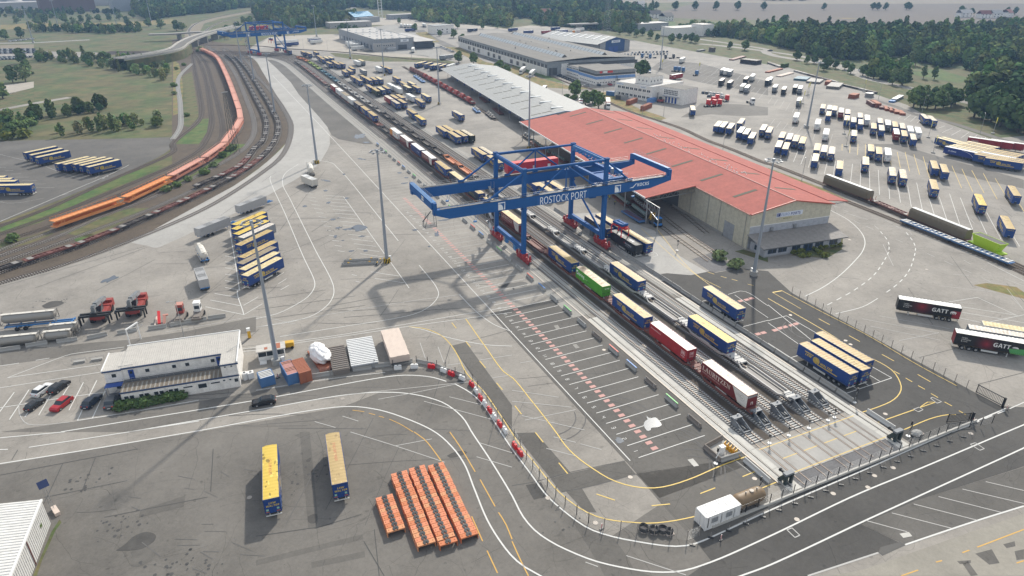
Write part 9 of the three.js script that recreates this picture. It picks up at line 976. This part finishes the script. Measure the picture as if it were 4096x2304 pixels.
// ---------- trees and shrubs ----------
function leafMat(k,c) {const m=new THREE.MeshPhysicalMaterial({color: lin(...c),roughness: 0.95,vertexColors: true,side: THREE.DoubleSide,specularIntensity: 0.2});m.name=k;M[k]=m;return m;}
leafMat('leafDeep',[0.085,0.13,0.052]);leafMat('leafMid',[0.13,0.185,0.068]);leafMat('leafPale',[0.19,0.235,0.115]);leafMat('leafYellow',[0.16,0.18,0.05]);mat('bark',[0.11,0.085,0.065],0.95);
function crownGeo(n,rx,ry,leaf,k,lobes=9) {                 // leaf sprays over the skins of several uneven lobes
  const L=[];for (let i=0;i<lobes;i++) {const a=hash(i,k,1)*6.28,h=(i + 0.5)/lobes,r=Math.sin(Math.PI*(0.15 + 0.8*h))*rx*0.55*hash(i,k,2) ** 0.5;L.push([Math.cos(a)*r,ry*(0.25 + 1.45*h),Math.sin(a)*r,rx*(0.38 + 0.3*hash(i,k,3))*(h>0.8?0.75 : 1)]);}
  const pos=[],nor=[],col=[],v=new THREE.Vector3(),t=new THREE.Vector3(),b=new THREE.Vector3();
  for (let i=0;i<n;i++) {const l=L[i % lobes],z=2*hash(i,k,4) - 0.85,a=hash(i,k,5)*6.28,s=Math.sqrt(Math.max(0,1 - z*z)),rr_=l[3]*(0.72 + 0.36*hash(i,k,6));v.set(s*Math.cos(a),z,s*Math.sin(a)).normalize();const c=[l[0] + v.x*rr_,l[1] + v.y*rr_*(ry/rx)*0.8,l[2] + v.z*rr_];
    v.x += (hash(i,k,7) - 0.5)*1.3;v.y += (hash(i,k,8) - 0.3)*1.3;v.z += (hash(i,k,9) - 0.5)*1.3;v.normalize();t.set(hash(i,k,10) - 0.5,hash(i,k,11) - 0.5,hash(i,k,12) - 0.5).cross(v).normalize();b.crossVectors(v,t);const q=leaf*(0.55 + 0.8*hash(i,k,13)),tone=0.7 + 0.6*hash(i,k,14),warm=0.85 + 0.3*hash(i,k,15);
    const P=[[-1,-0.5],[0.1,-0.9],[1,-0.1],[0.3,0.9],[-0.7,0.6]].map(([x,y])=>[c[0] + (t.x*x + b.x*y)*q,c[1] + (t.y*x + b.y*y)*q,c[2] + (t.z*x + b.z*y)*q]);
    for (const f of [[0,1,2],[0,2,3],[0,3,4]]) for (const j of f) {pos.push(...P[j]);nor.push(v.x,v.y,v.z);col.push(tone*warm,tone,tone*0.9);}}
  const g=new THREE.BufferGeometry();g.setAttribute('position',new THREE.Float32BufferAttribute(pos,3));g.setAttribute('normal',new THREE.Float32BufferAttribute(nor,3));g.setAttribute('color',new THREE.Float32BufferAttribute(col,3));return g;
}
const trunkGeo=(h,r)=>joined([cyl(r,r*0.45,h,0,0,0,8),bar([0,h*0.5,0],[h*0.22,h*0.95,h*0.05],r*0.3,5),bar([0,h*0.55,0],[-h*0.2,h*0.98,h*0.1],r*0.3,5),bar([0,h*0.62,0],[h*0.02,h,-h*0.2],r*0.28,5)]);
const kinds={round: [[0,1,2].map((k)=>crownGeo(620,4.4,3.6,0.62,20 + k,10)),trunkGeo(5.0,0.34),1.5],slim: [[0,1].map((k)=>crownGeo(460,2.7,4.6,0.55,40 + k,9)),trunkGeo(5,0.26),1.8],bush: [[0,1].map((k)=>crownGeo(320,2.0,1.0,0.36,60 + k,7)),trunkGeo(1.2,0.1),0.1]};
function tree(kind,label,p,s,m,group,i=0) {const [cs_,tg,lift]=kinds[kind],t=thing(kind==='bush'?'shrub' : 'tree',label,kind==='bush'?'shrub' : 'tree',[p[0],0,p[1]],i*2.1,group);t.scale.set(s*(0.9 + 0.2*hash(i,3,8)),s,s*(0.9 + 0.2*hash(i,5,8)));share('trunk',tg,M.bark,t);const c=share('crown',cs_[i % cs_.length],M[m],t);c.position.y=lift;return t;}
function treesAt(kind,where,pts,s,m,group) {pts.forEach((p,i)=>tree(kind,({round: 'leafy',slim: 'slim',bush: 'low green'})[kind] + (kind==='bush'?' shrub ' : ' tree ') + where + ', ' + ord(i + 1) + ' from the left',p,s*rr(0.82,1.2),Array.isArray(m)?m[i % m.length] : m,group,i));}
treesAt('round','beside the transit hall and lorries',[[223.6,-385.1],[215.4,-358],[217.8,-346.9],[222.5,-361.7]],1.15,'leafMid','trees by the transit hall');treesAt('bush','under the trees by the transit hall',[[216.4,-382.7],[218.4,-378]],1.2,'leafMid','shrubs by the transit hall');
treesAt('round','at the corner of the office blocks',[[310.1,-437.4],[315,-440.5]],1.5,'leafDeep','trees by the office blocks');treesAt('round','behind the transit hall',[[212.4,-567],[221.7,-555.9],[221.1,-486.8],[221.3,-500.6]],1.15,'leafMid','trees behind the transit hall');treesAt('round','beside the depot wall',[[175,-859],[181.7,-862.5],[189,-852.5]],1.2,'leafDeep','trees beside the depot');treesAt('round','along the depot access road',[[263,-852.2],[271,-782.7],[279.8,-760.5],[273.8,-718.2],[277.7,-971.9],[313.5,-872.8],[325.1,-867.4],[351.5,-847.6],[371.6,-845.8]],1.0,'leafMid','trees by the access road');
treesAt('bush','in the gravel bed beside the red hall',[[132.59,-139.2],[132.51,-132.94]],1.5,'leafPale','shrubs in the gravel bed');treesAt('bush','in the hedge before the hall office',[...[[155.54,-133.5],[157.49,-133.44],[158.88,-133.22],[163.43,-133.25],[163.3,-131.6],[162.57,-129.4],[162.15,-127.52],[157.86,-129.93],[155.67,-130.12],[165.99,-132.93],[168.01,-132.87],[169.72,-132.52],[171.49,-132.58],[173.22,-132.22]]],0.6,'leafYellow','hedge shrubs by the hall office');
treesAt('bush','in the hedge before the site office',[[-24.39,-130.89],[-23.26,-130.91],[-22.19,-130.59],[-21.12,-130.46],[-20.06,-130.33],[-18.98,-130.2],[-17.9,-130.26],[-16.82,-130.12],[-15.73,-129.99],[-14.63,-129.86],[-13.71,-130]],0.75,'leafDeep','hedge shrubs by the site office');treesAt('bush','among the sidings',[...[[-59.9,-244],[-16.4,-279.9],[-12.6,-284.3],[-8.1,-290.9],[-1.9,-298.8],[2.1,-308.4],[7.1,-323.8],[11.3,-335.3]],...[[-5.7,-425.7],[-8.4,-624.6],[-2.8,-646.9],[1.1,-716.2],[11.4,-744.2],[17.1,-733.1],[14.1,-769.4],[-11.1,-503.7],[-11.4,-537.7]]],1.1,['leafMid','leafPale'],'shrubs among the sidings');
treesAt('round','on the far left beyond the sidings',[[-177.1,-949.3],[-164.8,-960.8],[-203,-1186],[-173.2,-1155],[-168.2,-1169.9],[-130.3,-1135.1],[-144,-1176.5],[-123.8,-1167.1],[-115.2,-1181.5],[-103.1,-1185.2],[-90.8,-1189.1],[-78.7,-1203],[-61.6,-1236.3],[-64.2,-1104.4],[-22.2,-1020.9],[-36.6,-1058.7],[-4.1,-983.1],[2.7,-980],[-111,-534.5],[-116.7,-605.2],[-109,-606.4],[-116.7,-668.9],[-128,-718.1],[-171.3,-1075.1],[50.2,-930.2],[63.3,-924.1],[80.6,-1054.5],[87.7,-1034]],1.25,['leafMid','leafDeep','leafPale'],'trees on the far left');treesAt('bush','by the left lot and road',[[-88.3,-421.1],[-88.2,-404.6],[-85.8,-427.3],[-80.5,-405.6],[-82.2,-436],[-93,-423.2],[-124.8,-678.6],[-120,-682.4]],2.0,['leafMid','leafYellow'],'shrubs by the left lot');
treesAt('round','between park and motorway',[...[[472,-714.8],[479.4,-704.9],[473.9,-682.5],[489.9,-693.7],[478.9,-662.3],[470.6,-637.8],[472.5,-615.5],[495.4,-631.8],[495.1,-621],[494.8,-610.4],[493.5,-600.5],[492.8,-547.4],[497.6,-531.7]],...[[488.8,-456.3],[479.6,-436.3],[485,-433.8],[476.9,-411.8],[478.3,-405],[480.4,-397.9],[460.8,-401.1],[467.3,-380.9],[467.3,-369.9],[463.2,-361.2],[462.6,-356.3],[462.6,-351.2],[462.7,-346.2],[451.9,-332],[454.6,-326.2]]],0.95,['leafMid','leafDeep'],'trees along the motorway');treesAt('round','alone in the brown field',[...[[744.7,-1088.3],[773.8,-1074.8],[774,-1060],[796.3,-1035.3],[828.1,-1020.6],[861.4,-1005.1],[895.5,-989.3],[937.6,-969.8]],...[[1033.7,-925.2],[1115.9,-892.8],[1119.4,-885.4],[1132.1,-879.6],[1170.1,-867.7],[1174.9,-865.4],[1107.3,-726.9],[1131.4,-727],[1194.6,-709.2],[1217,-710.5]]],1.5,'leafDeep','field trees');treesAt('slim','in the meadow by the wood',[[496.2,-340.7],[499.3,-334.2],[451.9,-332],[457.7,-329.3],[472.6,-279.3],[552.6,-389.3],[549.6,-390.7],[568.1,-395.3],[480.2,-296.5]],1.1,['leafPale','leafMid'],'slim trees by the wood');
treesAt('round','in the clump beside the perimeter road',[[390.9,-269.9],[393.3,-267.1],[395.7,-264.4],[398.6,-261.4],[404.3,-260.4],[412.9,-261.4],[422.5,-265.4],[410.7,-277.9],[419.3,-277.5],[428.1,-277.1]],1.25,['leafMid','leafPale','leafDeep'],'clump by the perimeter road');treesAt('round','in the dark grove at the right edge',[[396.2,-236.3],[395.1,-231.1],[392,-224.2],[386.6,-216],[383.7,-209.6],[381,-203.4],[379.5,-199.3],[421.3,-249.3],[420.9,-243.1],[417.6,-235.3],[415,-227.6],[414.6,-222]],1.6,'leafDeep','grove at the right edge');
// woods that read as one mass
const inside=(p,poly)=>{let c=false;for (let i=0,j=poly.length - 1;i<poly.length;j=i++) {const a=poly[i],b=poly[j];if ((a[1]>p[1]) !== (b[1]>p[1])&&p[0]<(b[0] - a[0])*(p[1] - a[1])/(b[1] - a[1]) + a[0]) c=!c;} return c;};
const woodGeo=[crownGeo(420,5.2,4.4,0.85,80,12),crownGeo(380,4.2,5.2,0.8,81,10),crownGeo(320,2.9,6.2,0.75,82,8)];
function wood(label,poly,gap,s,ms) {
  const xs=poly.map((p)=>p[0]),zs=poly.map((p)=>p[1]),x0=Math.min(...xs),x1=Math.max(...xs),z0=Math.min(...zs),z1=Math.max(...zs),lists=woodGeo.map(()=>[]);
  for (let x=x0;x<x1;x += gap) for (let z=z0;z<z1;z += gap) {const p=[x + rr(-0.5,0.5)*gap,z + rr(-0.5,0.5)*gap];if (inside(p,poly)) lists[rnd()<0.45?0 : rnd()<0.7?1 : 2].push(p);}
  const D=new THREE.Object3D(),C=new THREE.Color(),t=new THREE.Group();t.name=numbered('woodland');scene.add(t);tag(t,label,'wood');t.userData.kind='stuff';
  lists.forEach((l,i)=>{if (!l.length) return;const I=shade(new THREE.InstancedMesh(woodGeo[i],M[ms[i % ms.length]],l.length));l.forEach((p,k)=>{const f=s*rr(0.7,1.35)*(0.85 + 0.3*hash(Math.round(p[0]/60),Math.round(p[1]/60),4));D.position.set(p[0],0.4,p[1]);D.rotation.y=rnd()*6.28;D.scale.set(f*rr(0.9,1.2),f*rr(0.85,1.25),f);D.updateMatrix();I.setMatrixAt(k,D.matrix);const v=(0.6 + 0.7*hash(Math.round(p[0]/40),Math.round(p[1]/40),9))*rr(0.65,1.4);C.setRGB(v*rr(0.8,1.3),v,v*rr(0.75,1.1));I.setColorAt(k,C);});I.name='tree_crowns';t.add(I);});
}
const dk=['leafDeep','leafMid','leafMid'],lt_=['leafMid','leafPale','leafMid'];
wood('dense mixed wood covering the slope on the right',[[566.4,-571.9],[535.9,-500.9],[521.4,-452.1],[538.6,-429.6],[564.1,-425],[596.4,-440.1],[576.3,-405.1],[562.1,-372.2],[599.6,-380.7],[528,-320.9],[519.2,-300.8],[524,-284.9],[529.3,-261.1],[959.8,-495],[920.3,-520],[840.6,-537.4],[761,-567.9],[749.4,-599.3],[715.8,-628.3],[649.8,-658.9]],7.5,1.2,dk);wood('dark grove running out of the right edge',[[427.7,-259.6],[469.7,-280.7],[513,-290.1],[528.2,-287.5],[541.9,-267.9],[366.3,-172.5],[400.9,-212],[405.2,-229.2]],7,1.45,['leafDeep','leafDeep','leafMid']);wood('thicket beside the motorway on the right',[[488,-382.6],[512.8,-388.9],[498.3,-355.5],[473.2,-336.4],[464,-345.6]],6,0.9,dk);wood('copse beside the yellow meadow',[[463.1,-287.8],[494.4,-303.1],[500.5,-295.9],[476.1,-273.8],[456.9,-271.1],[448.3,-275.1]],7,1.0,dk);wood('young wood beyond the motorway',[...[[575.1,-743.9],[593.6,-735.3],[614.6,-710.7],[654.4,-663.7],[552.8,-557.8],[563.3,-594.8],[562,-641.6],[549.5,-647.4],[571.5,-688.5],[573.6,-729.7]]],7,0.85,lt_);
wood('village wood above the big warehouse',[[647.1,-1395.3],[736,-1374.8],[799.3,-1284.6],[723.9,-1128.2],[728.9,-1011.7],[667.2,-919.9],[619.7,-964.3],[587.7,-1002.3],[506.9,-951.7],[453,-976.7]],13,1.15,dk);wood('pale tree belt above the big warehouse',[[440.2,-845.6],[464.2,-826.4],[466.6,-779.3],[475.6,-760.7],[493.9,-766.7],[478.6,-731.5],[537.2,-746.6],[617.8,-860.5],[587.8,-914.2],[524.8,-923.2],[452.5,-908.9]],8,1.0,lt_);wood('tree belt above the depot',[[311.8,-1012.1],[323,-959.9],[345.1,-931.8],[397.6,-857.3],[486.6,-1049.2],[419,-1129.6],[359.1,-1157.4]],9,1.1,lt_);wood('dark wood along the top centre',[[298.3,-1357.1],[342.4,-1217.8],[427.2,-1151.6],[505.3,-1089.5],[671.5,-1447.9],[453.2,-1527.3],[351.1,-1553.3]],12,1.2,dk);wood('wood behind the distant crane',[[99,-1072.9],[129.1,-998],[141.3,-945],[160,-951.7],[196.3,-983.6],[222.5,-997.5],[253.1,-1123],[219.5,-1116.6],[183.6,-1052.3],[152.6,-1066.7],[105.7,-1137.7]],7,0.95,lt_);wood('dark wood above the distant crane',[[107.8,-1157.7],[155.3,-1084.6],[191,-1108.5],[224.2,-1194.9],[259.5,-1270.1],[295,-1342.7],[304.9,-1533.7],[232.5,-1587.6],[146.6,-1530.4]],10,1.15,dk);wood('wood across the top left',[[-66.8,-1380.7],[-38.6,-1164.9],[16.8,-1267.1],[55.5,-1298.1],[101.8,-1386.5],[136.4,-1432.2],[156.3,-1622.9],[-36.2,-1615.2]],10,1.2,dk);wood('tree line behind the brown store',[[-259.8,-1407.3],[-197,-1366.3],[-168.3,-1329.7],[-129.7,-1359.1],[-84.3,-1314],[-87.5,-1377.3],[-176.7,-1405.8],[-266.6,-1447.5]],12,0.7,dk);wood('far dark forest along the top right',[[1140.2,-1187.4],[1244.6,-1147.5],[1308.2,-1207.2],[1204.4,-1255.3]],26,1.7,['leafDeep','leafDeep','leafDeep']);
wood('scrub beside the far left lot',[[-120.7,-728.4],[-91,-701],[-57.9,-647.6],[-35.1,-602.9],[-14.5,-543.7],[-14.2,-627.3],[-46,-707.9],[-88.9,-758],[-127.2,-775.7]],9,0.6,lt_);wood('hedge along the left access road',[[-97.6,-445.8],[-84,-459],[-67.6,-469.6],[-47.7,-480.1],[-46.7,-463.1],[-66,-453.6],[-81.1,-438.1],[-93.9,-423.7]],6,0.5,dk);wood('scrub between sidings and lot',[[-70.7,-412.9],[-53.2,-417.3],[-34.7,-422],[-17.4,-422.4],[-17.4,-400.7],[-38.4,-400.4],[-64.4,-395.9]],7,0.5,lt_);wood('trees beside the far railway line',[[-163.7,-1043.1],[-122.4,-1010.2],[-77.8,-976.3],[-40.4,-972.3],[-41.5,-1014.9],[-92.7,-1038.7],[-168.9,-1081.4]],9,0.8,dk);wood('bushes beside the brown store',[[-247.3,-1333.1],[-201.1,-1280],[-171.5,-1246.1],[-147.2,-1255],[-171.2,-1308.7],[-223.2,-1343.9]],12,0.6,lt_);
renderer.render(scene,camera);
